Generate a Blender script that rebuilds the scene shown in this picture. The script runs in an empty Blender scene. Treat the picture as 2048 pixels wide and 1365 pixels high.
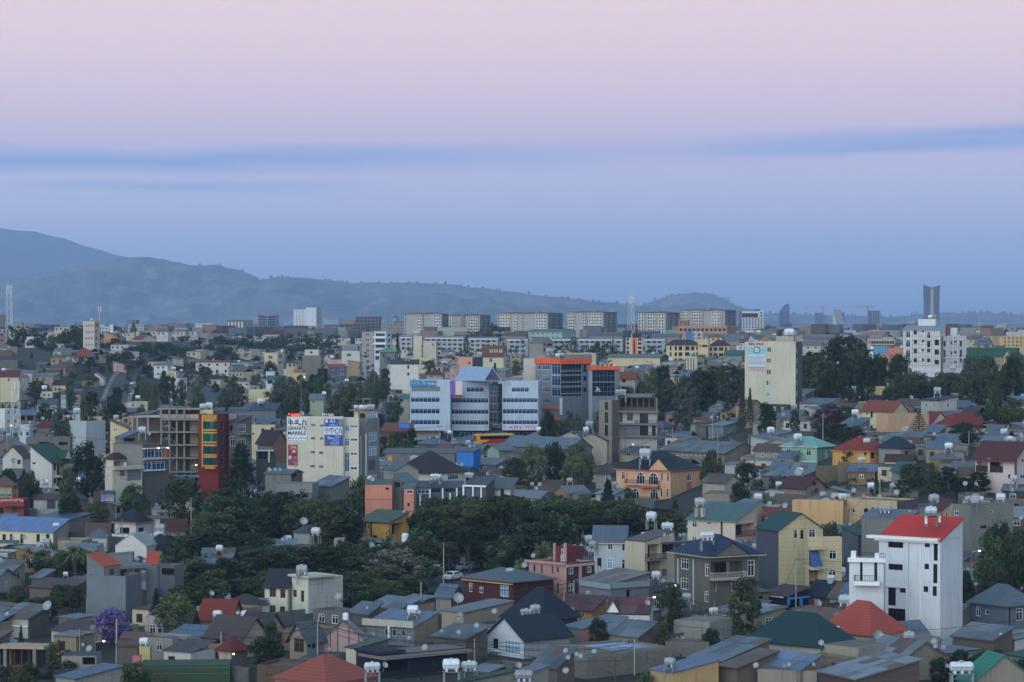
import bpy,math,random,bisect
from mathutils import Vector,Matrix,noise
R=math.radians
rnd=random.Random(7)
SC=bpy.context.scene
COL=SC.collection
# ---------------------------------------------------------------- camera
F=5689.0
CAMZ=48.0
HORIZ=622.0
PITCH=math.atan((682.5-HORIZ)/F)
cam=bpy.data.cameras.new('camera')
cam.sensor_fit='HORIZONTAL';cam.sensor_width=36;cam.lens=F/2048*36
cam.clip_start=1;cam.clip_end=60000
camo=bpy.data.objects.new('camera',cam);COL.objects.link(camo)
camo.location=(0,0,CAMZ);camo.rotation_euler=(math.pi/2-PITCH,0,0)
SC.camera=camo
# ---------------------------------------------------------------- world: twilight sky opposite the sun (earth shadow, pink arch above it)
def lin(c):
 return tuple((v/255/12.92)if v<=10 else((v/255+.055)/1.055)**2.4 for v in c)
W=bpy.data.worlds.new('World');SC.world=W;W.use_nodes=True
nt=W.node_tree;nt.nodes.clear()
def N(t,kind,**kw):
 n=t.nodes.new(kind)
 for k,v in kw.items():
  if k[0]=='_':
   n.inputs[int(k[1:])].default_value=v
  else:
   setattr(n,k,v)
 return n
def M(t,op,a,b=None,c=None):
 n=t.nodes.new('ShaderNodeMath');n.operation=op
 for i,v in enumerate((a,b,c)):
  if v is None:continue
  if isinstance(v,(int,float)):n.inputs[i].default_value=v
  else:t.links.new(v,n.inputs[i])
 return n.outputs[0]
SKYGAIN=0.83
tc=N(nt,'ShaderNodeTexCoord')
sep=N(nt,'ShaderNodeSeparateXYZ');nt.links.new(tc.outputs['Generated'],sep.inputs[0])
ramp=N(nt,'ShaderNodeValToRGB')
elev=M(nt,'MULTIPLY',sep.outputs[2],1.0/0.34)
nt.links.new(elev,ramp.inputs[0])
stops=[(-.01,(124,146,192)),(.004,(136,158,204)),(.014,(162,180,220)),(.024,(184,192,224)),(.036,(194,196,226)),(.048,(198,195,224)),(.058,(200,190,218)),(.07,(216,195,215)),(.09,(229,205,214)),(.112,(234,212,214)),(.15,(216,206,214)),(.22,(172,196,216)),(.34,(134,172,204))]
el=ramp.color_ramp.elements
while len(el)>1:el.remove(el[-1])
for i,(p,c)in enumerate(stops):
 e=el[0]if i==0 else el.new(max(0,p/.34))
 e.position=max(0,p/.34);e.color=(*lin(c),1)
 # thin stratus bands low in the sky: long, flat, slightly tilted
az=M(nt,'ARCTAN2',sep.outputs[0],sep.outputs[1])
def band(el0,slope,curve,thick,az0,azw,nscale,seed):
 line=M(nt,'ADD',M(nt,'MULTIPLY_ADD',az,slope,el0),M(nt,'MULTIPLY',M(nt,'MULTIPLY',az,az),curve))
 cmb=N(nt,'ShaderNodeCombineXYZ');nt.links.new(M(nt,'MULTIPLY',az,nscale),cmb.inputs[0]);nt.links.new(M(nt,'MULTIPLY',sep.outputs[2],nscale*7),cmb.inputs[1]);cmb.inputs[2].default_value=seed
 nz=N(nt,'ShaderNodeTexNoise');nz.inputs['Scale'].default_value=1;nz.inputs['Detail'].default_value=5;nz.inputs['Roughness'].default_value=.55
 nt.links.new(cmb.outputs[0],nz.inputs['Vector'])
 wob=M(nt,'MULTIPLY_ADD',nz.outputs['Fac'],thick*1.3,-thick*.65)
 dz=M(nt,'ABSOLUTE',M(nt,'ADD',M(nt,'SUBTRACT',sep.outputs[2],line),wob))
 prof=M(nt,'SUBTRACT',1.0,M(nt,'DIVIDE',dz,thick));prof=M(nt,'MAXIMUM',prof,0.0)
 lon=M(nt,'MAXIMUM',M(nt,'SUBTRACT',1.0,M(nt,'POWER',M(nt,'ABSOLUTE',M(nt,'DIVIDE',M(nt,'SUBTRACT',az,az0),azw)),2.0)),0.0)
 return M(nt,'MULTIPLY',M(nt,'POWER',prof,.8),lon)
b1=band(.0540,.0120,.0,.0058,-.15,.21,14,1.0)
b2=band(.0550,.036,.02,.0046,.25,.23,16,4.0)
b3=band(.0435,.0,.0,.0028,-.115,.07,22,7.0)
b4=band(.0525,.03,.0,.0030,.14,.09,22,9.0)
cl=M(nt,'MINIMUM',M(nt,'ADD',M(nt,'ADD',b1,b2),M(nt,'MULTIPLY',M(nt,'ADD',b3,b4),.6)),1.0)
mixc=N(nt,'ShaderNodeMix');mixc.data_type='RGBA'
nt.links.new(M(nt,'MULTIPLY',cl,.95),mixc.inputs[0]);nt.links.new(ramp.outputs[0],mixc.inputs[6]);mixc.inputs[7].default_value=(*lin((136,165,217)),1)
bg=N(nt,'ShaderNodeBackground');bg.inputs[1].default_value=SKYGAIN;nt.links.new(mixc.outputs[2],bg.inputs[0])
out=N(nt,'ShaderNodeOutputWorld');nt.links.new(bg.outputs[0],out.inputs[0])
# the glow of the sun still below the horizon behind the camera: one weak, very wide lamp
sun=bpy.data.lights.new('sun','SUN');sun.energy=2.0;sun.angle=R(80);sun.color=(.91,.985,1.0)
suno=bpy.data.objects.new('sun',sun);COL.objects.link(suno);suno.rotation_euler=(R(70),0,R(-24));suno.location=(0,-50,150)
SC.view_settings.view_transform='Standard';SC.view_settings.look='None';SC.view_settings.gamma=1;SC.view_settings.exposure=0.45
SC.cycles.use_denoising=True;SC.cycles.max_bounces=5;SC.cycles.diffuse_bounces=2;SC.cycles.glossy_bounces=2;SC.cycles.transmission_bounces=2;SC.cycles.volume_bounces=2;SC.cycles.transparent_max_bounces=6
SC.cycles.use_adaptive_sampling=True;SC.cycles.adaptive_threshold=.02
# ---------------------------------------------------------------- terrain and projection
PROF=[(0,50),(300,49),(440,48),(670,46.3),(900,42.5),(1450,36),(2000,33),(2850,29),(4500,35),(7000,70),(11000,110),(20000,130),(40000,150)]
PX=[p[0]for p in PROF]
def sm(x,a,b):
 t=min(1,max(0,(x-a)/(b-a)));return t*t*(3-2*t)
def zt(x,y):
 i=min(len(PROF)-2,max(0,bisect.bisect(PX,y)-1));(a,p),(b,q)=PROF[i],PROF[i+1]
 z=CAMZ-(p+(q-p)*(y-a)/(b-a))
 z+=15*sm(x,15,95)*sm(y,470,640)*(1-sm(y,1150,1800))
 z+=15*sm(-x,110,210)*sm(y,1080,1350)*(1-sm(y,1750,2300))
 z-=3*sm(y,500,560)*(1-sm(y,640,690))*sm(x,-70,-25)*(1-sm(x,20,50))
 return z
CP,SP=math.cos(PITCH),math.sin(PITCH)
CAMP=Vector((0,0,CAMZ))
def ray(u,v):
 a,b=(u-1024)/F,(682.5-v)/F
 return Vector((a,CP+b*SP,-SP+b*CP))
def at(u,v,d):
 r=ray(u,v);return CAMP+r*(d/r.y)
def proj(p):
 q=p-CAMP;f=q.y*CP-q.z*SP;up=q.y*SP+q.z*CP
 return 1024+F*q.x/f,682.5-F*up/f
def gdist(u,v):
 r=ray(u,v);d=330.0
 while d<6000:
  p=CAMP+r*(d/r.y)
  if p.z<=zt(p.x,p.y):return d
  d*=1.004
 return 6000
TO=[0,0,1.0]
def T(c,r):TO[:]=[512*c,(550,800,1065)[r],.25]
def T1():TO[:]=[0,0,1.0]
def tu(u):return TO[0]+u*TO[2]
def tv(v):return TO[1]+v*TO[2]
# ---------------------------------------------------------------- materials
MATS={}
def newmat(key):
 m=bpy.data.materials.new(key);m.use_nodes=True;t=m.node_tree
 return m,t,t.nodes['Principled BSDF'],t.links
def mixrgb(t,fac,a,b,mode='MIX'):
 n=t.nodes.new('ShaderNodeMix');n.data_type='RGBA';n.blend_type=mode
 for i,v in((0,fac),(6,a),(7,b)):
  if isinstance(v,(int,float)):n.inputs[i].default_value=v
  elif isinstance(v,tuple):n.inputs[i].default_value=(*v,1)
  else:t.links.new(v,n.inputs[i])
 return n.outputs[2]
def coords(t,sx=1,sy=1,sz=1):
 c=t.nodes.new('ShaderNodeTexCoord');m=t.nodes.new('ShaderNodeMapping');t.links.new(c.outputs['Object'],m.inputs[0])
 m.inputs[3].default_value=(sx,sy,sz)
 o=t.nodes.new('ShaderNodeObjectInfo');add=t.nodes.new('ShaderNodeVectorMath');add.operation='ADD'
 s=t.nodes.new('ShaderNodeVectorMath');s.operation='SCALE';s.inputs[0].default_value=(37,91,53);t.links.new(o.outputs['Random'],s.inputs['Scale'])
 t.links.new(m.outputs[0],add.inputs[0]);t.links.new(s.outputs[0],add.inputs[1])
 return add.outputs[0]
def noisef(t,vec,scale,detail=3,rough=.6):
 n=t.nodes.new('ShaderNodeTexNoise');n.inputs['Scale'].default_value=scale;n.inputs['Detail'].default_value=detail;n.inputs['Roughness'].default_value=rough
 t.links.new(vec,n.inputs['Vector']);return n.outputs['Fac']
def rmp(t,x,a,b,lo=0.,hi=1.):
 n=t.nodes.new('ShaderNodeMapRange');n.inputs[1].default_value=a;n.inputs[2].default_value=b;n.inputs[3].default_value=lo;n.inputs[4].default_value=hi
 t.links.new(x,n.inputs[0]);return n.outputs[0]
def wallm(c,kind='plaster'):
 key='wall_%s_%d_%d_%d'%((kind,)+tuple(c))
 if key in MATS:return MATS[key]
 m,t,bs,L=newmat(key);base=lin(c);lu=.3*base[0]+.55*base[1]+.15*base[2];base=tuple(.93*(.84*v+.16*lu)for v in base)
 v=coords(t);big=noisef(t,v,.22,4);st=noisef(t,coords(t,2.2,2.2,.16),1.0,4,.7);fine=noisef(t,v,6,2)
 dark=tuple(x*.62+.008 for x in base)
 col=mixrgb(t,rmp(t,big,.35,.75,0,.45),base,dark)
 dirt=(.055,.052,.048)
 col=mixrgb(t,rmp(t,st,.52,.8,0,.38 if lu>.5 else .6),col,dirt)
 if kind in('block','brick'):
  b=t.nodes.new('ShaderNodeTexBrick');sc=t.nodes.new('ShaderNodeVectorMath');sc.operation='ADD'
  g=t.nodes.new('ShaderNodeTexCoord');sp_=t.nodes.new('ShaderNodeSeparateXYZ');cb=t.nodes.new('ShaderNodeCombineXYZ');L.new(g.outputs['Object'],sp_.inputs[0])
  L.new(M(t,'ADD',sp_.outputs[0],sp_.outputs[1]),cb.inputs[0]);L.new(sp_.outputs[2],cb.inputs[1]);L.new(cb.outputs[0],b.inputs['Vector'])
  b.inputs['Scale'].default_value=1;b.inputs['Brick Width'].default_value=.44;b.inputs['Row Height'].default_value=.22;b.inputs['Mortar Size'].default_value=.022
  b.inputs['Color1'].default_value=(1,1,1,1);b.inputs['Color2'].default_value=(.78,.78,.78,1);b.inputs['Mortar'].default_value=(.5,.5,.5,1)if kind=='block' else(1.3,1.3,1.3,1)
  col=mixrgb(t,1.0,col,b.outputs['Color'],'MULTIPLY')
 if kind=='panel':
  g=t.nodes.new('ShaderNodeTexCoord');sp_=t.nodes.new('ShaderNodeSeparateXYZ');L.new(g.outputs['Object'],sp_.inputs[0])
  fr=M(t,'FRACT',M(t,'MULTIPLY',sp_.outputs[2],1/.75));col=mixrgb(t,M(t,'MULTIPLY',M(t,'LESS_THAN',fr,.09),.35),col,(.12,.09,.06))
 if kind=='tin':
  g=t.nodes.new('ShaderNodeTexCoord');sp_=t.nodes.new('ShaderNodeSeparateXYZ');L.new(g.outputs['Object'],sp_.inputs[0])
  w=M(t,'SINE',M(t,'MULTIPLY',M(t,'ADD',sp_.outputs[0],sp_.outputs[1]),40));col=mixrgb(t,rmp(t,w,-1,1,0,.35),col,tuple(x*.5 for x in base))
  col=mixrgb(t,rmp(t,noisef(t,coords(t,.8,.8,.3),1.3,4),.5,.72,0,.75),col,(.10,.05,.03))
 col=mixrgb(t,rmp(t,fine,.3,.7,0,.22),col,tuple(x*.7 for x in base))
 L.new(col,bs.inputs['Base Color']);bs.inputs['Roughness'].default_value=.9;bs.inputs['Specular IOR Level'].default_value=.15
 bp=t.nodes.new('ShaderNodeBump');bp.inputs['Strength'].default_value=.4;bp.inputs['Distance'].default_value=.03;L.new(fine,bp.inputs['Height']);L.new(bp.outputs[0],bs.inputs['Normal'])
 MATS[key]=m;return m
def roofm(c,kind='tin'):
 key='roof_%s_%d_%d_%d'%((kind,)+tuple(c))
 if key in MATS:return MATS[key]
 m,t,bs,L=newmat(key);base=tuple(x*.58 for x in lin(c))
 v=coords(t);big=noisef(t,v,.35,4);fine=noisef(t,v,3.5,3)
 g=t.nodes.new('ShaderNodeTexCoord');sp_=t.nodes.new('ShaderNodeSeparateXYZ');L.new(g.outputs['Object'],sp_.inputs[0])
 if kind=='tile':
  fr=M(t,'FRACT',M(t,'MULTIPLY',sp_.outputs[2],1/.34));hgt=fr
  col=mixrgb(t,rmp(t,fr,0,.45,.75,0),base,tuple(x*.45 for x in base))
  col=mixrgb(t,rmp(t,big,.35,.75,0,.5),col,tuple(x*.6+.006 for x in base))
  L.new(col,bs.inputs['Base Color']);bs.inputs['Roughness'].default_value=.55;bs.inputs['Specular IOR Level'].default_value=.3
 elif kind=='flat':
  col=mixrgb(t,rmp(t,big,.3,.7),base,tuple(x*.5 for x in base));hgt=fine
  L.new(col,bs.inputs['Base Color']);bs.inputs['Roughness'].default_value=.85
 else:
  hgt=M(t,'SINE',M(t,'MULTIPLY',sp_.outputs[0],26))
  sheet=N(t,'ShaderNodeTexWhiteNoise');sheet.noise_dimensions='2D'
  cb=t.nodes.new('ShaderNodeCombineXYZ');L.new(M(t,'FLOOR',M(t,'MULTIPLY',sp_.outputs[0],1.15)),cb.inputs[0]);L.new(M(t,'FLOOR',M(t,'MULTIPLY',sp_.outputs[1],.42)),cb.inputs[1]);L.new(cb.outputs[0],sheet.inputs['Vector'])
  col=mixrgb(t,rmp(t,sheet.outputs['Value'],0,1,0,.38),base,tuple(x*.6 for x in base))
  col=mixrgb(t,rmp(t,noisef(t,coords(t,1,.35,1),.8,5,.7),.5,.74,0,.8 if kind=='rust' else .4),col,lin((92,62,50)))
  fr=M(t,'FRACT',M(t,'MULTIPLY',sp_.outputs[0],1.15));col=mixrgb(t,M(t,'MULTIPLY',M(t,'LESS_THAN',fr,.08),.5),col,tuple(x*.4 for x in base))
  L.new(col,bs.inputs['Base Color']);bs.inputs['Roughness'].default_value=.42;bs.inputs['Metallic'].default_value=.25
  L.new(rmp(t,fine,.3,.7,.35,.6),bs.inputs['Roughness'])
 bp=t.nodes.new('ShaderNodeBump');bp.inputs['Strength'].default_value=.5;bp.inputs['Distance'].default_value=.03;L.new(hgt,bp.inputs['Height']);L.new(bp.outputs[0],bs.inputs['Normal'])
 MATS[key]=m;return m
def plain(c,rough=.6,metal=0,spec=.4,emit=0,key=None):
 key=key or 'paint_%d_%d_%d_%d_%d_%d'%(*c,int(rough*100),int(metal*10),int(emit*10))
 if key in MATS:return MATS[key]
 m,t,bs,L=newmat(key);base=lin(c)
 if emit:
  bs.inputs['Emission Color'].default_value=(*base,1);bs.inputs['Emission Strength'].default_value=emit;bs.inputs['Base Color'].default_value=(*base,1)
 else:
  col=mixrgb(t,rmp(t,noisef(t,coords(t),1.1,4),.35,.75,0,.35),base,tuple(x*.62 for x in base));L.new(col,bs.inputs['Base Color'])
 bs.inputs['Roughness'].default_value=rough;bs.inputs['Metallic'].default_value=metal;bs.inputs['Specular IOR Level'].default_value=spec
 MATS[key]=m;return m
def glassm(c=(26,32,38),rough=.12):
 key='glass_%d_%d_%d'%tuple(c)
 if key in MATS:return MATS[key]
 m,t,bs,L=newmat(key);base=lin(c);o=t.nodes.new('ShaderNodeObjectInfo')
 col=mixrgb(t,o.outputs['Random'],tuple(x*.5 for x in base),tuple(x*1.5 for x in base));L.new(col,bs.inputs['Base Color'])
 bs.inputs['Roughness'].default_value=rough;bs.inputs['Specular IOR Level'].default_value=.35;MATS[key]=m;return m
WHITE=plain((222,224,224),.5);DARKF=plain((40,32,28));CONC=wallm((128,124,118));STEEL=plain((150,155,158),.5,.5)
GALV=plain((170,174,176),.45,.6)
# ---------------------------------------------------------------- mesh helpers
class MB:
 def __init__(s):s.v=[];s.f=[];s.m=[]
 def quad(s,a,b,c,d,m=0):
  n=len(s.v);s.v+=[tuple(a),tuple(b),tuple(c),tuple(d)];s.f.append((n,n+1,n+2,n+3));s.m.append(m)
 def poly(s,pts,m=0):
  n=len(s.v);s.v+=[tuple(p)for p in pts];s.f.append(tuple(range(n,n+len(pts))));s.m.append(m)
 def box(s,x0,x1,y0,y1,z0,z1,m=0):
  n=len(s.v);s.v+=[(x,y,z)for z in(z0,z1)for y in(y0,y1)for x in(x0,x1)]
  for f in((0,2,3,1),(4,5,7,6),(0,1,5,4),(2,6,7,3),(0,4,6,2),(1,3,7,5)):
   s.f.append(tuple(n+i for i in f));s.m.append(m)
 def prism(s,O,e1,e2,e3,a0,a1,b0,b1,c0,c1,m=0):
  n=len(s.v)
  for c in(c0,c1):
   for b in(b0,b1):
    for a in(a0,a1):s.v.append(tuple(O+e1*a+e2*b+e3*c))
  for f in((0,2,3,1),(4,5,7,6),(0,1,5,4),(2,6,7,3),(0,4,6,2),(1,3,7,5)):
   s.f.append(tuple(n+i for i in f));s.m.append(m)
 def tube(s,p,q,r0,r1=None,k=6,m=0,cap=True):
  r1=r0 if r1 is None else r1;p=Vector(p);q=Vector(q);ax=(q-p).normalized()
  e1=ax.orthogonal().normalized();e2=ax.cross(e1);n=len(s.v)
  for c,r in((p,r0),(q,r1)):
   for i in range(k):
    a=2*math.pi*i/k;s.v.append(tuple(c+e1*(r*math.cos(a))+e2*(r*math.sin(a))))
  for i in range(k):
   j=(i+1)%k;s.f.append((n+i,n+j,n+k+j,n+k+i));s.m.append(m)
  if cap:s.f.append(tuple(n+i for i in reversed(range(k))));s.f.append(tuple(n+k+i for i in range(k)));s.m+=[m,m]
 def lathe(s,O,ax,e1,prof,k=12,m=0):
  O=Vector(O);ax=Vector(ax);e1=Vector(e1);e2=ax.cross(e1);n=len(s.v)
  for a,r in prof:
   for i in range(k):
    t=2*math.pi*i/k;s.v.append(tuple(O+ax*a+e1*(r*math.cos(t))+e2*(r*math.sin(t))))
  for j in range(len(prof)-1):
   for i in range(k):
    i2=(i+1)%k;s.f.append((n+j*k+i,n+j*k+i2,n+(j+1)*k+i2,n+(j+1)*k+i));s.m.append(m)
 def mesh(s,name,mats,smooth=False):
  me=bpy.data.meshes.new(name);me.from_pydata(s.v,[],s.f)
  for mt in(mats if isinstance(mats,(list,tuple))else[mats]):me.materials.append(mt)
  if any(s.m):me.polygons.foreach_set('material_index',s.m)
  if smooth:me.polygons.foreach_set('use_smooth',[True]*len(s.f))
  me.update();return me
def link(name,data,parent=None,mat=None):
 o=bpy.data.objects.new(name,data);COL.objects.link(o)
 if parent is not None:o.parent=parent
 if mat is not None:o.matrix_local=mat
 return o
LABELS={}
def tag(o,label,cat,group=None):
 o['label']=' '.join(label.split()[:16]);o['category']=cat
 if group:o['group']=group
 return o
def struct(name,me,kind='structure'):
 o=link(name,me);o['kind']=kind;return o
EZ=Vector((0,0,1))
# ---------------------------------------------------------------- buildings
HERO=[]
FOOT=[]
LANDMARK=[]
GL={'w':(30,38,46),'k':(22,26,30),'n':(60,58,50),'b':(20,54,98),'g':(20,30,46),'a':(24,30,38),'t':(26,84,84),'s':(96,102,106),'p':(150,160,168),'c':(92,132,160)}
FR={'w':WHITE,'k':DARKF,'n':plain((116,84,48)),'b':WHITE,'g':plain((120,130,140),.4),'a':WHITE,'t':plain((60,90,90)),'s':plain((90,92,92)),'p':WHITE,'c':WHITE}
def G(face,us,vs,k='w'):
 return[(face,a,c,b,d,k)for(a,b)in us for(c,d)in vs]
def cols(a,b,n,fill=.6):
 st=(b-a)/n;return[(a+st*(i+.5-fill/2),a+st*(i+.5+fill/2))for i in range(n)]
def roof_solid(polys,th):
 mb=MB();cnt={}
 key=lambda p:(round(p[0],3),round(p[1],3),round(p[2],3))
 for P in polys:
  mb.poly(P);mb.poly([Vector(p)-EZ*th for p in reversed(P)],1)
  for i in range(len(P)):
   a,b=key(P[i]),key(P[(i+1)%len(P)]);k=(min(a,b),max(a,b));cnt.setdefault(k,[]).append((P[i],P[(i+1)%len(P)]))
 for k,e in cnt.items():
  if len(e)==1:
   a,b=Vector(e[0][0]),Vector(e[0][1]);mb.quad(a,a-EZ*th,b-EZ*th,b,1)
 return mb
def roof_polys(kind,x0,x1,y0,y1,z,h,o,oe=None):
 """top polygons of a roof over a rectangle, overhang o, rising h; returns polygons and gable triangles (at the wall line)"""
 oe=o if oe is None else oe
 V_=Vector;w,dp=x1-x0,y1-y0
 if kind=='hip':
  X0,X1,Y0,Y1=x0-o,x1+o,y0-o,y1+o
  if X1-X0>=Y1-Y0:
   i=(Y1-Y0)*.5*.92;a,b=V_((X0+i,(Y0+Y1)/2,z+h)),V_((X1-i,(Y0+Y1)/2,z+h))
   A,B,C,D=V_((X0,Y0,z)),V_((X1,Y0,z)),V_((X1,Y1,z)),V_((X0,Y1,z))
   return[[A,B,b,a],[B,C,b],[C,D,a,b],[D,A,a]],[]
  i=(X1-X0)*.5*.92;a,b=V_(((X0+X1)/2,Y0+i,z+h)),V_(((X0+X1)/2,Y1-i,z+h))
  A,B,C,D=V_((X0,Y0,z)),V_((X1,Y0,z)),V_((X1,Y1,z)),V_((X0,Y1,z))
  return[[A,B,a],[B,C,b,a],[C,D,b],[D,A,a,b]],[]
 if kind=='gx':
  ym=(y0+y1)/2;s=h/(dp/2);zl=z-s*o
  A,B=V_((x0-oe,y0-o,zl)),V_((x1+oe,y0-o,zl));C,D=V_((x1+oe,y1+o,zl)),V_((x0-oe,y1+o,zl));a,b=V_((x0-oe,ym,z+h)),V_((x1+oe,ym,z+h))
  return[[A,B,b,a],[C,D,a,b]],[[V_((x1,y0,z)),V_((x1,y1,z)),V_((x1,ym,z+h))],[V_((x0,y1,z)),V_((x0,y0,z)),V_((x0,ym,z+h))]]
 if kind=='gy':
  xm=(x0+x1)/2;s=h/(w/2);zl=z-s*o
  A,B=V_((x0-o,y0-oe,zl)),V_((xm,y0-oe,z+h));C,D=V_((xm,y1+oe,z+h)),V_((x0-o,y1+oe,zl));E,Fq=V_((x1+o,y0-oe,zl)),V_((x1+o,y1+oe,zl))
  return[[A,B,C,D],[B,E,Fq,C]],[[V_((x0,y0,z)),V_((x1,y0,z)),V_((xm,y0,z+h))],[V_((x1,y1,z)),V_((x0,y1,z)),V_((xm,y1,z+h))]]
  # sheds: 'sb' rises to the back (+y), 'sf' to the front, 'sl' to -x, 'sr' to +x
 f={'sb':lambda x,y:(y-y0)/dp,'sf':lambda x,y:(y1-y)/dp,'sl':lambda x,y:(x1-x)/w,'sr':lambda x,y:(x-x0)/w}[kind]
 P=[V_((x,y,z+h*f(x,y)))for x,y in((x0-o,y0-o),(x1+o,y0-o),(x1+o,y1+o),(x0-o,y1+o))]
 c=[V_((x,y,z+h*f(x,y)))for x,y in((x0,y0),(x1,y0),(x1,y1),(x0,y1))]
 g=[]
 for i in range(4):
  a,b=c[i],c[(i+1)%4];pts=[V_((a.x,a.y,z)),V_((b.x,b.y,z))]
  if b.z>z+.01:pts.append(b)
  if a.z>z+.01:pts.append(a)
  if len(pts)>2:g.append(pts)
 return[P],g
SMALLPX=6.0
SHEETS={}
def sheet_mesh(c):
 k=rnd.choice([0,0,0,1,2]);key=(tuple(c),k)
 if key not in SHEETS:
  m=MB();n=10;cc=[tuple(c),tuple(int(x*.85)for x in c),RUST_C][k]
  for i in range(n):
   x0,x1=-.5+i/n,-.5+(i+1)/n;z0,z1=.015*(i%2),.015*((i+1)%2);m.quad((x0,-.5,z0),(x1,-.5,z1),(x1,.5,z1),(x0,.5,z0))
  SHEETS[key]=m.mesh('roof_sheet',sheetm(cc))
 return SHEETS[key]
RUST_C=(112,84,74)
def sheetm(c):
 key='sheet_%d_%d_%d'%tuple(c)
 if key in MATS:return MATS[key]
 m,t,bs,L=newmat(key);base=lin(c);o=t.nodes.new('ShaderNodeObjectInfo')
 base=tuple(x*.8 for x in base);col=mixrgb(t,rmp(t,o.outputs['Random'],0,1,0,.6),base,tuple(x*.5 for x in base))
 col=mixrgb(t,rmp(t,noisef(t,coords(t),2.2,5,.7),.5,.75,0,.6),col,lin((98,66,54)))
 L.new(col,bs.inputs['Base Color']);bs.inputs['Metallic'].default_value=.3;bs.inputs['Roughness'].default_value=.45;MATS[key]=m;return m
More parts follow.
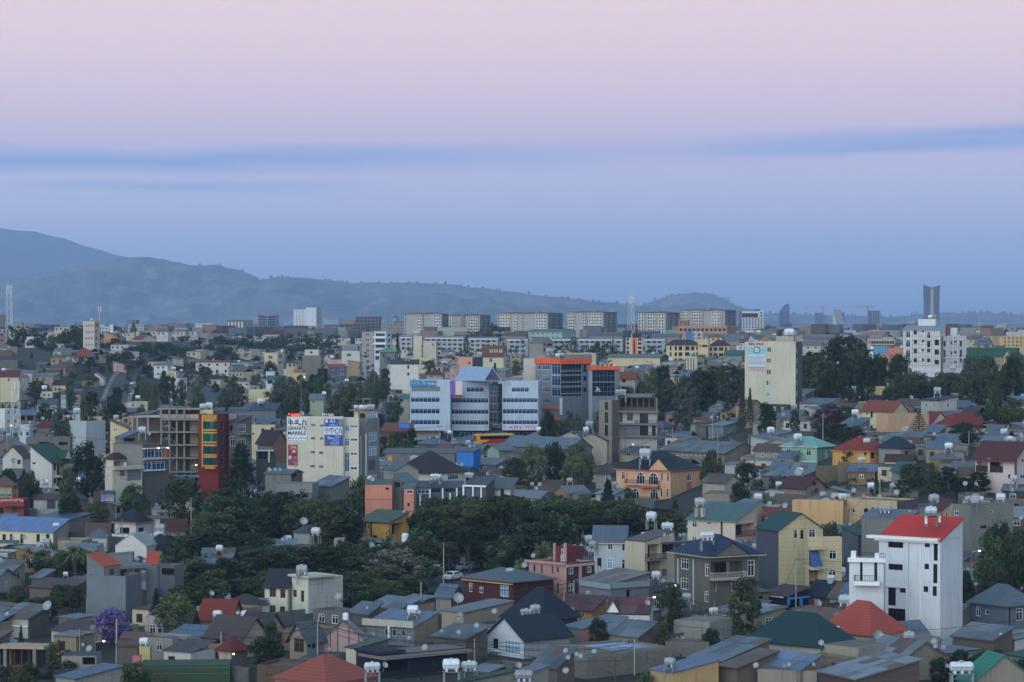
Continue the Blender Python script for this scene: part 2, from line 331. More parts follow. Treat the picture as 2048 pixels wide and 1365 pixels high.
class Bld:
 def __init__(s,name,label,cat='house',short=None,group=None):
  s.name,s.label,s.cat,s.short,s.group=name,label,cat,short,group;s.root=None;s.vols=[];s.small=MB()
 def vol(s,uL,uC,uR,vT,d=None,vB=None,asp=1.,ang=None,dep=8.,wall=(180,176,168),wallR=None,kind='plaster',kindR=None,roof=('flat',(110,108,104),.5),wins=(),auto=None,vis=None,z0=None,foot=True,vZ=None):
  UL,UC,UR,VT=tu(uL),tu(uC),tu(uR),tv(vT)
  if d is None:d=gdist(UC,tv(vB))
  if s.root is None:
   s.dk=1.;hm=.5 if 'wall' in s.name or s.name=='fence' else 2.7
   while d*s.dk>345:
    C=at(UC,VT,d*s.dk)
    if vZ is not None or C.z-zt(C.x,C.y)>hm:break
    s.dk*=.992
  d*=s.dk
  C=at(UC,VT,d);phi=math.atan2(C.x,C.y);pl,pr=UC-UL,UR-UC
  if ang is None:
   if pr<.8:ang=3
   elif pl<.8:ang=87
   else:ang=min(82,max(6,math.degrees(math.atan(pr/pl*asp))))
  al=R(ang)+phi;ca,sa=math.cos(al),math.sin(al);tl,tr=(UL-1024)/F,(UR-1024)/F
  WL=(C.x-tl*C.y)/(ca+tl*sa)if pl>=.8 else dep
  WR=(tr*C.y-C.x)/(sa-tr*ca)if pr>=.8 else dep
  WL=abs(WL);WR=abs(WR)
  zb=zt(C.x,C.y)if z0 is None else z0
  if vZ is not None:zb=at(UC,tv(vZ),d).z
  H=C.z-zb;Mx=Matrix.Translation((C.x,C.y,zb))@Matrix.Rotation(-al,4,'Z')
  return s.place(Mx,WL,WR,H,wall,wallR,kind,kindR,roof,wins,auto,d,foot,vis,(UL,UR,VT),2. if vZ is None and z0 is None else 0.)
 def place(s,Mx,WL,WR,H,wall,wallR=None,kind='plaster',kindR=None,roof=('flat',(110,108,104),.5),wins=(),auto=None,d=None,foot=True,vis=None,scr=None,base=2.0):
  if s.root is None:
   s.root=link(s.name,None);s.root.matrix_world=Mx;tag(s.root,s.label,s.cat,s.group);s.root['kind']='thing';s.inv=Mx.inverted()
  s.Mx,s.iM,s.WL,s.WR,s.H,s.d=Mx,Mx.inverted(),WL,WR,H,d or Mx.translation.y
  s.loc=s.inv@Mx;s.pxm=F/s.d
  c=Mx@Vector((-WL/2,WR/2,0))
  if s.short and not s.vols:LANDMARK.append((c.x,c.y,s.short))
  s.vols.append(Mx)
  if foot:
   a,q=(WL,WR)if WL>WR else(WR,WL);nq=max(1,round(a/max(2.,q)))
   for i in range(nq):t=(i+.5)/nq;e=Mx@(Vector((-WL*t,WR/2,0))if WL>WR else Vector((-WL/2,WR*t,0)));FOOT.append((e.x,e.y,.58*max(q,a/nq)))
  if scr:
   vb=proj(Mx.translation)[1]
   HERO.append((scr[0],scr[1],scr[2],scr[2]+(.97*(tv(vis)-scr[2])if vis is not None else .5*(vb-scr[2])),s.d))
  fl={'L':(Vector((-WL,0,0)),Vector((1,0,0)),Vector((0,-1,0)),WL),'R':(Vector((0,0,0)),Vector((0,1,0)),Vector((1,0,0)),WR)}
  s.fl=fl
  holes={'L':[],'R':[]}
  for w in wins:
   r=s.rect(*w[:5])
   if r is None:continue
   holes[w[0]].append((*r,w[5]))
  if auto:
   for face in auto.get('faces','LR'):
    W=fl[face][3];p=auto.get('pitch',2.8);n=int((W-.4)/p)
    if n<1:continue
    off=(W-n*p)/2;fh=auto.get('fh',3.1);nf=max(1,int(H/fh+.3));ww,wh=auto.get('w',1.2),auto.get('h',1.4)
    for i in range(n):
     for j in range(nf):
      z1=H-auto.get('top',.8)-j*fh
      if z1-wh<.6:continue
      s0=off+i*p+(p-ww)/2;holes[face].append((s0,s0+ww,z1-wh,z1,auto.get('k','w')))
  mb=MB();pr_=roof[2]if roof[0]=='flat' else 0
  for face in 'LR':
   O,es,n,W=fl[face];mi=0 if face=='L' else 1;hs=holes[face];ok=[]
   for h in sorted(hs,key=lambda h:-(h[1]-h[0])*(h[3]-h[2])):
    h=(max(.04,h[0]),min(W-.04,h[1]),max(-1,h[2]),min(H-.04,h[3]),h[4])
    if h[1]-h[0]<.12 or h[3]-h[2]<.12:continue
    if any(h[0]<q[1]and q[0]<h[1]and h[2]<q[3]and q[2]<h[3]for q in ok):continue
    ok.append(h)
   xs=sorted({0,W,*[x for h in ok for x in h[:2]]});zs=sorted({-base,H,*[x for h in ok for x in h[2:4]]})
   P=lambda a,z,q=0.:O+es*a+EZ*z+n*q
   for i in range(len(xs)-1):
    zi=0;run=None
    for j in range(len(zs)-1):
     cx,cz=(xs[i]+xs[i+1])/2,(zs[j]+zs[j+1])/2
     inh=any(h[0]<cx<h[1]and h[2]<cz<h[3]for h in ok)
     if not inh and run is None:run=zs[j]
     if inh and run is not None:mb.quad(P(xs[i],run),P(xs[i+1],run),P(xs[i+1],zs[j]),P(xs[i],zs[j]),mi);run=None
    if run is not None:mb.quad(P(xs[i],run),P(xs[i+1],run),P(xs[i+1],H),P(xs[i],H),mi)
   for h in ok:
    a,b,c,e,k=h;dp=1.7 if k=='r' else(.5 if k=='o' else .16)
    mb.quad(P(a,c),P(b,c),P(b,c,-dp),P(a,c,-dp),mi);mb.quad(P(a,e,-dp),P(b,e,-dp),P(b,e),P(a,e),mi)
    mb.quad(P(a,c,-dp),P(a,e,-dp),P(a,e),P(a,c),mi);mb.quad(P(b,c),P(b,e),P(b,e,-dp),P(b,c,-dp),mi)
    if k=='r':
     mb.quad(P(a,c,-dp),P(b,c,-dp),P(b,e,-dp),P(a,e,-dp),mi)
     if b-a>1.4:s.window(P,es,n,a+(b-a)*.3,a+(b-a)*.7,c+.05,e-.35,'k',-dp+.14)
    elif k!='o':s.window(P,es,n,a,b,c,e,k,0.,wallm(wall if face=='L' else(wallR or wall),kind))
  mb.quad((0,WR,-base),(-WL,WR,-base),(-WL,WR,H),(0,WR,H));mb.quad((-WL,WR,-base),(-WL,0,-base),(-WL,0,H),(-WL,WR,H))
  mats=[wallm(wall,kind),wallm(wallR or wall,kindR or kind)]
  if roof[0]=='flat':
   p=.18;Hr=H-pr_
   if pr_>.05:
    for(a,b)in(((-WL,0),(0,0)),((0,0),(0,WR)),((0,WR),(-WL,WR)),((-WL,WR),(-WL,0))):
     ia=(min(-p,max(-WL+p,a[0])),min(WR-p,max(p,a[1])));ib=(min(-p,max(-WL+p,b[0])),min(WR-p,max(p,b[1])))
     mb.quad((*a,H),(*b,H),(*ib,H),(*ia,H));mb.quad((*ia,H),(*ib,H),(*ib,Hr),(*ia,Hr))
   else:p=0
   rm=MB();rm.quad((-WL+p,p,Hr),(-p,p,Hr),(-p,WR-p,Hr),(-WL+p,WR-p,Hr));s.add('roof',rm,roofm(roof[1],'flat'))
  else:
   o=roof[3]if len(roof)>3 else .4;rk=roof[4]if len(roof)>4 else 'tin'
   polys,gab=roof_polys(roof[0],-WL,0,0,WR,H+.02,roof[2],o)
   if rk=='sheets':s.sheets(polys,roof[1]);rk='tin'
   rb=roof_solid(polys,.14);c=roof[1];s.add('roof',rb,[roofm(c,rk),plain(roof[5],.7)if len(roof)>5 else plain(tuple(int(x*.75)for x in c),.7)])
   for g in gab:mb.poly([p-EZ*.0 if abs(p.z-H)<.05 else p-EZ*.1 for p in g],1 if all(abs(p.x)<.01 for p in g)else 0)
   mb.quad((-WL,0,H-.05),(0,0,H-.05),(0,WR,H-.05),(-WL,WR,H-.05))
  s.wall=s.add('wall',mb,mats)
  return s
 def add(s,name,mb,mats,smooth=False,parent=None):
  return link(name,mb.mesh(name,mats,smooth),parent or s.root,s.loc if parent is None else None)
 def sheets(s,polys,c):
  for P in polys:
   if len(P)!=4:continue
   A,B,C_,D=[Vector(p)for p in P];e1,e2=B-A,D-A;n1,n2=max(1,round(e1.length/1.9)),max(1,round(e2.length/2.6));nn=e1.cross(e2).normalized()
   if nn.z<0:nn=-nn
   for i in range(n1):
    for j in range(n2):
     w,h=e1.length/n1,e2.length/n2;O=A+e1*((i+.5)/n1)+e2*((j+.5)/n2)+nn*(.03+.02*((i+j)%2)+rnd.uniform(0,.012))
     if rnd.random()<.03:continue
     ex,ey=e1.normalized(),e2.normalized();ey=(ey-ex*ey.dot(ex)).normalized();ez=ex.cross(ey)
     m=Matrix(((ex.x*w*1.03,ey.x*h*1.04,ez.x,O.x),(ex.y*w*1.03,ey.y*h*1.04,ez.y,O.y),(ex.z*w*1.03,ey.z*h*1.04,ez.z,O.z),(0,0,0,1)))
     o=link('roof_sheet',sheet_mesh(c),s.root,s.loc@m@Matrix.Rotation(rnd.uniform(-.02,.02),4,'Z'))
 def fin(s):
  if s.small.f:
   o=link('windows',s.small.mesh('windows',s.smats),s.root);o['kind']='stuff'
  return s
 smats=[glassm(),WHITE,glassm((20,54,98)),DARKF]
 def window(s,P,es,n,a,b,c,e,k,q0=0.,wm=None):
  w,h=b-a,e-c
  O=P((a+b)/2,(c+e)/2,q0)
  if w*s.pxm<SMALLPX and h*s.pxm<SMALLPX:
   gi=2 if k=='b' else 0;fi=3 if k in 'kg' else 1;sm_=s.small;n0=len(sm_.v);f=min(.1,w*.1)
   if k in 'kg':sm_.prism(O,es,EZ,n,-w/2,w/2,-h/2,h/2,-.14,-.1,gi)
   else:
    sm_.prism(O,es,EZ,n,-w/2+f,w/2-f,-h/2+f,h/2-f,-.13,-.07,gi)
    sm_.prism(O,es,EZ,n,-w/2,w/2,-h/2,h/2,-.15,-.1,fi)
    if w>.9:sm_.prism(O,es,EZ,n,-.05,.05,-h/2,h/2,-.12,-.04,fi)
   sm_.v[n0:]=[tuple(s.loc@Vector(v))for v in sm_.v[n0:]]
   return
  L=s.loc@Matrix(((es.x,0,n.x,O.x),(es.y,0,n.y,O.y),(0,1,0,O.z),(0,0,0,1)))
  t=min(.09,w*.09);fm=MB();X,Y,Zv=Vector((1,0,0)),Vector((0,1,0)),Vector((0,0,1));Z0=Vector((0,0,0))
  bar=lambda a0,a1,b0,b1,dz=0:fm.prism(Z0,X,Y,Zv,a0,a1,b0,b1,-.13,-.03+dz)
  bar(-w/2,-w/2+t,-h/2,h/2);bar(w/2-t,w/2,-h/2,h/2);bar(-w/2+t,w/2-t,-h/2,-h/2+t,.004);bar(-w/2+t,w/2-t,h/2-t,h/2,.004)
  if k in('b','g','t'):
   m=max(1,round(w/(1.25 if k=='b' else 1.3)))
   for i in range(1,m):x=-w/2+w*i/m;bar(x-.03,x+.03,-h/2+t,h/2-t,-.02)
   if k=='b':bar(-w/2+t,w/2-t,h*.26-.025,h*.26+.025,-.03)
   else:
    m=max(1,round(h/1.7))
    for j in range(1,m):y=-h/2+h*j/m;bar(-w/2+t,w/2-t,y-.04,y+.04,-.03)
  elif k!='s' and w>.5:
   m=max(2,round(w/.75))if w>.8 else 1
   for i in range(1,m):x=-w/2+w*i/m;bar(x-.035,x+.035,-h/2+t,h/2-t,-.02)
   if h>.9:bar(-w/2+t,w/2-t,h*.2-.035,h*.2+.035,-.03)
  mats=[FR[k]]
  if k=='a':
   mats.append(wm or WHITE);r=min(w/2,h*.45);yc=h/2-r
   for sg in(-1,1):
    pts=[(sg*w/2,h/2)]+[(sg*w/2*math.cos(t_),yc+r*math.sin(t_))for t_ in[math.pi/2*i/5 for i in range(5,-1,-1)]]
    if sg>0:pts.reverse()
    fm.poly([(x,y,0)for x,y in pts],1)
    for(x0,y0),(x1,y1)in zip(pts[1:-1]if sg<0 else pts[:-2],pts[2:]if sg<0 else pts[1:-1]):
     fm.quad((x0,y0,0),(x0,y0,-.13),(x1,y1,-.13),(x1,y1,0),1)
     fm.quad((x0,y0,-.02),(x0*.88,yc+(y0-yc)*.88,-.02),(x1*.88,yc+(y1-yc)*.88,-.02),(x1,y1,-.02),0)
  wo=link('window',fm.mesh('window',mats),s.root,L)
  pm=MB();pm.prism(Z0,X,Y,Zv,-w/2+t*.6,w/2-t*.6,-h/2+t*.6,h/2-t*.6,-.11,-.09)
  link('pane',pm.mesh('pane',glassm(GL[k])),wo)
  return wo
 def hit(s,face,u,v):
  r=ray(tu(u),tv(v));ro=s.iM@CAMP;rd=s.iM.to_3x3()@r
  if face=='L':k=-ro.y/rd.y;p=ro+rd*k;return p.x+s.WL,p.z
  if face=='R':
   if abs(rd.x)<1e-6:return None
   k=-ro.x/rd.x;p=ro+rd*k;return p.y,p.z
 def rect(s,face,u0,v0,u1,v1):
  a=s.hit(face,u0,v0);b=s.hit(face,u1,v1);c=s.hit(face,u0,v1);e=s.hit(face,u1,v0)
  if a is None or b is None:return None
  return min(a[0],b[0]),max(a[0],b[0]),(b[1]+c[1])/2,(a[1]+e[1])/2
 def box(s,name,face,u0,v0,u1,v1,o0,o1,mat):
  r=s.rect(face,u0,v0,u1,v1);O,es,n,W=s.fl[face];mb=MB()
  mb.prism(O,es,EZ,n,r[0],r[1],r[2],r[3],o0,o1);return s.add(name,mb,mat)
 def rail(s,face,u0,v0,u1,v1,out,mat=DARKF,ends=True,sp=.22):
  r=s.rect(face,u0,v0,u1,v1);O,es,n,W=s.fl[face];mb=MB();a,b,c,e=r
  P=lambda x,z,q:O+es*x+EZ*z+n*q
  for z in(e,c+.08):mb.prism(O,es,EZ,n,a,b,z-.03,z+.03,out-.03,out+.03)
  m=max(2,int((b-a)/sp))
  for i in range(m+1):x=a+(b-a)*i/m;mb.prism(O,es,EZ,n,x-.02,x+.02,c,e,out-.02,out+.02)
  if ends and out>.3:
   for x in(a,b):
    mb.prism(O,es,EZ,n,x-.03,x+.03,e-.03,e+.03,0,out)
    for i in range(1,int(out/sp)):mb.prism(O,es,EZ,n,x-.02,x+.02,c,e,i*sp-.02,i*sp+.02)
  return s.add('railing',mb,mat)
 def text(s,face,u0,v0,u1,v1,body,mat,out=.08,parent=None,name='lettering',bold=0.):
  r=s.rect(face,u0,v0,u1,v1);O,es,n,W=s.fl[face];me=textmesh(body,mat,bold)
  xs=[v.co.x for v in me.vertices];ys=[v.co.y for v in me.vertices]
  if not xs:return
  kx,ky=(r[1]-r[0])/max(1e-3,max(xs)-min(xs)),(r[3]-r[2])/max(1e-3,max(ys)-min(ys));x0,y0=min(xs),min(ys)
  for v in me.vertices:p=O+es*(r[0]+(v.co.x-x0)*kx)+EZ*(r[2]+(v.co.y-y0)*ky)+n*(out+v.co.z);v.co=p
  return link(name,me,s.root,s.loc)
 def tank(s,u,v,w,kind='h',dd=3.,yaw=None,legs=1.2,slab=True):
  d=s.d+dd;p=at(tu(u),tv(v),d);L=w*TO[2]*d/F
  put_tank(p,L,kind,yaw,legs,s,slab);return s
 def dish(s,u,v,w,dd=2.,az=None):
  d=s.d+dd;put_dish(at(tu(u),tv(v),d),w*TO[2]*d/F,az,s);return s
def textmesh(body,mat,bold=0.):
 cu=bpy.data.curves.new('lettering','FONT');cu.body=body;cu.size=1;cu.extrude=.012;cu.offset=bold;cu.resolution_u=2
 ob=bpy.data.objects.new('lettering',cu);COL.objects.link(ob)
 dg=bpy.context.evaluated_depsgraph_get();me=bpy.data.meshes.new_from_object(ob.evaluated_get(dg))
 bpy.data.objects.remove(ob);bpy.data.curves.remove(cu);me.materials.clear();me.materials.append(mat);return me
 # ---------------------------------------------------------------- prototypes (unlinked; copied with their parts)
def proto(name,parts):
 r=bpy.data.objects.new(name,None);r['_p']=1;kids=[]
 for nm,me,subs in parts:
  o=bpy.data.objects.new(nm,me);kids.append((o,[bpy.data.objects.new(a,b)for a,b in subs]))
 return(r,kids)
def dup(pr,mat,label,cat,group=None,skip=(),matmap=None):
 r=bpy.data.objects.new(pr[0].name,None);COL.objects.link(r);r.matrix_world=mat
 for o,subs in pr[1]:
  if o.name.split('.')[0]in skip:continue
  c=o.copy();COL.objects.link(c);c.parent=r
  if matmap and o.name.split('.')[0]in matmap:c.material_slots[0].link='OBJECT';c.material_slots[0].material=matmap[o.name.split('.')[0]]
  for q in subs:e=q.copy();COL.objects.link(e);e.parent=c
 return tag(r,label,cat,group)
TANKM=glassm((182,187,192),.4);BAND=plain((70,78,84),.6)
def _tankproto(bulges,ratio,legs):
 X,Y,Zv=Vector((1,0,0)),Vector((0,1,0)),EZ;r=.5*ratio;zc=r+.06
 prof=[(-.5,.001),(-.495,r*.45),(-.47,r*.75),(-.43,r*.93)]
 for i in range(bulges):
  x0=-.42+.84*i/bulges;x1=-.42+.84*(i+1)/bulges;prof+=[(x0+.012,r*.97),(x0+.04,r),(x1-.04,r),(x1-.012,r*.97)]
  if i<bulges-1:prof.append((x1,r*.93))
 prof+=[(.43,r*.93),(.47,r*.75),(.495,r*.45),(.5,.001)]
 b=MB();b.lathe((0,0,zc),X,Y,prof,14);body=b.mesh('tank_body',TANKM,True)
 saddles=[]
 for x in([-.28,.28]if bulges<3 else[-.3,0,.3]):
  sd=MB();sd.box(x-.05,x+.05,-r*.8,r*.8,0,r*.55);saddles.append(('saddle',sd.mesh('saddle',TANKM),()))
 band=MB();band.box(-.44,.44,-r-.006,-r+.006,zc-.012,zc+.012)
 lid=MB();lid.lathe((0,0,zc+r*.97),EZ,X,[(0,.1),(.05,.1),(.06,.085),(.06,.001)],10)
 st=MB()
 st.box(-.5,.5,-r,r,-.05,0)
 leg=[]
 for sx in(-.42,.42):
  for sy in(-r*.85,r*.85):
   m=MB();m.box(sx-.035,sx+.035,sy-.035,sy+.035,-legs,-.05);leg.append(('leg',m.mesh('leg',STEEL),()))
 return proto('water_tank',[('tank_body',body,[('lid',lid.mesh('lid',TANKM)),('band',band.mesh('band',BAND))]),('platform',st.mesh('platform',CONC),())]+saddles+leg)
TP={'h':_tankproto(3,.52,.9),'s':_tankproto(2,.78,.9),'b':_tankproto(2,.66,.9),'l':_tankproto(4,.42,.7)}
def _vtank():
 X=Vector((1,0,0));b=MB();prof=[(.0,.42),(.04,.45),(.2,.45),(.22,.43),(.24,.45),(.44,.45),(.46,.43),(.48,.45),(.68,.45),(.7,.43),(.72,.45),(.85,.44),(.95,.34),(1.02,.16),(1.03,.001)]
 b.lathe((0,0,0),EZ,X,prof,14);lid=MB();lid.lathe((0,0,1.0),EZ,X,[(0,.13),(.06,.13),(.07,.001)],10)
 st=MB();st.box(-.5,.5,-.5,.5,-.06,0);legs=[]
 for sx in(-.4,.4):
  for sy in(-.4,.4):
   m=MB();m.box(sx-.035,sx+.035,sy-.035,sy+.035,-.9,-.06);legs.append(('leg',m.mesh('leg',STEEL),()))
 return proto('water_tank',[('tank_body',b.mesh('tank_body',TANKM,True),[('lid',lid.mesh('lid',TANKM))]),('platform',st.mesh('platform',CONC),())]+legs)
TP['v']=_vtank()
NT=[0]
ON={}
TDESC={'h':'long ribbed white water tank','s':'plump barrel shaped white water tank','b':'squat ribbed white water tank','l':'long slim white water tank','v':'upright white water tank'}
def put_tank(p,L,kind='h',yaw=None,legs=1.2,b=None,slab=True,where=None):
 yaw=rnd.uniform(-.5,.5)if yaw is None else yaw
 m=Matrix.Translation(p)@Matrix.Rotation(yaw,4,'Z')@Matrix.Scale(L,4)
 w=where or(b.short or b.label)
 size='small ' if L<1.7 else('big ' if L>3 else '')
 lab=size+TDESC[kind]+' on the '+w
 k=ON.setdefault(lab,0);ON[lab]+=1
 return dup(TP[kind],m,lab,'water tank','water tanks on the roofs',()if slab else('platform','leg'))
def _dish():
 X=Vector((1,0,0));b=MB();n=7
 prof=[(.25*(i/n)**2,max(.001,.5*i/n))for i in range(n+1)]+[(.25+.01,.5),(.0+.2,.46)]
 b.lathe((0,-.25,.75),Vector((0,-.87,.5)).normalized(),X,prof,16)
 a=MB();q=Vector((0,-.25,.75));ax=Vector((0,-.87,.5)).normalized();f=q+ax*.5
 a.tube(q+Vector((0,-.22,-.38)),f,.012,k=5)
 l=MB();l.tube(f-ax*.02,f+ax*.08,.035,k=6)
 po=MB();po.tube((0,0,-.25),(0,0,.7),.03,k=6);po.tube((0,0,.68),q,.03,k=5)
 return proto('satellite_dish',[('reflector',b.mesh('reflector',plain((150,155,160),.5,.1),True),()),('feed_arm',a.mesh('feed_arm',STEEL),[('receiver',l.mesh('receiver',WHITE))]),('mast',po.mesh('mast',STEEL),())])
DP=_dish()
NDISH=[0]
def put_dish(p,L,az=None,b=None,where=None):
 NDISH[0]+=1
 if NDISH[0]>300:return
 az=rnd.choice([-.5,-.3,.2,.5,.7])if az is None else az
 w=where or(b.short or b.label)
 return dup(DP,Matrix.Translation(p-EZ*L*.35)@Matrix.Rotation(az,4,'Z')@Matrix.Scale(L,4),('large' if L>1.7 else 'small' if L<.9 else 'round')+' pale satellite dish on the '+w,'satellite dish','satellite dishes on the roofs')
 # ---------------------------------------------------------------- trees
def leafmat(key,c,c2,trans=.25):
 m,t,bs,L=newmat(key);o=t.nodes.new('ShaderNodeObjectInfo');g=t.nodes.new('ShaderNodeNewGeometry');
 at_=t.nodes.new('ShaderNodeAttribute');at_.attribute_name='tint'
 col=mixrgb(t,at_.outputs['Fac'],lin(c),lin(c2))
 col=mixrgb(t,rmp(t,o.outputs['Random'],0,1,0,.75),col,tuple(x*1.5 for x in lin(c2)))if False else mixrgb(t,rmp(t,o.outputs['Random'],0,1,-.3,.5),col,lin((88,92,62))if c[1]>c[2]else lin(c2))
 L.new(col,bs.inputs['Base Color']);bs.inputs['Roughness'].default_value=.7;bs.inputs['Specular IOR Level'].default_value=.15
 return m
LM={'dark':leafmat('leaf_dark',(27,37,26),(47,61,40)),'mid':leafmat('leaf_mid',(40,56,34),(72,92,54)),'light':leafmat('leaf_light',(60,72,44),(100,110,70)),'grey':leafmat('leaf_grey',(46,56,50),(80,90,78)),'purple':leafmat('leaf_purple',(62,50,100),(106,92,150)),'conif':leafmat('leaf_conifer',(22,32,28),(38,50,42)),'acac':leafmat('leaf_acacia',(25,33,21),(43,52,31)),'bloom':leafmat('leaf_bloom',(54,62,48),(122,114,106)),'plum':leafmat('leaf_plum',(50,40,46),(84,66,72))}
BARK=wallm((84,74,64));PALEB=wallm((150,140,126))
def leafcloud(rg,clumps,per,lsz,flat=0.):
 vs,fs,tint=[],[],[]
 for(c,r,tn)in clumps:
  for _ in range(per):
   while True:
    o=Vector((rg.uniform(-1,1),rg.uniform(-1,1),rg.uniform(-1,1)))
    if .15<o.length<1:break
   o=o*(o.length**-.35);p=c+Vector((o.x*r,o.y*r,o.z*r*(1-flat)))
   nn=(o.normalized()+Vector((rg.uniform(-1,1),rg.uniform(-1,1),rg.uniform(-.4,1)))*.8).normalized()
   e1=nn.orthogonal().normalized();a=rg.uniform(0,6.28);e1=(Matrix.Rotation(a,3,nn)@e1);e2=nn.cross(e1);z=lsz*rg.uniform(.6,1.35);n=len(vs)
   vs+=[tuple(p-e1*z),tuple(p-e2*z*.55),tuple(p+e1*z),tuple(p+e2*z*.55)]
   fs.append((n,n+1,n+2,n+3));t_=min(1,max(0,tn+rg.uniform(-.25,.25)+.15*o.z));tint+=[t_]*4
 return vs,fs,tint
def crownmesh(nm,data,mat):
 me=bpy.data.meshes.new(nm);me.from_pydata(data[0],[],data[1]);a=me.attributes.new('tint','FLOAT','POINT');a.data.foreach_set('value',data[2]);me.materials.append(mat);me.update();return me
def tree_proto(seed,kind,mat,bark=None,name='tree'):
 rg=random.Random(seed);clumps=[];tr=MB();limbs=MB();bark=bark or BARK
 per,lsz,flat=62,.026,.2
 if kind=='broad':
  for _ in range(66):
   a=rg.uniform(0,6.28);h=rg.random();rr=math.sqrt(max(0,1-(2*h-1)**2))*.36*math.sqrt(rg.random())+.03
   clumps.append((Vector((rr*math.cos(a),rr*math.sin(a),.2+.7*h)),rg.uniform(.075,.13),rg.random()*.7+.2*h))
 elif kind=='tall':
  for _ in range(64):
   a=rg.uniform(0,6.28);h=rg.random();rr=(.30-.2*abs(h-.35))*math.sqrt(rg.random())
   clumps.append((Vector((rr*math.cos(a),rr*math.sin(a),.14+.82*h)),rg.uniform(.055,.11),rg.random()*.8))
 elif kind=='conif':
  per,lsz,flat=54,.022,.5
  for i in range(60):
   h=(i/60)**.9;a=i*2.4+rg.uniform(-.4,.4);rr=(.34*(1-h)+.015)*rg.uniform(.5,1)
   clumps.append((Vector((rr*math.cos(a),rr*math.sin(a),.14+.84*h)),.05+.06*(1-h),rg.random()*.7))
 elif kind=='flat':
  flat=.6
  for _ in range(60):
   a=rg.uniform(0,6.28);r_=math.sqrt(rg.random())*.46;lay=rg.choice([0,0,1,2])
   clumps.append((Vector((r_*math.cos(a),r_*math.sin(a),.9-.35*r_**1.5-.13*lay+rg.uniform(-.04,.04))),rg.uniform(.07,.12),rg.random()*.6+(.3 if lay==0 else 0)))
 elif kind=='sparse':
  per,lsz=30,.022
  for _ in range(44):
   a=rg.uniform(0,6.28);h=rg.random();rr=.33*math.sqrt(rg.random())
   clumps.append((Vector((rr*math.cos(a),rr*math.sin(a),.35+.6*h-.3*rr)),rg.uniform(.05,.1),rg.random()))
 elif kind=='shrub':
  per,lsz=50,.045
  for _ in range(24):
   a=rg.uniform(0,6.28);h=rg.random();rr=.4*math.sqrt(rg.random())
   clumps.append((Vector((rr*math.cos(a),rr*math.sin(a),.15+.7*h*(1-rr))),rg.uniform(.1,.2),rg.random()))
 top=max(c[0].z for c in clumps)
 tr.tube((0,0,-.06),(rg.uniform(-.02,.02),0,.42),.026,.018,7);tr.tube((0,0,.4),(rg.uniform(-.03,.03),rg.uniform(-.03,.03),min(.85,top)),.018,.005,6)
 for c in rg.sample(clumps,14):
  z=rg.uniform(.2,.5);mid=Vector((c[0].x*.45,c[0].y*.45,z+(c[0].z-z)*.6));limbs.tube((0,0,z),mid,.011,.007,5);limbs.tube(mid,c[0],.007,.003,4)
 return proto(name,[('trunk',tr.mesh('trunk',bark),[('limbs',limbs.mesh('limbs',bark))]),('crown',crownmesh('crown',leafcloud(rg,clumps,per,lsz,flat),mat),())])
def palm_proto(seed,name='palm_tree',n=46,skirt=True):
 rg=random.Random(seed);tr=MB();tr.tube((0,0,-.05),(0,0,.62),.035,.03,8);vs,fs,ti=[],[],[]
 for i in range(n):
  a=rg.uniform(0,6.28);el=rg.uniform(-.5,1.3);dirh=Vector((math.cos(a),math.sin(a),0));p=Vector((0,0,.66));L=.27;sd=Vector((-math.sin(a),math.cos(a),0))
  prev=p;w=.012
  for k in range(1,6):
   t=k/5;q=p+dirh*(L*t*math.cos(el))+EZ*(L*t*math.sin(el)-.16*t*t)
   for sg in(-1,1):
    n0=len(vs);tip=sd*sg*.055*(1-t*.6)-EZ*.02;vs+=[tuple(prev),tuple(q),tuple(q+tip),tuple(prev+tip*1.1)];fs.append((n0,n0+1,n0+2,n0+3));ti+=[rg.random()]*4
   prev=q
 parts=[('trunk',tr.mesh('trunk',BARK),()),('crown',crownmesh('crown',(vs,fs,ti),LM['mid']),())]
 if skirt:
  sk=leafcloud(rg,[(Vector((0,0,.6-.03*i)),.07-.003*i,.4)for i in range(9)],60,.03);parts.append(('skirt',crownmesh('skirt',sk,LM['bloom']),()))
 return proto(name,parts)
def araucaria_proto():
 rg=random.Random(5);tr=MB();tr.tube((0,0,-.04),(0,0,.99),.014,.004,7);vs,fs,ti=[],[],[];cl=[]
 for i in range(12):
  h=.14+.84*i/12;L=.30*(1-i/12.5);m=7
  for k in range(m):
   a=2*math.pi*(k+.5*(i%2))/m+rg.uniform(-.1,.1)
   for j in range(1,6):
    t=j/5;cl.append((Vector((L*t*math.cos(a),L*t*math.sin(a),h-.02*t+.045*t*t)),.018,.3))
 return proto('monkey_puzzle_tree',[('trunk',tr.mesh('trunk',BARK),()),('crown',crownmesh('crown',leafcloud(rg,cl,14,.014,.4),LM['conif']),())])
TR={}
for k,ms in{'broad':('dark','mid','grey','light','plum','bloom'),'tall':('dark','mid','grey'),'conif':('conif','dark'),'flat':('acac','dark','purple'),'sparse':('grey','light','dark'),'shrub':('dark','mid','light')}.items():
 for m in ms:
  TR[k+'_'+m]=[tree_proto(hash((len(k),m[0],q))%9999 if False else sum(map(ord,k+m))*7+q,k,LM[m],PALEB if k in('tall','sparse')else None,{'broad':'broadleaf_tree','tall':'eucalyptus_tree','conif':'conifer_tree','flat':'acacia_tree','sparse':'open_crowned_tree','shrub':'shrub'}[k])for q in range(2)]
TR['flat_purple']=[tree_proto(77,'broad',LM['purple'],None,'jacaranda_tree')]
TR['palm']=[palm_proto(3)];TR['cordy']=[palm_proto(9,'spiky_palm_tree',40,False)];TR['arau']=[araucaria_proto()]
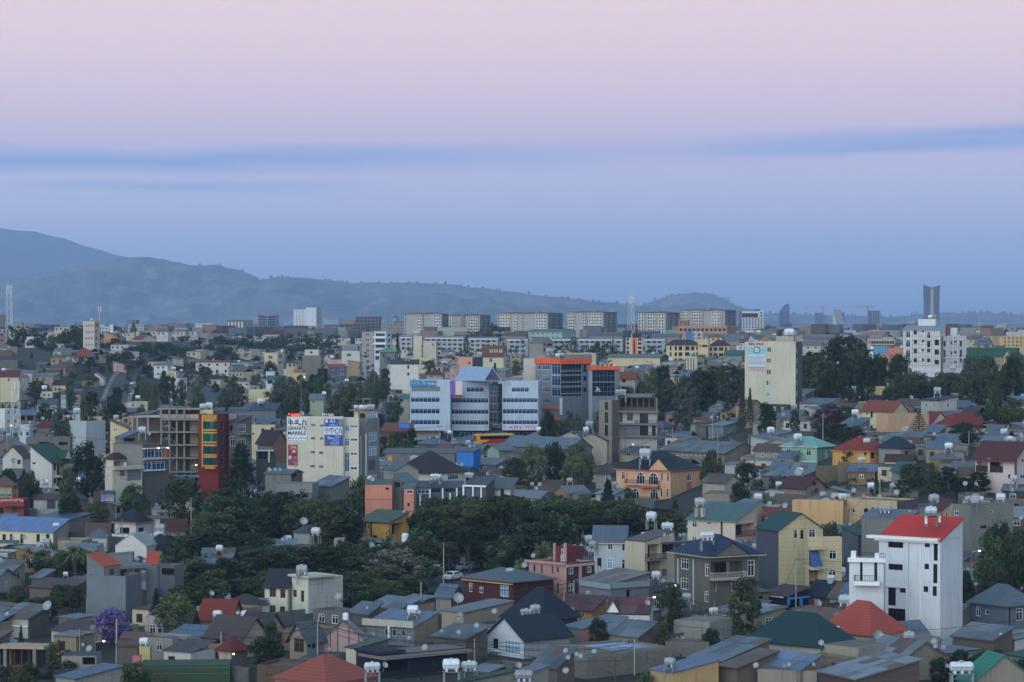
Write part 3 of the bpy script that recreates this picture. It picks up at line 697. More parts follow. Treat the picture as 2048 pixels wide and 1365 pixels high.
TDES={'broad':'rounded leafy tree','tall':'tall narrow eucalyptus tree','conif':'pointed conifer tree','flat':'flat topped acacia tree','sparse':'thin open crowned tree','shrub':'low leafy shrub','palm':'shaggy palm tree','cordy':'spiky palm like tree','arau':'tiered monkey puzzle tree'}
TCOL={'dark':'dark green','mid':'green','grey':'grey green','light':'pale green','conif':'blackish green','acac':'dark olive','purple':'purple flowering','plum':'dull purplish','bloom':'pinkish blooming','':'green'}
TREES=[]
def tree(u,vtop,wpx,kind,d=None,vB=None,label=None,group=None,foot=True):
 """u, vtop: pixel of the crown's top; wpx: crown width in pixels"""
 U,V=tu(u),tv(vtop)
 if d is None:d=gdist(U,tv(vB))
 p=at(U,V,d);hm=1.2 if 'shrub' in kind or 'cordy' in kind else 4.
 while d>350 and p.z-zt(p.x,p.y)<hm:d*=.99;p=at(U,V,d)
 g=zt(p.x,p.y);h=max(1.2,p.z-g);w=wpx*TO[2]*d/F
 k,_,m=kind.partition('_');pr=rnd.choice(TR[kind]);kw={'broad':.86,'tall':.62,'conif':.72,'flat':1.05,'sparse':.76,'shrub':.95,'palm':.5,'cordy':.5,'arau':.6}[k]
 mx=Matrix.Translation((p.x,p.y,g))@Matrix.Rotation(rnd.uniform(0,6.28),4,'Z')@Matrix.Diagonal((w/kw,w/kw,h,1))
 TREES.append((mx,pr,label,TDES[k],TCOL[m],group,p.x,p.y,h));FOOT.append((p.x,p.y,min(w*.22,3.)))
 k_=.36 if foot or d<700 else .22;HERO.append((U-wpx*TO[2]*k_,U+wpx*TO[2]*k_,V,V+(.75 if label or d<700 else .45)*h*F/d,d))if foot is not None else None
BELT=([],[],[])
def belt_tree(x,y,g,h,w):
 cl=[(Vector((x+w*.36*math.sqrt(rnd.random())*math.cos(a),y+w*.36*math.sin(a),g+h*(.2+.7*q))),w*.17,rnd.random())for a,q in((rnd.uniform(0,6.28),rnd.random())for _ in range(14))]
 v,f,t_=leafcloud(rnd,cl,16,w*.07,.2);n=len(BELT[0]);BELT[0].extend(v);BELT[1].extend(tuple(i+n for i in q)for q in f);BELT[2].extend(t_)
def near_landmark(x,y,far=False):
 return min(LANDMARK,key=lambda q:(q[0]-x)**2+((q[1]-y)*.7)**2)[2]
def finish_trees():
 rank=sorted((i for i,q in enumerate(TREES)if not q[2]and q[3]==TDES['broad']and q[7]<=1400),key=lambda i:-TREES[i][8]/TREES[i][7]);rest=set(rank[250:])
 for i,(mx,pr,label,td,tcn,group,x,y,h)in enumerate(TREES):
  if not label and y>1400 or i in rest:belt_tree(x,y,mx.translation.z,h,mx.to_scale().x*.8);continue
  if not label:
   size='very tall ' if h>17 else 'big ' if h>13 else 'medium sized ' if h>9.5 else 'young ' if h>6.5 else 'small ' if h>4 else 'tiny ';lm=near_landmark(x,y);label='%s%s %s near the %s'%(size,tcn,td,lm);group='trees near the '+lm
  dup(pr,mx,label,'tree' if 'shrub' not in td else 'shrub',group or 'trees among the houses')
 struct('far_tree_belt',crownmesh('far_tree_belt',BELT,LM['dark']),'stuff')
# ---------------------------------------------------------------- ground, hills, haze
def ground_material():
 m,t,bs,L=newmat('ground_earth');g=t.nodes.new('ShaderNodeNewGeometry')
 n1=noisef(t,g.outputs['Position'],.02,5);n2=noisef(t,g.outputs['Position'],.3,4)
 col=mixrgb(t,rmp(t,n1,.4,.6),lin((50,46,42)),lin((30,35,25)));col=mixrgb(t,rmp(t,n2,.35,.7),col,lin((36,35,33)))
 L.new(col,bs.inputs['Base Color']);bs.inputs['Roughness'].default_value=.95;return m
def build_ground():
 ys=[200.0]
 while ys[-1]<26500:ys.append(ys[-1]+max(6,ys[-1]*.016))
 na=64;v,f=[],[]
 for y in ys:
  for i in range(na+1):
   x=(i/na-.5)*.8*(y+200);v.append((x,y,zt(x,y)-.05))
 for j in range(len(ys)-1):
  for i in range(na):a=j*(na+1)+i;f.append((a,a+1,a+na+2,a+na+1))
 me=bpy.data.meshes.new('ground');me.from_pydata(v,[],f);me.polygons.foreach_set('use_smooth',[True]*len(f));me.materials.append(ground_material());struct('ground',me)
build_ground()
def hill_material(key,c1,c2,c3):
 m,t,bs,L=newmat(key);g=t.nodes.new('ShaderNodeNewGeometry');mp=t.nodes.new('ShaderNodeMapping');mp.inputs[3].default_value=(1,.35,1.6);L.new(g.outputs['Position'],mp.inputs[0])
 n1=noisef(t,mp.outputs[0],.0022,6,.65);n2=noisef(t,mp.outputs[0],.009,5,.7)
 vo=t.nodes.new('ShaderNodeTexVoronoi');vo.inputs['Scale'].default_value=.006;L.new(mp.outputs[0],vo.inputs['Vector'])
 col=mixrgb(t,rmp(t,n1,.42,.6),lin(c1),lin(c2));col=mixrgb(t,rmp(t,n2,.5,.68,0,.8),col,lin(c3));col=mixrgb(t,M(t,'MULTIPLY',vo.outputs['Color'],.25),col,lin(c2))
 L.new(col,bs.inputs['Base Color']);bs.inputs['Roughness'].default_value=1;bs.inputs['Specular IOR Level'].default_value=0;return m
RIDGETREES=[]
def hill(name,pts,dist,front,mat,amp,back=1500,trees=0,seed=0,label=None):
 us=[p[0]for p in pts];rg=random.Random(seed)
 def yy(u):
  if u<=us[0]:return pts[0][1]
  for(a,p),(b,q)in zip(pts,pts[1:]):
   if u<=b:t=(u-a)/(b-a);t=t*t*(3-2*t)*.6+t*.4;return p+(q-p)*t
  return pts[-1][1]
 nu=int((us[-1]-us[0])/6);nr=26;v,f=[],[]
 for i in range(nu+1):
  u=us[0]+(us[-1]-us[0])*i/nu;y=yy(u)+1.6*noise.fractal(Vector((u*.02,seed,0)),1,2,4)
  for j in range(nr+5):
   t=j/nr;Y=dist-front+front*t if t<=1 else dist+back*(j-nr)/4
   X=(u-1024)/F*Y;zr=at(u,y,dist).z;zg=zt(X,dist-front)-8
   if t<=1:k=t**1.15;z=zg+(zr-zg)*k+amp*math.sin(math.pi*t)*noise.fractal(Vector((X*.0008,Y*.0005,seed*3.1)),.9,2.1,6)
   else:z=zr-(zr-zg)*.5*(j-nr)/4
   v.append((X,Y,z))
   if trees and .3<t<=1 and rg.random()<trees*(9 if j==nr else 0):RIDGETREES.append((X+rg.uniform(-20,20),Y-4,z-2,rg.uniform(4,9)))
 s_=nr+5
 for i in range(nu):
  for j in range(s_-1):a=i*s_+j;f.append((a,a+s_,a+s_+1,a+1))
 me=bpy.data.meshes.new(name);me.from_pydata(v,[],f);me.polygons.foreach_set('use_smooth',[True]*len(f));me.materials.append(mat);return struct(name,me)
HM1=hill_material('hill_scrub_haze',(52,64,72),(96,100,102),(152,144,136));HM2=hill_material('hill_far',(64,76,92),(80,90,102),(72,84,96))  # scrub and field tones, with a little blue haze mixed into the colour
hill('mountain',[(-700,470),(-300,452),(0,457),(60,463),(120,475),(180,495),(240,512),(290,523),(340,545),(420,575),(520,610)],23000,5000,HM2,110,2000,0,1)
hill('hills',[(-700,540),(-200,548),(0,562),(90,548),(170,535),(240,527),(300,525),(350,530),(430,533),(480,541),(505,551),(535,568),(600,588),(700,606),(820,622)],18500,5500,HM1,260,2000,.05,2)
hill('hills',[(300,625),(420,596),(500,570),(530,559),(548,555),(600,555),(650,560),(705,567),(760,565),(830,566),(900,569),(960,577),(1020,583),(1080,592),(1150,598),(1220,606),(1290,612),(1400,624),(1520,634)],16500,5000,HM1,240,2000,.05,6)
hill('hill',[(1200,640),(1260,620),(1290,609),(1315,599),(1350,590),(1400,586),(1425,588),(1448,597),(1470,610),(1500,622),(1560,640)],19500,3000,HM1,40,2000,.1,3)
hill('low_hills',[(1380,640),(1480,629),(1560,628),(1700,632),(1800,634),(1860,627),(1960,625),(2048,630),(2200,622),(2700,610)],18000,5000,HM1,40,2500,.09,4)
def blob(mb,x,y,z,r,h,rg,n=6):
 n0=len(mb.v);rows=[(.0,.55),(.35,1.),(.7,.8),(1.,.12)]
 for t,k in rows:
  for i in range(n):a=2*math.pi*i/n;q=r*k*rg.uniform(.7,1.25);mb.v.append((x+q*math.cos(a),y+q*math.sin(a),z+h*t*rg.uniform(.9,1.1)))
 for j in range(3):
  for i in range(n):i2=(i+1)%n;mb.f.append((n0+j*n+i,n0+j*n+i2,n0+(j+1)*n+i2,n0+(j+1)*n+i));mb.m.append(0)
mb=MB();rg=random.Random(11)
for(x,y,z,r)in RIDGETREES:blob(mb,x,y,z,r,r*rg.uniform(1.3,2.6),rg)
struct('ridge_woodland',mb.mesh('ridge_woodland',plain((62,76,70),.95,0,0)),'stuff')
# thin even twilight haze
mb=MB();mb.box(-11500,11500,-120,27000,-112,735)
m=bpy.data.materials.new('haze_air');m.use_nodes=True;t=m.node_tree;t.nodes.clear();pv=t.nodes.new('ShaderNodeVolumePrincipled');mo=t.nodes.new('ShaderNodeOutputMaterial')
pv.inputs['Color'].default_value=(.53,.71,1.0,1);pv.inputs['Density'].default_value=5.3e-5;pv.inputs['Anisotropy'].default_value=0
t.links.new(pv.outputs[0],mo.inputs['Volume']);ho=struct('haze',mb.mesh('haze',m),'stuff')
# the distant town between the condominiums and the hills: too small to tell apart
mb=MB();rg=random.Random(5)
for _ in range(1500):
 y=2500+5200*rg.random()**1.5;x=rg.uniform(-.24,.24)*y;z=zt(x,y);w,d_,h=rg.uniform(9,26),rg.uniform(9,20),rg.choice([3.5,4,6,7,9,12,15]);a=rg.uniform(0,1.5)
 e1=Vector((math.cos(a),math.sin(a),0));e2=Vector((-math.sin(a),math.cos(a),0));mb.prism(Vector((x,y,z)),e1,e2,EZ,-w/2,w/2,-d_/2,d_/2,-2,h,rg.choice([0,0,1,2,3,3,4]))
struct('distant_town',mb.mesh('distant_town',[wallm((150,146,138)),wallm((190,186,178)),wallm((150,120,100)),roofm((110,120,130)),roofm((110,70,60))]),'stuff')
mb=MB()
for _ in range(900):
 y=2100+4800*rg.random()**1.4;x=rg.uniform(-.24,.24)*y;r=rg.uniform(2.5,6);blob(mb,x,y,zt(x,y)-1,r,r*rg.uniform(1.4,2.4),rg,7)
struct('distant_woodland',mb.mesh('distant_woodland',plain((40,54,40),.95,0,0)),'stuff')
# ---------------------------------------------------------------- skyline
CREAM,TAN,PINK,SALM,GREY,DGREY,SLATE,WHT,LGREY,BRN=(206,196,172),(176,160,132),(196,168,152),(206,142,104),(140,140,138),(98,98,98),(82,92,106),(214,216,216),(178,180,180),(120,98,82)
TIN,TINB,RUST,RED,DRED,NAVY,GREEN,TEAL,BROWN,TERRA=(124,132,140),(112,128,150),(120,86,72),(150,54,40),(92,46,42),(40,46,62),(46,92,74),(66,122,112),(74,52,48),(160,82,56)
def box_bld(name,label,cat,u0,uc,u1,vt,d,wall,au,short=None,wallR=None,roof=None,group=None,kind='plaster',vis=None,asp=1):
 return Bld(name,label,cat,short,group).vol(u0,uc,u1,vt,d=d,wall=wall,wallR=wallR,kind=kind,auto=au,roof=roof or('flat',(120,118,114),.5),vis=vis,asp=asp)
AP=dict(pitch=3.4,w=1.7,h=1.5,k='w')
def fins():
 pass
 # far west skyline
T(0,0)
box_bld('office_building','dark brown block behind the white lattice mast on the ridge','building',-30,40,50,322,3200,(110,100,96),AP).fin()
box_bld('flat_building','low grey block beside the ridge trees','building',100,180,190,378,3400,GREY,AP).fin()
b=box_bld('open_hall','long dark flat roofed hall above the ridge trees','hall',270,430,440,398,3000,(92,96,104),dict(pitch=5,w=3.6,h=3,k='k'));b.fin()
T(0,0)
b=Bld('apartment_building','tall tan apartment block with open stair bays and mast on top','apartment block','tall tan apartment block').vol(665,755,800,370,d=1383,wall=(206,184,166),roof=('flat',(120,116,110),.4),vis=600,wins=G('L',[(682,698),(705,721),(730,746)],[(396,418),(448,470),(498,520),(548,572),(594,612)])+G('R',[(763,792)],[(392,420)],'r')+G('R',[(764,778)],[(440,468),(495,520),(545,570),(595,615)],'o'))
b.tank(735,368,22,'s',4);b.fin()
box_bld('office_building','pale green glazed office block behind the church spire','office block',1025,1150,1215,398,3100,(170,196,172),dict(pitch=3,w=2.4,h=1.7,k='b')).fin()
box_bld('office_building','dark narrow block rising behind the pale green office','office block',1018,1085,1112,362,3600,(112,112,118),AP).fin()
box_bld('apartment_building','grey stepped apartment block under the hills','apartment block',1270,1345,1410,388,4000,(158,152,150),AP,wallR=(130,130,134)).fin()
box_bld('apartment_building','dark grey apartment block with vertical ribs under the hills','apartment block',1424,1490,1522,388,4050,(112,116,124),AP).fin()
b=Bld('office_building','white and glass low office with blue box and orange annex','office block').vol(1560,1700,1750,390,d=3300,wall=(206,206,208),auto=AP);b.vol(1636,1688,1694,458,d=3250,wall=(36,84,180),roof=('flat',(60,90,160),0));b.vol(1738,1795,1803,428,d=3280,wall=(190,104,84),auto=AP);b.fin()
b=Bld('apartment_building','dark brown residential slab with white vertical window bays','apartment block','slab with white window bays').vol(1815,1960,2022,362,d=2900,wall=(110,104,104),wallR=(160,160,164),roof=('flat',(90,90,92),.6),auto=dict(pitch=2.6,w=1.5,h=1.6,k='w',faces='L'),vis=490)
for u in range(1826,1960,27):b.box('window_bay','L',u,378,u+9,520,0,.6,WHITE)
b.fin()
b=Bld('office_building','small white office with round turret beside the tan apartment block','office block').vol(802,870,880,416,d=2500,wall=(196,202,208),auto=AP);b.vol(876,905,912,398,d=2500,wall=(214,218,218),auto=AP);b.fin()
b=Bld('church','small cream church with a pointed green spire and red roof','church','small church').vol(1046,1075,1090,452,d=1900,wall=(196,182,152),roof=('hip',(46,60,46),7.5,.5),wins=G('L',[(1050,1057),(1064,1071)],[(456,468)],'a')+G('R',[(1078,1086)],[(456,468)],'a'))
b.vol(1062,1130,1246,512,d=1880,wall=(200,188,160),roof=('gx',(150,52,48),2.6,.6));b.fin()
b=Bld('house','orange gabled house among trees beside the tan apartment block','house').vol(832,940,976,492,d=1700,wall=(206,150,84),roof=('sl',(110,100,90),2.6,.2),wins=G('R',[(950,962)],[(500,512)]));b.tank(955,466,22,'s',4);b.fin()
b=Bld('apartment_building','small white three storey apartment house with pink parapet','apartment house','white apartment house with pink parapet').vol(200,366,377,525,d=1568,wall=(206,204,198),roof=('flat',(176,130,120),.5),vis=690,wins=G('L',[(236,266),(311,346)],[(548,570),(592,615),(638,664)]))
b.vol(212,285,296,496,d=1572,wall=(206,204,198),z0=None);b.box('parapet','L',205,520,360,530,.1,.4,plain((172,120,112)));b.fin()
b=Bld('house','lavender grey two storey house with terracotta hip roof','house','lavender house with terracotta roof').vol(575,735,772,655,d=1480,wall=(168,172,190),roof=('hip',TERRA,4.2,.9,'tile'),vis=745,wins=G('L',[(595,615),(648,668),(700,716)],[(670,692),(710,732)])+G('R',[(746,764)],[(668,690),(712,734)]));b.fin()
b=Bld('house','small pink house with one sloping roof beside the long wall','house').vol(905,1005,1020,724,d=1400,wall=(204,166,158),roof=('sl',(130,110,104),1.6,.2),wins=G('L',[(935,950),(966,982)],[(730,746)]));b.fin()
b=Bld('house','dark brown brick block at the edge of the ridge','house').vol(-30,92,100,604,d=1420,wall=(120,92,78),auto=AP);b.vol(100,150,160,620,d=1440,wall=(126,100,88));b.fin()
b=Bld('house','broad dark concrete block below the brown brick block','house').vol(-40,140,178,684,d=1330,wall=(104,106,106),wins=G('L',[(70,130)],[(745,775)],'k'));b.fin()
b=Bld('house','cream house with red roof behind the lower lattice mast','house','cream house by the lower lattice mast').vol(0,150,168,815,d=1130,wall=(206,192,152),roof=('sb',(128,44,40),2.4,.3,'tile'),wins=G('L',[(62,76)],[(832,850)],'k'),vis=930);b.tank(28,768,34,'h',5);b.fin()
b=Bld('boundary_wall','long stained concrete retaining wall above the side street','wall').vol(942,1270,1280,772,d=1370,wall=(140,130,118),roof=('flat',(130,124,112),0),dep=.6,vis=825);b.fin()
b=Bld('apartment_building','white three storey apartment house with red brown flat roof','apartment house','white apartment house with red brown roof').vol(1565,1836,1842,700,d=1410,wall=(212,210,204),roof=('flat',(130,72,66),0),vis=845,wins=G('L',[(1595,1611),(1664,1681),(1729,1747),(1797,1813)],[(712,728)],'k')+G('L',[(1595,1611),(1664,1681),(1729,1747),(1798,1813)],[(760,781)],'k')+G('L',[(1673,1688),(1714,1726),(1730,1744),(1796,1818)],[(810,832)],'k'))
b.box('roof_slab','L',1558,686,1846,699,-1.5,.6,plain((126,70,64)));b.tank(1708,686,16,'v',3);b.fin()
b=Bld('house','stepped windowless pale house with dishes on its terrace','house','stepped windowless pale house').vol(1298,1432,1496,850,d=1190,wall=(204,198,184),roof=('sr',(150,146,138),1.4,0),vis=1020,wins=G('L',[(1380,1388)],[(960,968)],'k'))
b.vol(1430,1495,1560,900,d=1192,wall=(196,190,176),wallR=(120,112,106));b.vol(1345,1410,1428,770,d=1210,wall=(200,186,160));b.tank(1388,760,40,'h',3);b.dish(1365,800,24,0);b.dish(1340,815,22,0);b.fin()
b=Bld('house','olive brown three storey house with dark hip roof','house','olive brown three storey house').vol(655,783,792,838,d=1230,wall=(150,134,108),roof=('hip',BROWN,2.2,.5),vis=1000,wins=G('L',[(704,736)],[(856,880)],'k')+G('L',[(730,746)],[(905,925),(958,980)],'k'));b.vol(548,652,660,858,d=1240,wall=(142,126,100),wins=G('L',[(625,642)],[(872,888)],'k'));b.dish(708,950,20,-1);b.fin()
b=Bld('house','white gabled house behind the olive brown house','house').vol(700,830,848,830,d=1330,wall=(212,208,196),roof=('gy',(140,134,126),2.4,.3));b.fin()
b=Bld('house','cream terrace house with dark red roofs and two tanks','house','cream terrace house').vol(420,545,552,880,d=1210,wall=(212,198,158),roof=('sb',DRED,1.8,.3),vis=1000,wins=G('L',[(438,452),(470,484)],[(905,925)],'k'));b.vol(322,420,428,935,d=1190,wall=(214,202,166),wins=G('L',[(342,366),(380,402)],[(950,975)]));b.tank(355,920,42,'s',4);b.tank(550,905,30,'s',-1);b.fin()
b=Bld('apartment_building','grey brown apartment house with tall white framed window bays','apartment house','grey apartment house with white window bays').vol(483,655,660,930,d=1130,wall=(104,98,96),vis=1105,wins=G('L',[(488,526)],[(962,1000),(1004,1036),(1042,1076)],'p')+G('L',[(546,568)],[(965,990),(1014,1042)],'w')+G('L',[(582,636)],[(965,1006),(1024,1056),(1066,1102)],'w'));b.tank(550,925,42,'s',3);b.box('roof_slab','L',575,934,662,942,0,.8,plain((130,60,52)));b.fin()
b=Bld('house','grey unfinished two storey house with white painted frame','house','grey house with white painted frame').vol(298,452,462,1045,d=1040,wall=(120,120,118),kind='block',roof=('sb',(96,98,100),2,.3),vis=1165,wins=G('L',[(330,356),(395,422)],[(1055,1070),(1108,1122)],'w'))
for(x0,y0,x1,y1)in((298,1045,306,1170),(372,1045,380,1170),(444,1045,452,1170),(298,1100,452,1106),(298,1045,452,1052)):b.box('frame_beam','L',x0,y0,x1,y1,.02,.2 if x1-x0>20 else .16,WHITE)
b.fin()
b=Bld('house','small cream block house with paired windows beside the grove','house').vol(680,775,792,1078,d=1020,wall=(208,190,158),roof=('sr',(150,140,126),1.6,0),wins=G('L',[(735,751),(756,772)],[(1090,1114)],'k')+G('L',[(746,760)],[(1138,1152)],'k'));b.fin()
b=Bld('house','brown house with blue tin roof and open veranda','house').vol(150,280,292,1118,d=980,wall=(136,116,92),roof=('sb',TINB,1.4,.4),wins=G('L',[(165,200),(215,268)],[(1130,1165)],'o'));b.fin()
# middle of the skyline
T(1,0)
b=Bld('residential_tower','twin white residential towers above a pale podium','tower block','twin white towers').vol(300,398,402,276,d=4700,wall=(216,218,222),auto=dict(pitch=5,w=1.2,h=1.4,k='k',faces='L'));b.vol(398,482,526,262,d=4690,wall=(218,220,224),auto=dict(pitch=4.2,w=2,h=1.9,k='k',faces='R'),wallR=(180,184,192));b.vol(288,430,445,418,d=4600,wall=(206,202,196),auto=AP);b.fin()
b=Bld('office_building','grey glass office block with red sign on its roof edge','office block','grey glass office block').vol(15,92,166,328,d=3600,wall=(130,140,156),wallR=(150,160,176),auto=dict(pitch=3,w=2.6,h=2,k='g'));b.box('roof_sign','L',15,318,62,332,0,.6,plain((170,50,60)));b.vol(125,176,182,320,d=3700,wall=(92,98,110),auto=AP);b.fin()
b=Bld('unfinished_building','broad unfinished block wrapped in brown netting','unfinished building','netted unfinished block').vol(795,985,1003,334,d=2950,wall=(112,106,104),auto=dict(pitch=4,w=2.6,h=1.8,k='k'));b.vol(700,880,892,392,d=2900,wall=(100,98,100),auto=dict(pitch=4,w=2.6,h=1.8,k='k'));b.vol(690,790,797,362,d=3000,wall=(156,136,130),auto=AP);b.fin()
b=Bld('office_building','stepped grey office with a small roof dome beside the condominiums','office block').vol(1000,1030,1190,392,d=2800,wall=(170,160,150),wallR=(164,156,150),auto=AP);b.vol(1040,1100,1184,366,d=2830,wall=(150,150,156),auto=AP);b.vol(1095,1125,1140,345,d=2850,wall=(160,160,164),roof=('hip',(120,120,126),3,0));b.fin()
box_bld('office_building','pale blue glass block far behind the twin white towers','office block',536,660,692,352,5200,(168,184,204),dict(pitch=4,w=3,h=2,k='b')).fin()
box_bld('apartment_building','purple brown apartment block beside the netted unfinished block','apartment block',540,600,690,398,3900,(126,110,116),AP).fin()
# the eight storey condominiums
T1()
def condo(label,segs,d,lift):
 b=Bld('condominium_block',label,'condominium block',None,'condominium blocks on the skyline')
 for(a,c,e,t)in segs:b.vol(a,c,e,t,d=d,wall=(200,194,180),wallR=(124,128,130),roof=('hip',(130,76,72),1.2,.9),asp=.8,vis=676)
 for(a,c,e,t)in segs:
  pass
 b.fin();return b
def condo2(label,u0,uc,u1,vt,d,bays,liftu,side):
 b=Bld('condominium_block',label,'condominium block','condominium blocks','condominium blocks on the skyline')
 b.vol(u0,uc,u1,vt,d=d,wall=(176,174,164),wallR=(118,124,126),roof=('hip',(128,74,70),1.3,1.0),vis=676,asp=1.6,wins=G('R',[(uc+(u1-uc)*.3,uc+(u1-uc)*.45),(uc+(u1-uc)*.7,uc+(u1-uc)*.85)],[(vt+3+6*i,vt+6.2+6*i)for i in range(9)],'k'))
 for(a,c)in bays:
  o=b.box('window_bay','L',a,vt+1.5,c,vt+64,0,1.3,wallm((214,206,188)))
  for i in range(9):
   v=vt+2.6+6*i;n=max(1,round((c-a)/5))
   for q in range(n):
    uu=a+(c-a)*(q+.28)/n;r=b.rect('L',uu,v,uu+2.5,v+3.4);O,es,nn,W=b.fl['L']
    n0=len(b.small.v);b.small.prism(O,es,EZ,nn,r[0],r[1],r[2],r[3],1.3,1.34,0);b.small.prism(O,es,EZ,nn,r[0]+.5,r[1]+.7,r[2]-.9,r[2]-.1,1.3,2.0,1)if(q+i)%2 else None
    b.small.v[n0:]=[tuple(b.loc@Vector(x))for x in b.small.v[n0:]]
 for u in(u0+2,(u0+uc)/2,uc-6):
  for i in range(9):
   r=b.rect('L',u,vt+2.8+6*i,u+2.2,vt+5.8+6*i);O,es,nn,W=b.fl['L'];n0=len(b.small.v);b.small.prism(O,es,EZ,nn,r[0],r[1],r[2],r[3],0,.05,0);b.small.v[n0:]=[tuple(b.loc@Vector(x))for x in b.small.v[n0:]]
 b.vol(liftu,liftu+8,liftu+10,vt-5,d=d+8,wall=(150,140,128),roof=('flat',(120,110,104),0),foot=False);b.fin()
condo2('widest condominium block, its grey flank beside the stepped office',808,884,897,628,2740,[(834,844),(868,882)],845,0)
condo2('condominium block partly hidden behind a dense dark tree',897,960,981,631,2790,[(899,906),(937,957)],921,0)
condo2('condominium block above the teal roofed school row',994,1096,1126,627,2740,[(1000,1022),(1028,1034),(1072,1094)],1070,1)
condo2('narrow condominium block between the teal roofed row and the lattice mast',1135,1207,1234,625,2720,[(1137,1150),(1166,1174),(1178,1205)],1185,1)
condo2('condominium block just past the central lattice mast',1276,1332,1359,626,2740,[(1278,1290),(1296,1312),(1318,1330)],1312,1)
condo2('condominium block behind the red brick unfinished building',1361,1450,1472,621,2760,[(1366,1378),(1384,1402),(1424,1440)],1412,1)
# mid distance, centre
T(1,0)
b=Bld('apartment_building','white five storey house with open glazed balconies','apartment house','white house with glazed balconies').vol(945,1040,1084,455,d=1560,wall=(206,212,214),wallR=(200,208,212),vis=690,wins=G('L',[(958,1032)],[(468,492),(512,540),(560,584)],'g')+G('L',[(955,985)],[(605,630),(650,680)],'g')+G('R',[(1055,1074)],[(470,492),(516,538),(562,584)],'g'));b.box('balcony','L',942,546,1046,558,0,1.2,WHITE);b.box('balcony','L',942,496,1046,508,0,1.2,WHITE);b.vol(846,940,950,456,d=1640,wall=(170,164,152),auto=AP);b.fin()
b=Bld('house','yellow tower house with green terrace canopy','house').vol(990,1110,1132,605,d=1480,wall=(130,132,130),roof=('hip',(168,150,104),1.6,.6));b.box('canopy','L',985,600,1125,618,0,.8,plain((50,150,104)));b.fin()
b=Bld('apartment_building','cream corner house with white roof tank and lower wing','apartment house','cream corner house').vol(1260,1325,1340,492,d=1600,wall=(216,204,176),vis=610,wins=G('R',[(1328,1336)],[(560,575)],'k'));b.tank(1288,476,54,'l',3);b.vol(1338,1440,1454,530,d=1590,wall=(210,196,176),wins=G('L',[(1408,1424)],[(545,570)]));b.fin()
for(a,c,e,vt,lab)in((1350,1660,1675,505,'long pale row of two storey houses behind the cream corner house'),(1700,1935,1948,512,'long pale row of two storey houses below the dense dark tree'),(1150,1250,1258,500,'short grey row of houses beside the dark conifer')):
 b=Bld('row_house',lab,'row house',None,'long pale row houses').vol(a,c,e,vt,d=1900,wall=(178,178,174),roof=('gx',(150,160,166),1.2,.5),auto=dict(pitch=3.6,w=2.2,h=1.3,k='k',fh=2.9));b.box('fascia','L',a,vt,c,vt+8,.5,.7,WHITE);b.fin()
b=Bld('house','cream house with brown mansard roof and three round dormers','house','house with three round dormers').vol(1814,1980,2004,648,d=1480,wall=(212,200,168),roof=('gx',(134,84,62),5.2,.6,'tile'),vis=730,wins=G('L',[(1866,1890)],[(665,700)],'w'))
for u in(1878,1915,1954):b.box('dormer','L',u-13,598,u+13,622,-3,-1.4,wallm((220,208,178)));b.box('dormer_window','L',u-6,602,u+6,614,-1.4,-1.36,glassm())
b.fin()
b=Bld('house','salmon and dark grey block with blank walls','house','salmon and dark grey block').vol(1625,1732,1815,660,d=1150,wall=(222,156,124),wallR=(86,88,90),vis=790,wins=G('L',[(1700,1714)],[(695,715)],'k'));b.fin()
b=Bld('apartment_building','white concrete house with grey top storey and balconies','apartment house','white house with grey top storey').vol(685,830,848,610,d=1450,wall=(206,200,190),vis=700,wins=G('L',[(722,764)],[(628,654)],'w')+G('R',[(836,844)],[(630,650)],'k'));b.vol(687,815,828,570,d=1455,wall=(130,138,142),foot=False);b.tank(740,540,34,'s',3,legs=2);b.box('balcony','L',718,690,778,704,0,1.2,WHITE);b.fin()
b=Bld('house','grey brown concrete house with a small cream roof room','house','concrete house with cream roof room').vol(370,520,536,645,d=1440,wall=(136,126,116),vis=740);b.vol(390,500,513,600,d=1446,wall=(210,202,180),wins=G('L',[(432,452)],[(612,630)],'k'),foot=False);b.fin()
b=Bld('house','cream villa with balcony and roof tank beside a round tree','house').vol(65,170,222,625,d=1410,wall=(206,190,158),vis=720,wins=G('L',[(100,130)],[(648,672)],'r')+G('R',[(180,212)],[(640,668),(688,712)],'w'));b.tank(208,618,20,'v',3);b.fin()
b=Bld('house','cream hut with dark roof in front of the concrete house','house').vol(242,325,340,705,d=1360,wall=(196,176,140),roof=('hip',(84,80,78),1.4,.5),wins=G('L',[(262,280),(296,314)],[(715,735)],'k'));b.fin()
b=Bld('apartment_building','slate blue three storey house with red roof edge','apartment house','slate blue three storey house').vol(565,582,728,740,d=1400,wall=(204,150,128),wallR=(92,104,122),roof=('sl',(150,66,66),1.4,.3),asp=1.2,vis=868,wins=G('R',[(606,626)],[(745,768),(796,818),(848,866)],'w')+G('R',[(672,702)],[(742,760),(790,806),(850,866)],'w')+G('R',[(655,668)],[(795,812)],'w'));b.fin()
b=Bld('house','narrow tan house with slanted roof beside the slate blue house','house').vol(730,830,846,702,d=1430,wall=(170,148,108),roof=('sl',(140,128,110),1,.2),wins=G('L',[(756,772)],[(708,726)],'w')+G('L',[(820,828)],[(735,752)],'k'));b.fin()
b=Bld('house','pink and cream strip house with tanks behind the slate blue house','house').vol(572,690,700,680,d=1500,wall=(214,168,150));b.tank(610,670,30,'s',2);b.fin()
b=Bld('apartment_building','big blank white block with one narrow stair window strip','apartment house','big blank white block').vol(1075,1303,1309,715,d=1270,wall=(216,212,202),roof=('sb',(70,74,80),2,.1),vis=950,wins=G('L',[(1210,1226)],[(725,752),(782,806)],'k'));b.tank(1212,690,46,'s',3);b.fin()
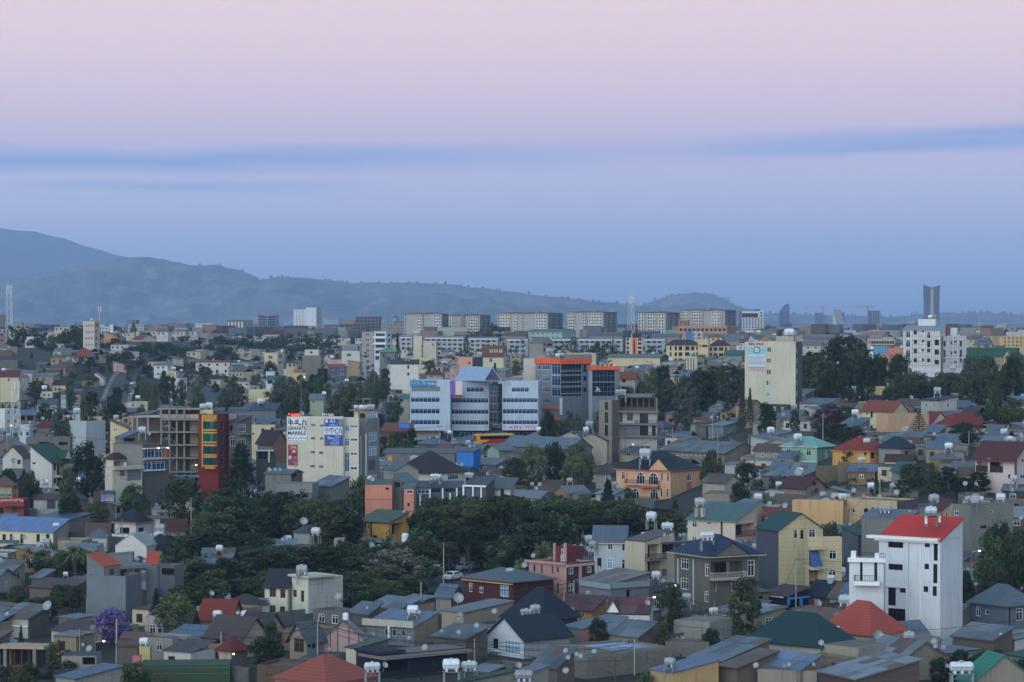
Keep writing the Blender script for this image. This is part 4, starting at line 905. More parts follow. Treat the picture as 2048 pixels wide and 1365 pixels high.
b=Bld('house','cream house with tall mullioned windows behind the blank white block','house').vol(1240,1415,1428,668,d=1390,wall=(214,196,148),wins=G('L',[(1320,1345)],[(684,722),(745,760)],'w'));b.fin()
b=Bld('house','tan low house with red brown hip roof above the office','house').vol(1363,1495,1506,798,d=1180,wall=(172,160,134),roof=('hip',(104,62,58),1.8,.5),wins=G('L',[(1390,1400),(1404,1414),(1450,1460),(1480,1490)],[(805,822)],'w'));b.dish(1366,770,18,-1);b.fin()
b=Bld('house','cream yellow block with flat roof beside the green roofed house','house').vol(245,395,412,790,d=1240,wall=(208,186,134));b.vol(300,380,388,755,d=1255,wall=(150,110,92),foot=False);b.fin()
b=Bld('house','white house with green roof and two dark bay windows','house','green roofed white house').vol(78,235,246,840,d=1220,wall=(206,208,204),roof=('sb',(56,116,92),1.6,.3),wins=G('L',[(92,134),(162,200)],[(845,872)],'k'));b.vol(78,145,155,775,d=1235,wall=(200,204,206),foot=False);b.dish(112,768,24,0);b.fin()
b=Bld('house','blank cream block with slate roofed annex','house','blank cream block').vol(-60,140,146,918,d=1120,wall=(214,200,152),vis=1035);b.vol(-40,160,222,1075,d=1000,wall=(110,116,124),roof=('gx',(78,88,104),2,.5));b.tank(35,1030,46,'s',4);b.fin()
b=Bld('house','pale green house with white eaves behind the grove','house').vol(430,540,560,990,d=1010,wall=(168,186,152),roof=('gx',(140,152,160),1.6,.5),wins=G('L',[(450,470)],[(1000,1030)],'w'));b.tank(545,962,34,'s',2);b.fin()
b=Bld('unfinished_house','unfinished concrete house with bare column stubs by the street','unfinished house').vol(772,910,928,990,d=1000,wall=(128,116,108),wins=G('L',[(800,850),(865,905)],[(1000,1030)],'o'));b.fin()
b=Bld('house','low house with green eaves beside the street','house').vol(1143,1225,1232,990,d=1020,wall=(170,160,150),roof=('sb',(60,130,96),1,.2),wins=G('L',[(1150,1180)],[(995,1015)],'k'));b.fin()
# ---------------------------------------------------------------- the glazed offices and the blocks round them
TO[:]=[800,720,1/6.827]
OFW=(180,198,214)
b=Bld('office_building','white office block with blue ribbon windows and glass prism entrance','office block','office block with blue ribbon windows')
rb=[(510,580),(664,738),(815,886)]
b.vol(135,690,693,285,d=900,ang=4,wall=OFW,vZ=968,dep=16,vis=960,wins=G('L',[(145,545)],rb,'b')+[('L',160,365,545,432,'s')])
b.box('pilaster','L',553,290,684,968,0,.25,wallm(OFW));b.box('roof_sign','L',140,282,492,358,.05,.35,plain((52,132,178)));
b.text('L',150,300,260,335,'ፓርቲ',plain((150,200,210)),.38);b.text('L',300,295,345,335,'ጊ',WHITE,.38);b.text('L',380,312,488,345,'ባዛር',WHITE,.38)
b.box('banner','L',690,290,757,485,.02,.14,plain((120,84,160)));b.box('banner','L',757,290,852,478,-.6,.12,plain((206,190,196)));b.box('banner','L',757,480,852,515,-.6,.12,plain((150,44,50)))
b.vol(690,1215,1218,288,d=905,ang=4,wall=OFW,vZ=968,dep=15,vis=960,wins=G('L',[(700,1208)],[(520,590),(675,742),(822,890)],'b')+[('L',905,372,1145,440,'b')])
b.vol(1395,1888,1892,296,d=897,ang=4,wall=OFW,vZ=965,dep=15,vis=960,wins=G('L',[(1400,1884)],[(518,585),(668,738),(820,884)],'b')+[('L',1522,374,1762,440,'b')])
b.box('banner','L',1450,890,1885,962,.02,.2,plain((196,190,200)));b.text('L',1480,900,1660,950,'ዳሽን',plain((170,60,80)),.23);b.text('L',1720,900,1860,950,'ባንክ',plain((170,60,80)),.23)
b.box('roof_sign','L',1415,300,1510,345,.05,.2,LGREYM:=plain((170,176,184)));b.text('L',1420,308,1500,330,'ዋሽ ዘጠ',plain((110,70,80)),.22)
b.vol(1215,1330,1397,330,d=896,asp=.9,wall=(40,66,100),wallR=(40,74,120),vZ=870,vis=870,wins=G('L',[(1222,1326)],[(370,490),(494,600),(604,710),(714,860)],'g')+G('R',[(1334,1392)],[(370,490),(494,600),(604,710),(714,860)],'g'))
b.vol(810,1010,1030,190,d=915,wall=(196,204,208),foot=False,wins=[('L',870,195,876,290,'k')]);b.tank(938,180,100,'s',2);b.tank(1045,180,105,'s',3)
# glass prism: a gable of glass over the entrance
b.vol(1010,1150,1380,292,d=900,ang=62,wall=OFW,roof=('flat',(150,160,170),0),vZ=300,foot=False)
O1=b.Mx
pA,pB,pC=at(1,1,1),0,0
def glass_prism(b):
 d=899;P=lambda u,v,dd=0:at(tu(u),tv(v),d+dd)
 a,c,top=P(1145,290),P(1385,290),P(1262,98);back=Vector((-9.5,8.5,0));iv=b.root.matrix_world.inverted()
 mb=MB();q=[iv@x for x in(a,c,top,a+back,c+back,top+back)]
 mb.poly([q[0],q[2],q[5],q[3]]);mb.poly([q[2],q[1],q[4],q[5]]);mb.poly([q[3],q[5],q[4]]);link('prism_roof',mb.mesh('prism_roof',plain((140,164,190),.35,.2)),b.root)
 for r in range(4):
  t0,t1=r/4,(r+1)/4;n=6-r if r<3 else 2
  l0,r0=q[0].lerp(q[2],t0),q[1].lerp(q[2],t0);l1,r1=q[0].lerp(q[2],t1),q[1].lerp(q[2],t1)
  for i in range(n):
   m=MB();f0,f1=i/n+.02,(i+1)/n-.02;g0,g1=f0,f1
   m.poly([l0.lerp(r0,f0),l0.lerp(r0,f1),l1.lerp(r1,g1).lerp(l0.lerp(r0,f1),.06),l1.lerp(r1,g0).lerp(l0.lerp(r0,f0),.06)]);link('pane',m.mesh('pane',glassm((34,58,92))),b.root)
 fr=MB()
 for(x,y)in((q[0],q[2]),(q[1],q[2]),(q[0],q[1])):fr.tube(x,y,.12,k=5)
 link('prism_frame',fr.mesh('prism_frame',LGREYM),b.root)
glass_prism(b)
b.vol(190,720,740,965,d=904,ang=4,wall=(196,200,196),dep=12,foot=False,wins=[('L',555,985,720,1085,'b'),('L',200,1085,720,1130,'b')]);b.vol(740,1880,1885,960,d=906,ang=4,wall=(70,84,100),dep=12,foot=False,auto=dict(pitch=4,w=3,h=2.4,k='b'));
b.fin()
# orange banded glass offices
T(2,0)
ORG=plain((232,92,44),.45)
b=Bld('office_building','grey and dark glass office block with bright orange roof bands','office block','office block with orange bands').vol(190,390,625,690,d=914,wall=(128,136,148),wallR=(120,130,146),asp=.9,vis=960,wins=G('L',[(200,236),(244,308)],[(712,760)],'w')+G('L',[(246,306)],[(808,852),(895,938),(982,1028),(1068,1110)],'w')+G('L',[(318,388)],[(712,798),(808,888),(900,972)],'b')+G('R',[(392,556)],[(712,798),(808,888),(900,972)],'g')+G('R',[(570,600)],[(715,780),(810,850),(900,940)],'g'))
b.box('orange_band','L',188,668,392,710,0,.5,ORG);b.box('orange_band','R',389,672,628,712,0,.5,ORG);b.box('orange_band','L',215,1058,390,1076,0,.4,ORG);b.box('orange_band','L',215,1140,390,1160,0,.4,ORG)
for(a,c)in((715,800),(805,890),(895,975)):b.box('spandrel_line','R',392,a+52,556,a+57,0,.06,LGREYM)
b.box('column','R',378,985,392,1120,.2,.7,WHITE)
b.vol(92,188,192,670,d=932,wall=(200,190,172),vis=850);b.vol(612,640,860,735,d=908,wall=(170,176,184),wallR=(120,130,146),asp=.4,vis=970,wins=G('R',[(642,824)],[(762,856),(860,972)],'g'))
b.box('orange_band','L',610,728,641,758,0,.4,ORG);b.box('orange_band','R',640,730,862,760,0,.4,ORG);b.tank(655,728,46,'l',2);b.text('R',668,895,705,935,'ሕ',WHITE,.1)
b.vol(200,420,640,640,d=932,wall=(160,152,140),foot=False);b.tank(300,640,62,'s',2);b.tank(365,662,40,'s',-1);b.tank(400,655,36,'s',0);b.dish(385,630,30,1);b.text('L',380,660,420,672,'ABC',plain((60,50,50)),.2)if False else None;b.fin()
b=Bld('house','plain beige flat roofed block behind the orange banded offices','house').vol(430,672,690,628,d=1010,wall=(190,178,156),wallR=(150,140,126),wins=G('R',[(675,686)],[(690,715)],'k'));b.fin()
b=Bld('unfinished_house','grey gabled unfinished concrete house above the offices','unfinished house','gabled unfinished house').vol(140,245,332,545,d=1300,wall=(150,144,136),wallR=(160,152,142),roof=('gx',(140,138,134),2.6,.2),vis=660,wins=G('R',[(255,270),(280,320)],[(550,570),(590,612)],'k'));b.fin()
# unfinished concrete building in front of the eucalyptus stand
b=Bld('unfinished_building','half finished house, raw block stair tower and bare concrete upper frame','unfinished building','half finished concrete house').vol(695,800,856,1003,d=800,wall=(150,142,130),wallR=(132,122,110),kind='block',vis=1200,wins=G('L',[(742,768)],[(1018,1082),(1100,1185),(1200,1290)],'k'))
b.vol(854,1160,1168,1092,d=803,wall=(176,174,166),wins=[('L',862,1105,884,1180,'o'),('L',920,1108,968,1168,'n'),('L',1022,1110,1090,1188,'k'),('L',1020,1208,1090,1290,'k'),('L',1120,1208,1150,1288,'k')],roof=('flat',(130,126,120),0),vis=1300)
b.box('floor_slab','L',846,1088,1178,1102,-1,1.3,CONC);b.box('floor_slab','L',846,1186,1178,1200,-1,1.2,CONC);b.box('floor_slab','L',846,1286,1178,1300,-1,1.2,CONC);b.rail('L',990,1160,1160,1188,1.2);b.rail('L',1100,1262,1165,1288,1.1);b.box('panel','L',862,1204,1012,1286,0,.2,wallm((112,118,124)))
b.vol(856,1150,1168,985,d=806,wall=(96,82,74),vZ=1090,foot=False,wins=G('L',cols(862,1145,6,.75),[(992,1060)],'o'),roof=('flat',(120,120,120),0));b.box('roof_slab','L',850,958,1120,980,-9,1.0,CONC);b.box('column','L',1155,985,1166,1092,.5,1.0,CONC)
b.tank(872,958,88,'l',0,legs=.3);b.fin()
# hotel like yellow block, long shed, tower with orange strip
b=Bld('school_building','long cream yellow building with dark hip roofs and central tower','school','cream yellow building with dark hip roofs').vol(1235,1488,1500,562,d=1600,wall=(220,196,148),roof=('hip',(84,54,52),3,.6),vis=700,wins=G('L',[(1262,1276),(1302,1320),(1334,1362),(1386,1420),(1432,1460),(1474,1486)],[(572,604),(620,650),(668,696)],'k'))
b.vol(1490,1570,1582,514,d=1596,wall=(222,192,140),wins=G('L',[(1500,1510),(1520,1565)],[(560,580)],'k'));b.vol(1580,1738,1750,566,d=1604,wall=(220,196,148),roof=('hip',(84,54,52),3,.6),wins=G('L',[(1580,1600),(1612,1642),(1655,1690),(1703,1722)],[(580,608),(628,652)],'k'));b.box('stair_canopy','L',1500,590,1575,640,.2,1.2,wallm((222,190,130)));b.fin()
b=Bld('shed','long cream yellow shed with grey green roof','shed','long cream yellow shed').vol(758,1185,1252,660,d=1440,wall=(212,196,150),wallR=(84,86,84),roof=('gx',(96,112,110),1.4,.5),vis=720);b.fin()
b=Bld('apartment_building','slim cream tower house with orange stripe and dark glass top','apartment house','slim tower house with orange stripe').vol(910,1042,1048,505,d=1500,wall=(206,192,160),vis=640,wins=G('L',[(916,936),(1008,1036)],[(508,528),(540,560),(574,594),(606,634)],'k'));b.box('orange_strip','L',962,505,1000,640,0,.2,plain((214,110,70)));b.box('stair_window','L',972,520,984,636,.2,.24,glassm());b.vol(890,945,952,448,d=1512,wall=(62,78,90),foot=False);b.vol(962,1030,1036,468,d=1506,wall=(60,62,70),foot=False);b.fin()
b=Bld('office_building','white nine storey block with glazed top floors on the skyline','office block','white nine storey block').vol(1820,1838,2012,290,d=3000,wall=(110,116,124),wallR=(220,222,222),asp=.25,vis=450,wins=G('R',cols(1842,2008,7,.62),[(348+17*i,358+17*i)for i in range(6)],'k')+[('R',1840,308,1968,342,'g')]+G('R',[(1985,2003)],[(300,312),(322,334)],'k'));b.vol(1840,1950,1985,275,d=3015,wall=(130,134,140),foot=False);b.fin()
for(a,c,e,vt,lab,col,w)in((130,400,512,455,'long school row with teal roof',TEAL,(160,190,176)),(-60,108,112,478,'brown row of houses under the widest skyline block',(120,96,86),(150,130,120)),(685,880,892,480,'brown row of houses with gabled centre',(118,110,108),(150,126,112)),(1120,1340,1356,490,'brick row with white gable beyond the lattice mast',(126,124,124),(164,130,110)),(1560,1820,1830,495,'brown brick row behind the cream yellow building',(130,140,150),(150,120,106)),(1600,1820,1832,520,'second brown brick row behind the cream yellow building',(130,140,150),(160,132,116))):
 b=Bld('row_house',lab,'row house',None,'row houses on the far slope').vol(a,c,e,vt,d=2100-(vt>500)*100,wall=w,roof=('gx',col,1.8,.6),auto=dict(pitch=4,w=1.6,h=1.3,k='w',fh=2.9));b.fin()
for(a,c,e,lab)in((-40,125,132,'pale row house with bluish panels below the widest skyline block'),(322,470,482,'pale row house left of the spreading trees'),(530,800,812,'pale row house behind the tall dark trees'),(818,885,892,'short pale row house beside the slim tower house'),(1052,1225,1236,'pale row house past the slim tower house')):
 b=Bld('row_house',lab.replace(' left of',' beside'),'row house',None,'long pale row houses').vol(a,c,e,522,d=1880,wall=(160,172,178),roof=('gx',(150,158,164),1.2,.5),auto=dict(pitch=3.6,w=2.4,h=1.2,k='k',fh=2.9));b.box('fascia','L',a,518,c,526,.5,.7,WHITE);b.fin()
b=Bld('unfinished_building','red brick unfinished building with scaffolding before a condominium','unfinished building','red brick unfinished building').vol(1330,1720,1790,410,d=2300,wall=(190,140,108),wallR=(170,124,100),vis=470,wins=G('L',cols(1335,1715,11,.6),[(430,450)],'o'));b.vol(1335,1400,1420,362,d=2320,wall=(190,138,108),wins=G('L',cols(1338,1398,3,.6),[(372,386),(394,406)],'o'),foot=False);b.fin()
b=Bld('house','blue walled house with white flank and grey roof','house').vol(1392,1445,1520,450,d=1750,wall=(84,130,186),wallR=(206,208,206),roof=('flat',(110,130,150),0),wins=G('R',[(1450,1460),(1490,1505)],[(470,490),(500,518)],'k'));b.fin()
b=Bld('apartment_building','pale yellow four storey house with green roof panel','apartment house','pale yellow house with green roof panel').vol(1392,1480,1540,650,d=1150,wall=(200,192,162),wallR=(176,172,156),vis=780,wins=G('L',[(1405,1412),(1428,1435),(1450,1458)],[(665,780)],'k')+G('R',[(1486,1532)],[(700,720),(740,760),(776,792)],'r'));b.box('roof_panel','R',1478,640,1545,652,-3,.5,plain((50,130,100)));b.tank(1440,640,24,'s',3);b.fin()
b=Bld('house','small cream gabled house beside the shaggy palm','house').vol(1650,1765,1775,750,d=1050,wall=(210,196,168),roof=('gy',(150,80,70),2.4,.3),wins=G('L',[(1715,1725)],[(755,772),(795,812)],'k'));b.fin()
b=Bld('house','small yellow pavilion with tiled roof on the far slope','house').vol(1580,1680,1698,498,d=1800,wall=(214,186,130),roof=('hip',(150,100,60),2,.6),auto=AP);b.fin()
b=Bld('house','red roofed low house behind the orange banded offices','house').vol(850,985,1002,826,d=960,wall=(180,168,150),roof=('gx',TERRA,2,.5,'tile'),wins=G('L',[(880,910)],[(835,860)],'k'));b.fin()
b=Bld('house','grey green tin roofed house with green wall near the tall palm','house').vol(1700,1840,1860,640,d=1250,wall=(140,150,140),roof=('gx',TEAL,2,.5));b.fin()
# tall poster building
TO[:]=[1470,660,1/8.53]
b=Bld('apartment_building','tall beige block with big poster and one column of windows','apartment block','tall beige poster block').vol(168,1035,1150,205,d=810,wall=(206,198,172),wallR=(120,112,108),kind='plaster',kindR='block',vis=1290,asp=1,wins=[('L',555,302,580,375,'k'),('L',588,302,613,375,'k'),('L',548,492,573,562,'k'),('L',584,492,608,562,'k'),('L',545,682,572,754,'k'),('L',580,682,607,754,'k'),('L',540,870,566,940,'k'),('L',574,870,604,940,'c'),('L',534,1058,602,1135,'c')]+G('R',[(1050,1062)],[(300,400),(480,570),(665,760),(860,950),(1040,1140)],'w'))
b.vol(700,1000,1030,110,d=816,wall=(176,170,154),foot=False);b.tank(925,118,165,'s',2,legs=.1,slab=False)
b.vol(168,1035,1150,205,d=810,wall=(206,198,172),foot=False,roof=('flat',(120,118,112),.3))if False else None
b.Mx=b.vols[0];b.iM=b.Mx.inverted();b.loc=b.inv@b.Mx
def refocus(b,WL,WR):b.fl={'L':(Vector((-WL,0,0)),Vector((1,0,0)),Vector((0,-1,0)),WL),'R':(Vector((0,0,0)),Vector((0,1,0)),Vector((1,0,0)),WR)};b.WL=WL;b.WR=WR
WLp=(b.iM@at(tu(168),tv(700),812)).x;refocus(b,abs(WLp),8)
b.box('poster','L',222,205,524,695,.02,.14,plain((200,172,164),.6));b.box('poster_field','L',226,300,518,415,.14,.16,plain((120,186,206)));b.box('poster_field','L',226,415,518,625,.14,.157,plain((186,200,208)))
b.text('L',245,220,495,265,'BIG PAX',plain((60,36,34)),.17,bold=.02)
for i,v in enumerate((462,495,525,555,578)):b.box('poster_line','L',238,v,505-20*(i%3),v+9,.165,.175,plain((84,120,176)if i<2 else(150,120,124)))
for i,v in enumerate((642,665)):b.box('poster_line','L',250,v,495,v+9,.15,.162,plain((110,120,160)))
def emblem(b,uc,vc,r):
 x,z=b.hit('L',uc,vc);x2,_=b.hit('L',uc+r,vc);rr=abs(x2-x);O,es,n,W_=b.fl['L'];mb=MB();k=24;c=O+es*x+EZ*z+n*.18
 for i in range(k):
  a0,a1=2*math.pi*i/k,2*math.pi*(i+1)/k;p=lambda a,q:c+es*(q*rr*math.cos(a))+EZ*(q*rr*math.sin(a))
  mb.quad(p(a0,.72),p(a1,.72),p(a1,1),p(a0,1));mb.poly([c,p(a0,.5),p(a1,.5)],1);mb.quad(p(a0,.5),p(a1,.5),p(a1,.72),p(a0,.72),2)
 link('emblem',mb.mesh('emblem',[plain((50,66,70)),plain((150,190,200)),plain((210,214,206))]),b.root,b.loc)
emblem(b,374,345,60);b.fin()
# east: scaffolded hotel, blue and orange block
T(3,0)
b=Bld('unfinished_building','white hotel shell with arched windows wrapped in wooden scaffolding','unfinished building','scaffolded white building').vol(1080,1380,1420,440,d=1010,wall=(222,222,220),vis=740,roof=('sb',(170,184,196),1.6,.3),wins=G('L',[(1104,1138)],[(450,502),(524,578),(600,660)],'a')+G('L',[(1166,1192)],[(446,478),(520,552),(592,630),(668,700)],'o')+G('L',[(1232,1248)],[(448,460),(520,540),(594,612),(672,692)],'o')+G('L',[(1272,1300)],[(456,510)],'a')+G('L',[(1272,1298)],[(530,580),(590,620),(670,700)],'o')+G('L',[(1334,1368)],[(520,565),(598,640),(680,718)],'o'))
b.vol(1380,1400,1588,490,d=1012,wall=(216,218,218),wallR=(206,210,212),asp=.5,vis=740,wins=G('R',[(1402,1420),(1535,1552)],[(530,575),(600,660),(670,700)],'o')+G('R',[(1460,1476)],[(530,558),(610,640)],'a')+G('R',[(1492,1508)],[(528,545),(610,630),(690,706)],'o'))
b.vol(1200,1340,1362,355,d=1022,wall=(214,218,222),foot=False);b.tank(1298,352,36,'s',2);b.tank(1330,352,36,'s',4)
b.vol(1460,1510,1524,425,d=1020,wall=(214,216,216),foot=False);b.vol(1400,1430,1440,402,d=1024,wall=(206,92,50),foot=False)
SCW=plain((86,70,58),.8)
def scaffold(b,vi,faces):
 b.Mx=b.vols[vi];b.iM=b.Mx.inverted();b.loc=b.inv@b.Mx
 for face,u0,u1,v0,v1,n,rows,W in faces:
  refocus(b,W,W);O,es,nn,_=b.fl[face]
  for i in range(n+1):
   u=u0+(u1-u0)*i/n;x,z1=b.hit(face,u,v0);x2,z0=b.hit(face,u,v1);m=MB();m.tube(O+es*x+EZ*z0+nn*1.1,O+es*(x+rnd.uniform(-.2,.2))+EZ*z1+nn*1.1,.05,k=4);link('scaffold_pole',m.mesh('scaffold_pole',SCW),b.root,b.loc)
  for j in range(rows):
   v=v0+14+(v1-v0)*j/rows;x,z=b.hit(face,u0,v);x2,z2=b.hit(face,u1,v);m=MB();m.tube(O+es*x+EZ*z+nn*1.1,O+es*x2+EZ*(z+rnd.uniform(-.15,.15))+nn*1.1,.05,k=4);link('scaffold_rail',m.mesh('scaffold_rail',SCW),b.root,b.loc)
scaffold(b,0,[('L',1085,1385,440,745,12,9,abs((b.vols[0].inverted()@at(tu(1080),tv(600),1012)).x))]);scaffold(b,1,[('R',1402,1586,485,745,9,9,30)])
b.fin()
b=Bld('house','blue and orange stepped block with blank walls','house','blue and orange stepped block').vol(820,960,968,572,d=1100,wall=(96,158,196),vis=700,dep=10);b.box('white_edge','L',820,572,842,740,0,.3,WHITE);b.vol(884,970,1085,640,d=1090,wall=(214,138,96),wallR=(204,130,92),asp=.6,wins=G('R',[(985,1020)],[(668,690)],'k'),vis=790);b.vol(960,1075,1086,586,d=1098,wall=(206,128,88),foot=False);b.fin()
b=Bld('office_building','low glazed office with beige grid frame','office block').vol(820,1015,1036,518,d=1500,wall=(190,176,150),wins=G('L',cols(824,1012,9,.82),[(530,552),(560,590)],'g'));b.fin()
b=Bld('apartment_building','yellow apartment row beyond the green fence','apartment house','yellow apartment row').vol(1795,1850,2090,492,d=1500,wall=(190,156,110),wallR=(216,186,120),asp=.4,vis=580,wins=G('R',cols(1880,2040,5,.3),[(500,516),(528,545),(558,574)],'k'));b.fin()
for(a,c,e,vt,lab)in((280,530,545,492,'red brown long row house behind the great dark trees'),(640,780,792,488,'red brown row house behind the tall trees'),(280,420,440,545,'white low row house beside the poster block')):
 b=Bld('row_house',lab,'row house',None,'row houses on the far slope').vol(a,c,e,vt+14,d=2000 if vt<500 else 1500,wall=(150,120,108)if vt<500 else(190,184,176),roof=('gx',(120,130,140)if vt<500 else(140,134,130),1.8,.6),auto=dict(pitch=4,w=1.6,h=1.3,k='w',fh=2.9));b.fin()
GRN=wallm((40,88,72),'tin')
b=Bld('construction_fence','tall green sheet fence beyond the scaffolded building','fence').vol(1590,2000,2012,585,d=1260,wall=(44,96,78),kind='plaster',dep=.4,roof=('flat',(44,90,70),0),vis=680);b.fin()
b=Bld('house','small cream gable house between trees before the green fence','house').vol(1885,1940,1955,660,d=1000,wall=(206,184,146),roof=('gy',(110,100,92),2.4,.3),wins=G('L',[(1905,1920)],[(665,685)],'k'));b.fin()
b=Bld('house','long yellow garden house under dark trees','house','long yellow garden house').vol(770,1020,1032,895,d=850,wall=(216,190,122),vis=955,roof=('flat',(130,124,110),.3));b.tank(972,890,46,'h',3);b.fin()
# far towers
def tower(label,u0,uc,u1,vt,d,w,wr,k='g'):
 return box_bld('office_tower',label,'tower',u0,uc,u1,vt,d,w,dict(pitch=5,w=4,h=2,k=k,fh=4),wallR=wr).fin()
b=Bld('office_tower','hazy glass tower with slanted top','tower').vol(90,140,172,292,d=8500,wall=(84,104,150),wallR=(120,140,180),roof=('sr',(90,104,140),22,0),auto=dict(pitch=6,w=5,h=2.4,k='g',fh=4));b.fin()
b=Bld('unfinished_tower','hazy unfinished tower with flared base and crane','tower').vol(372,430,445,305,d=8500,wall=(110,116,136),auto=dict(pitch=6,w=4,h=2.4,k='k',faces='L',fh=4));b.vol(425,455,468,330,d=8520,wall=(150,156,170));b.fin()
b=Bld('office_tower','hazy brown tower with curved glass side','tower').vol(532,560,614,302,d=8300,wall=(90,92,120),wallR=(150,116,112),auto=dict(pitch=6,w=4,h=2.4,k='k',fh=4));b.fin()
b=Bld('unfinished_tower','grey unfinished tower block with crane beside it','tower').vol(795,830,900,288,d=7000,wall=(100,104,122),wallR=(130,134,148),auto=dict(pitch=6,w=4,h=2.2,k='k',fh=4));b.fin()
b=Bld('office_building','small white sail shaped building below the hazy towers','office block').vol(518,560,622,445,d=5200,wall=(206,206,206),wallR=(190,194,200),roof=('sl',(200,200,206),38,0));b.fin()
b=Bld('office_building','hazy cream block with stepped top beside the yellow apartment row','office block').vol(1832,1900,1948,392,d=3400,wall=(190,184,176),auto=AP);b.fin()
b=Bld('office_building','dark glass block behind the scaffolded building','office block').vol(1062,1190,1200,392,d=2600,wall=(96,104,124),auto=dict(pitch=4,w=3.4,h=2,k='g'));b.vol(1120,1180,1196,372,d=2640,wall=(170,160,150),foot=False);b.fin()
b=Bld('office_building','dull brown block on the skyline past the scaffolding','office block').vol(1560,1630,1645,435,d=3600,wall=(120,112,116),auto=AP);b.fin()
def waisted_tower():
 d=8200;r=link('skyscraper',None);tag(r,'tall dark waisted skyscraper with flared crown and pale centre strip','skyscraper')
 c=at(tu(1307),tv(345),d);c.z=zt(c.x,d);top=at(tu(1307),tv(100),d).z;r.location=c;H=top-c.z;s=d/F*.25
 prof=[(0,58),(.35,57),(.55,54),(.72,53),(.86,56),(1.,58)]
 for sg,nm,a,bq in((-1,'glass_wing',-1,-.4),(1,'glass_wing',.2,1)):
  mb=MB()
  for(t0,w0),(t1,w1)in zip(prof,prof[1:]):
   e0,e1=(14*s*(t0-.7)/.3 if False else 0),0
   for y in(-20,20):
    pass
   P=lambda t,w,k,y:(k*w*s,y,t*H+(abs(k)**3*6 if t==1. else 0))
   mb.quad(P(t0,w0,a,-22),P(t0,w0,bq,-26),P(t1,w1,bq,-26),P(t1,w1,a,-22));mb.quad(P(t0,w0,bq,26),P(t0,w0,a,22),P(t1,w1,a,22),P(t1,w1,bq,26));mb.quad(P(t0,w0,a,22),P(t0,w0,a,-22),P(t1,w1,a,-22),P(t1,w1,a,22));mb.quad(P(t0,w0,bq,-26),P(t0,w0,bq,26),P(t1,w1,bq,26),P(t1,w1,bq,-26))
  P=lambda k,y:(k*58*s,y,H+abs(k)**3*6)
  mb.quad(P(a,-22),P(bq,-26),P(bq,26),P(a,22));link(nm,mb.mesh(nm,plain((52,58,78),.3,.1)),r)
 mb=MB();mb.box(-.4*57*s,.2*57*s,-23,18,0,H*1.0);link('lift_core',mb.mesh('lift_core',plain((104,98,110),.7)),r)
 mb=MB();
 for i in range(40):z=H*.06+i*H*.0225;mb.box(-.28*57*s,.08*57*s,-23.6,-23.2,z,z+2)
 o=link('windows',mb.mesh('windows',plain((214,200,190),.6)),r);o['kind']='stuff'  # pale beige strips up the core
waisted_tower()
# ---------------------------------------------------------------- granite sign building
TO[:]=[560,800,1/8.027]
BEI=(212,204,180)
b=Bld('commercial_building','beige commercial block covered with granite and dental clinic billboards','commercial block','block with granite billboard').vol(108,1018,1025,268,d=690,ang=9,wall=BEI,vis=1250,dep=9,roof=('flat',(130,126,116),.4),wins=G('L',[(500,568)],[(388,424)],'s')+G('L',[(646,704)],[(396,432)],'s')+G('L',[(497,566)],[(600,635)],'s')+G('L',[(642,697)],[(604,640)],'s')+G('L',[(492,564)],[(824,860)],'s')+G('L',[(628,695)],[(832,868)],'s')+G('L',[(488,558)],[(1050,1085)],'s')+G('L',[(628,694)],[(1055,1090)],'s'))
BB=plain((208,214,216),.55);BK=plain((24,24,28),.6);BLU=plain((30,76,164),.5);RDB=plain((160,40,48),.55)
b.box('billboard','L',120,290,432,690,.02,.18,BB);b.text('L',130,300,425,415,'ቅዱስ',BK,.2,bold=.012);b.text('L',124,428,424,486,'GRANITE',BK,.2,bold=.02);b.text('L',128,505,418,562,'MARBLE',BK,.2,bold=.02);b.text('L',124,600,424,632,'☎ 0911-22 16 06 / 0930-12 76 05',BK,.2);b.text('L',124,650,424,672,'office: Bole Japan Embassy',BK,.2)
b.box('billboard','L',130,724,282,1050,.02,.18,RDB);b.text('L',170,742,265,775,'ተሌሌ',WHITE,.2,bold=.01);b.text('L',142,785,272,800,'ኮስሞቲክስ',WHITE,.2)
for i,(x,y,c)in enumerate([(138,805,(90,70,80)),(206,812,(200,190,190)),(212,850,(60,40,50)),(140,900,(206,200,206)),(222,905,(190,90,90)),(138,965,(80,90,130)),(200,970,(90,100,150)),(236,1000,(170,120,90))]):b.box('photo_panel','L',x,y,x+42,y+52,.18,.2+.002*i,plain(c))
b.box('billboard','L',714,308,1012,735,.02,.18,BLU);b.box('billboard_stripe','L',714,432,1004,560,.18,.195,BB);b.text('L',800,318,890,372,'ዳን',WHITE,.2,bold=.012);b.text('L',790,392,930,424,'ስፔሻሊቲ',WHITE,.2);b.text('L',730,448,995,552,'የጥርስ',plain((40,60,140)),.21,bold=.01);b.text('L',885,572,972,602,'ክሊኒክ',WHITE,.2);b.text('L',770,588,846,632,'Dan',WHITE,.2,bold=.01);b.text('L',850,612,945,634,'Specialty',WHITE,.2);b.text('L',850,638,945,656,'Dental Clinic',WHITE,.2);b.text('L',815,670,945,692,'0911 15 07 48',WHITE,.2);b.text('L',815,698,945,720,'0118 49 85 25',WHITE,.2)
b.box('portrait','L',945,312,1005,415,.18,.2,plain((120,126,108)));b.box('portrait','L',720,640,775,725,.18,.2,plain((90,88,90)));b.box('logo','L',730,318,768,368,.18,.2,BB)
b.box('roof_letters','L',135,262,318,268,-.1,.1,STEEL);b.text('L',132,215,325,275,'ግራናይት',plain((240,70,48),.4,0,.4,1.2),.05,bold=.05);b.text('L',678,218,865,262,'ማ ነ ዓራል',WHITE,.05,bold=.04)
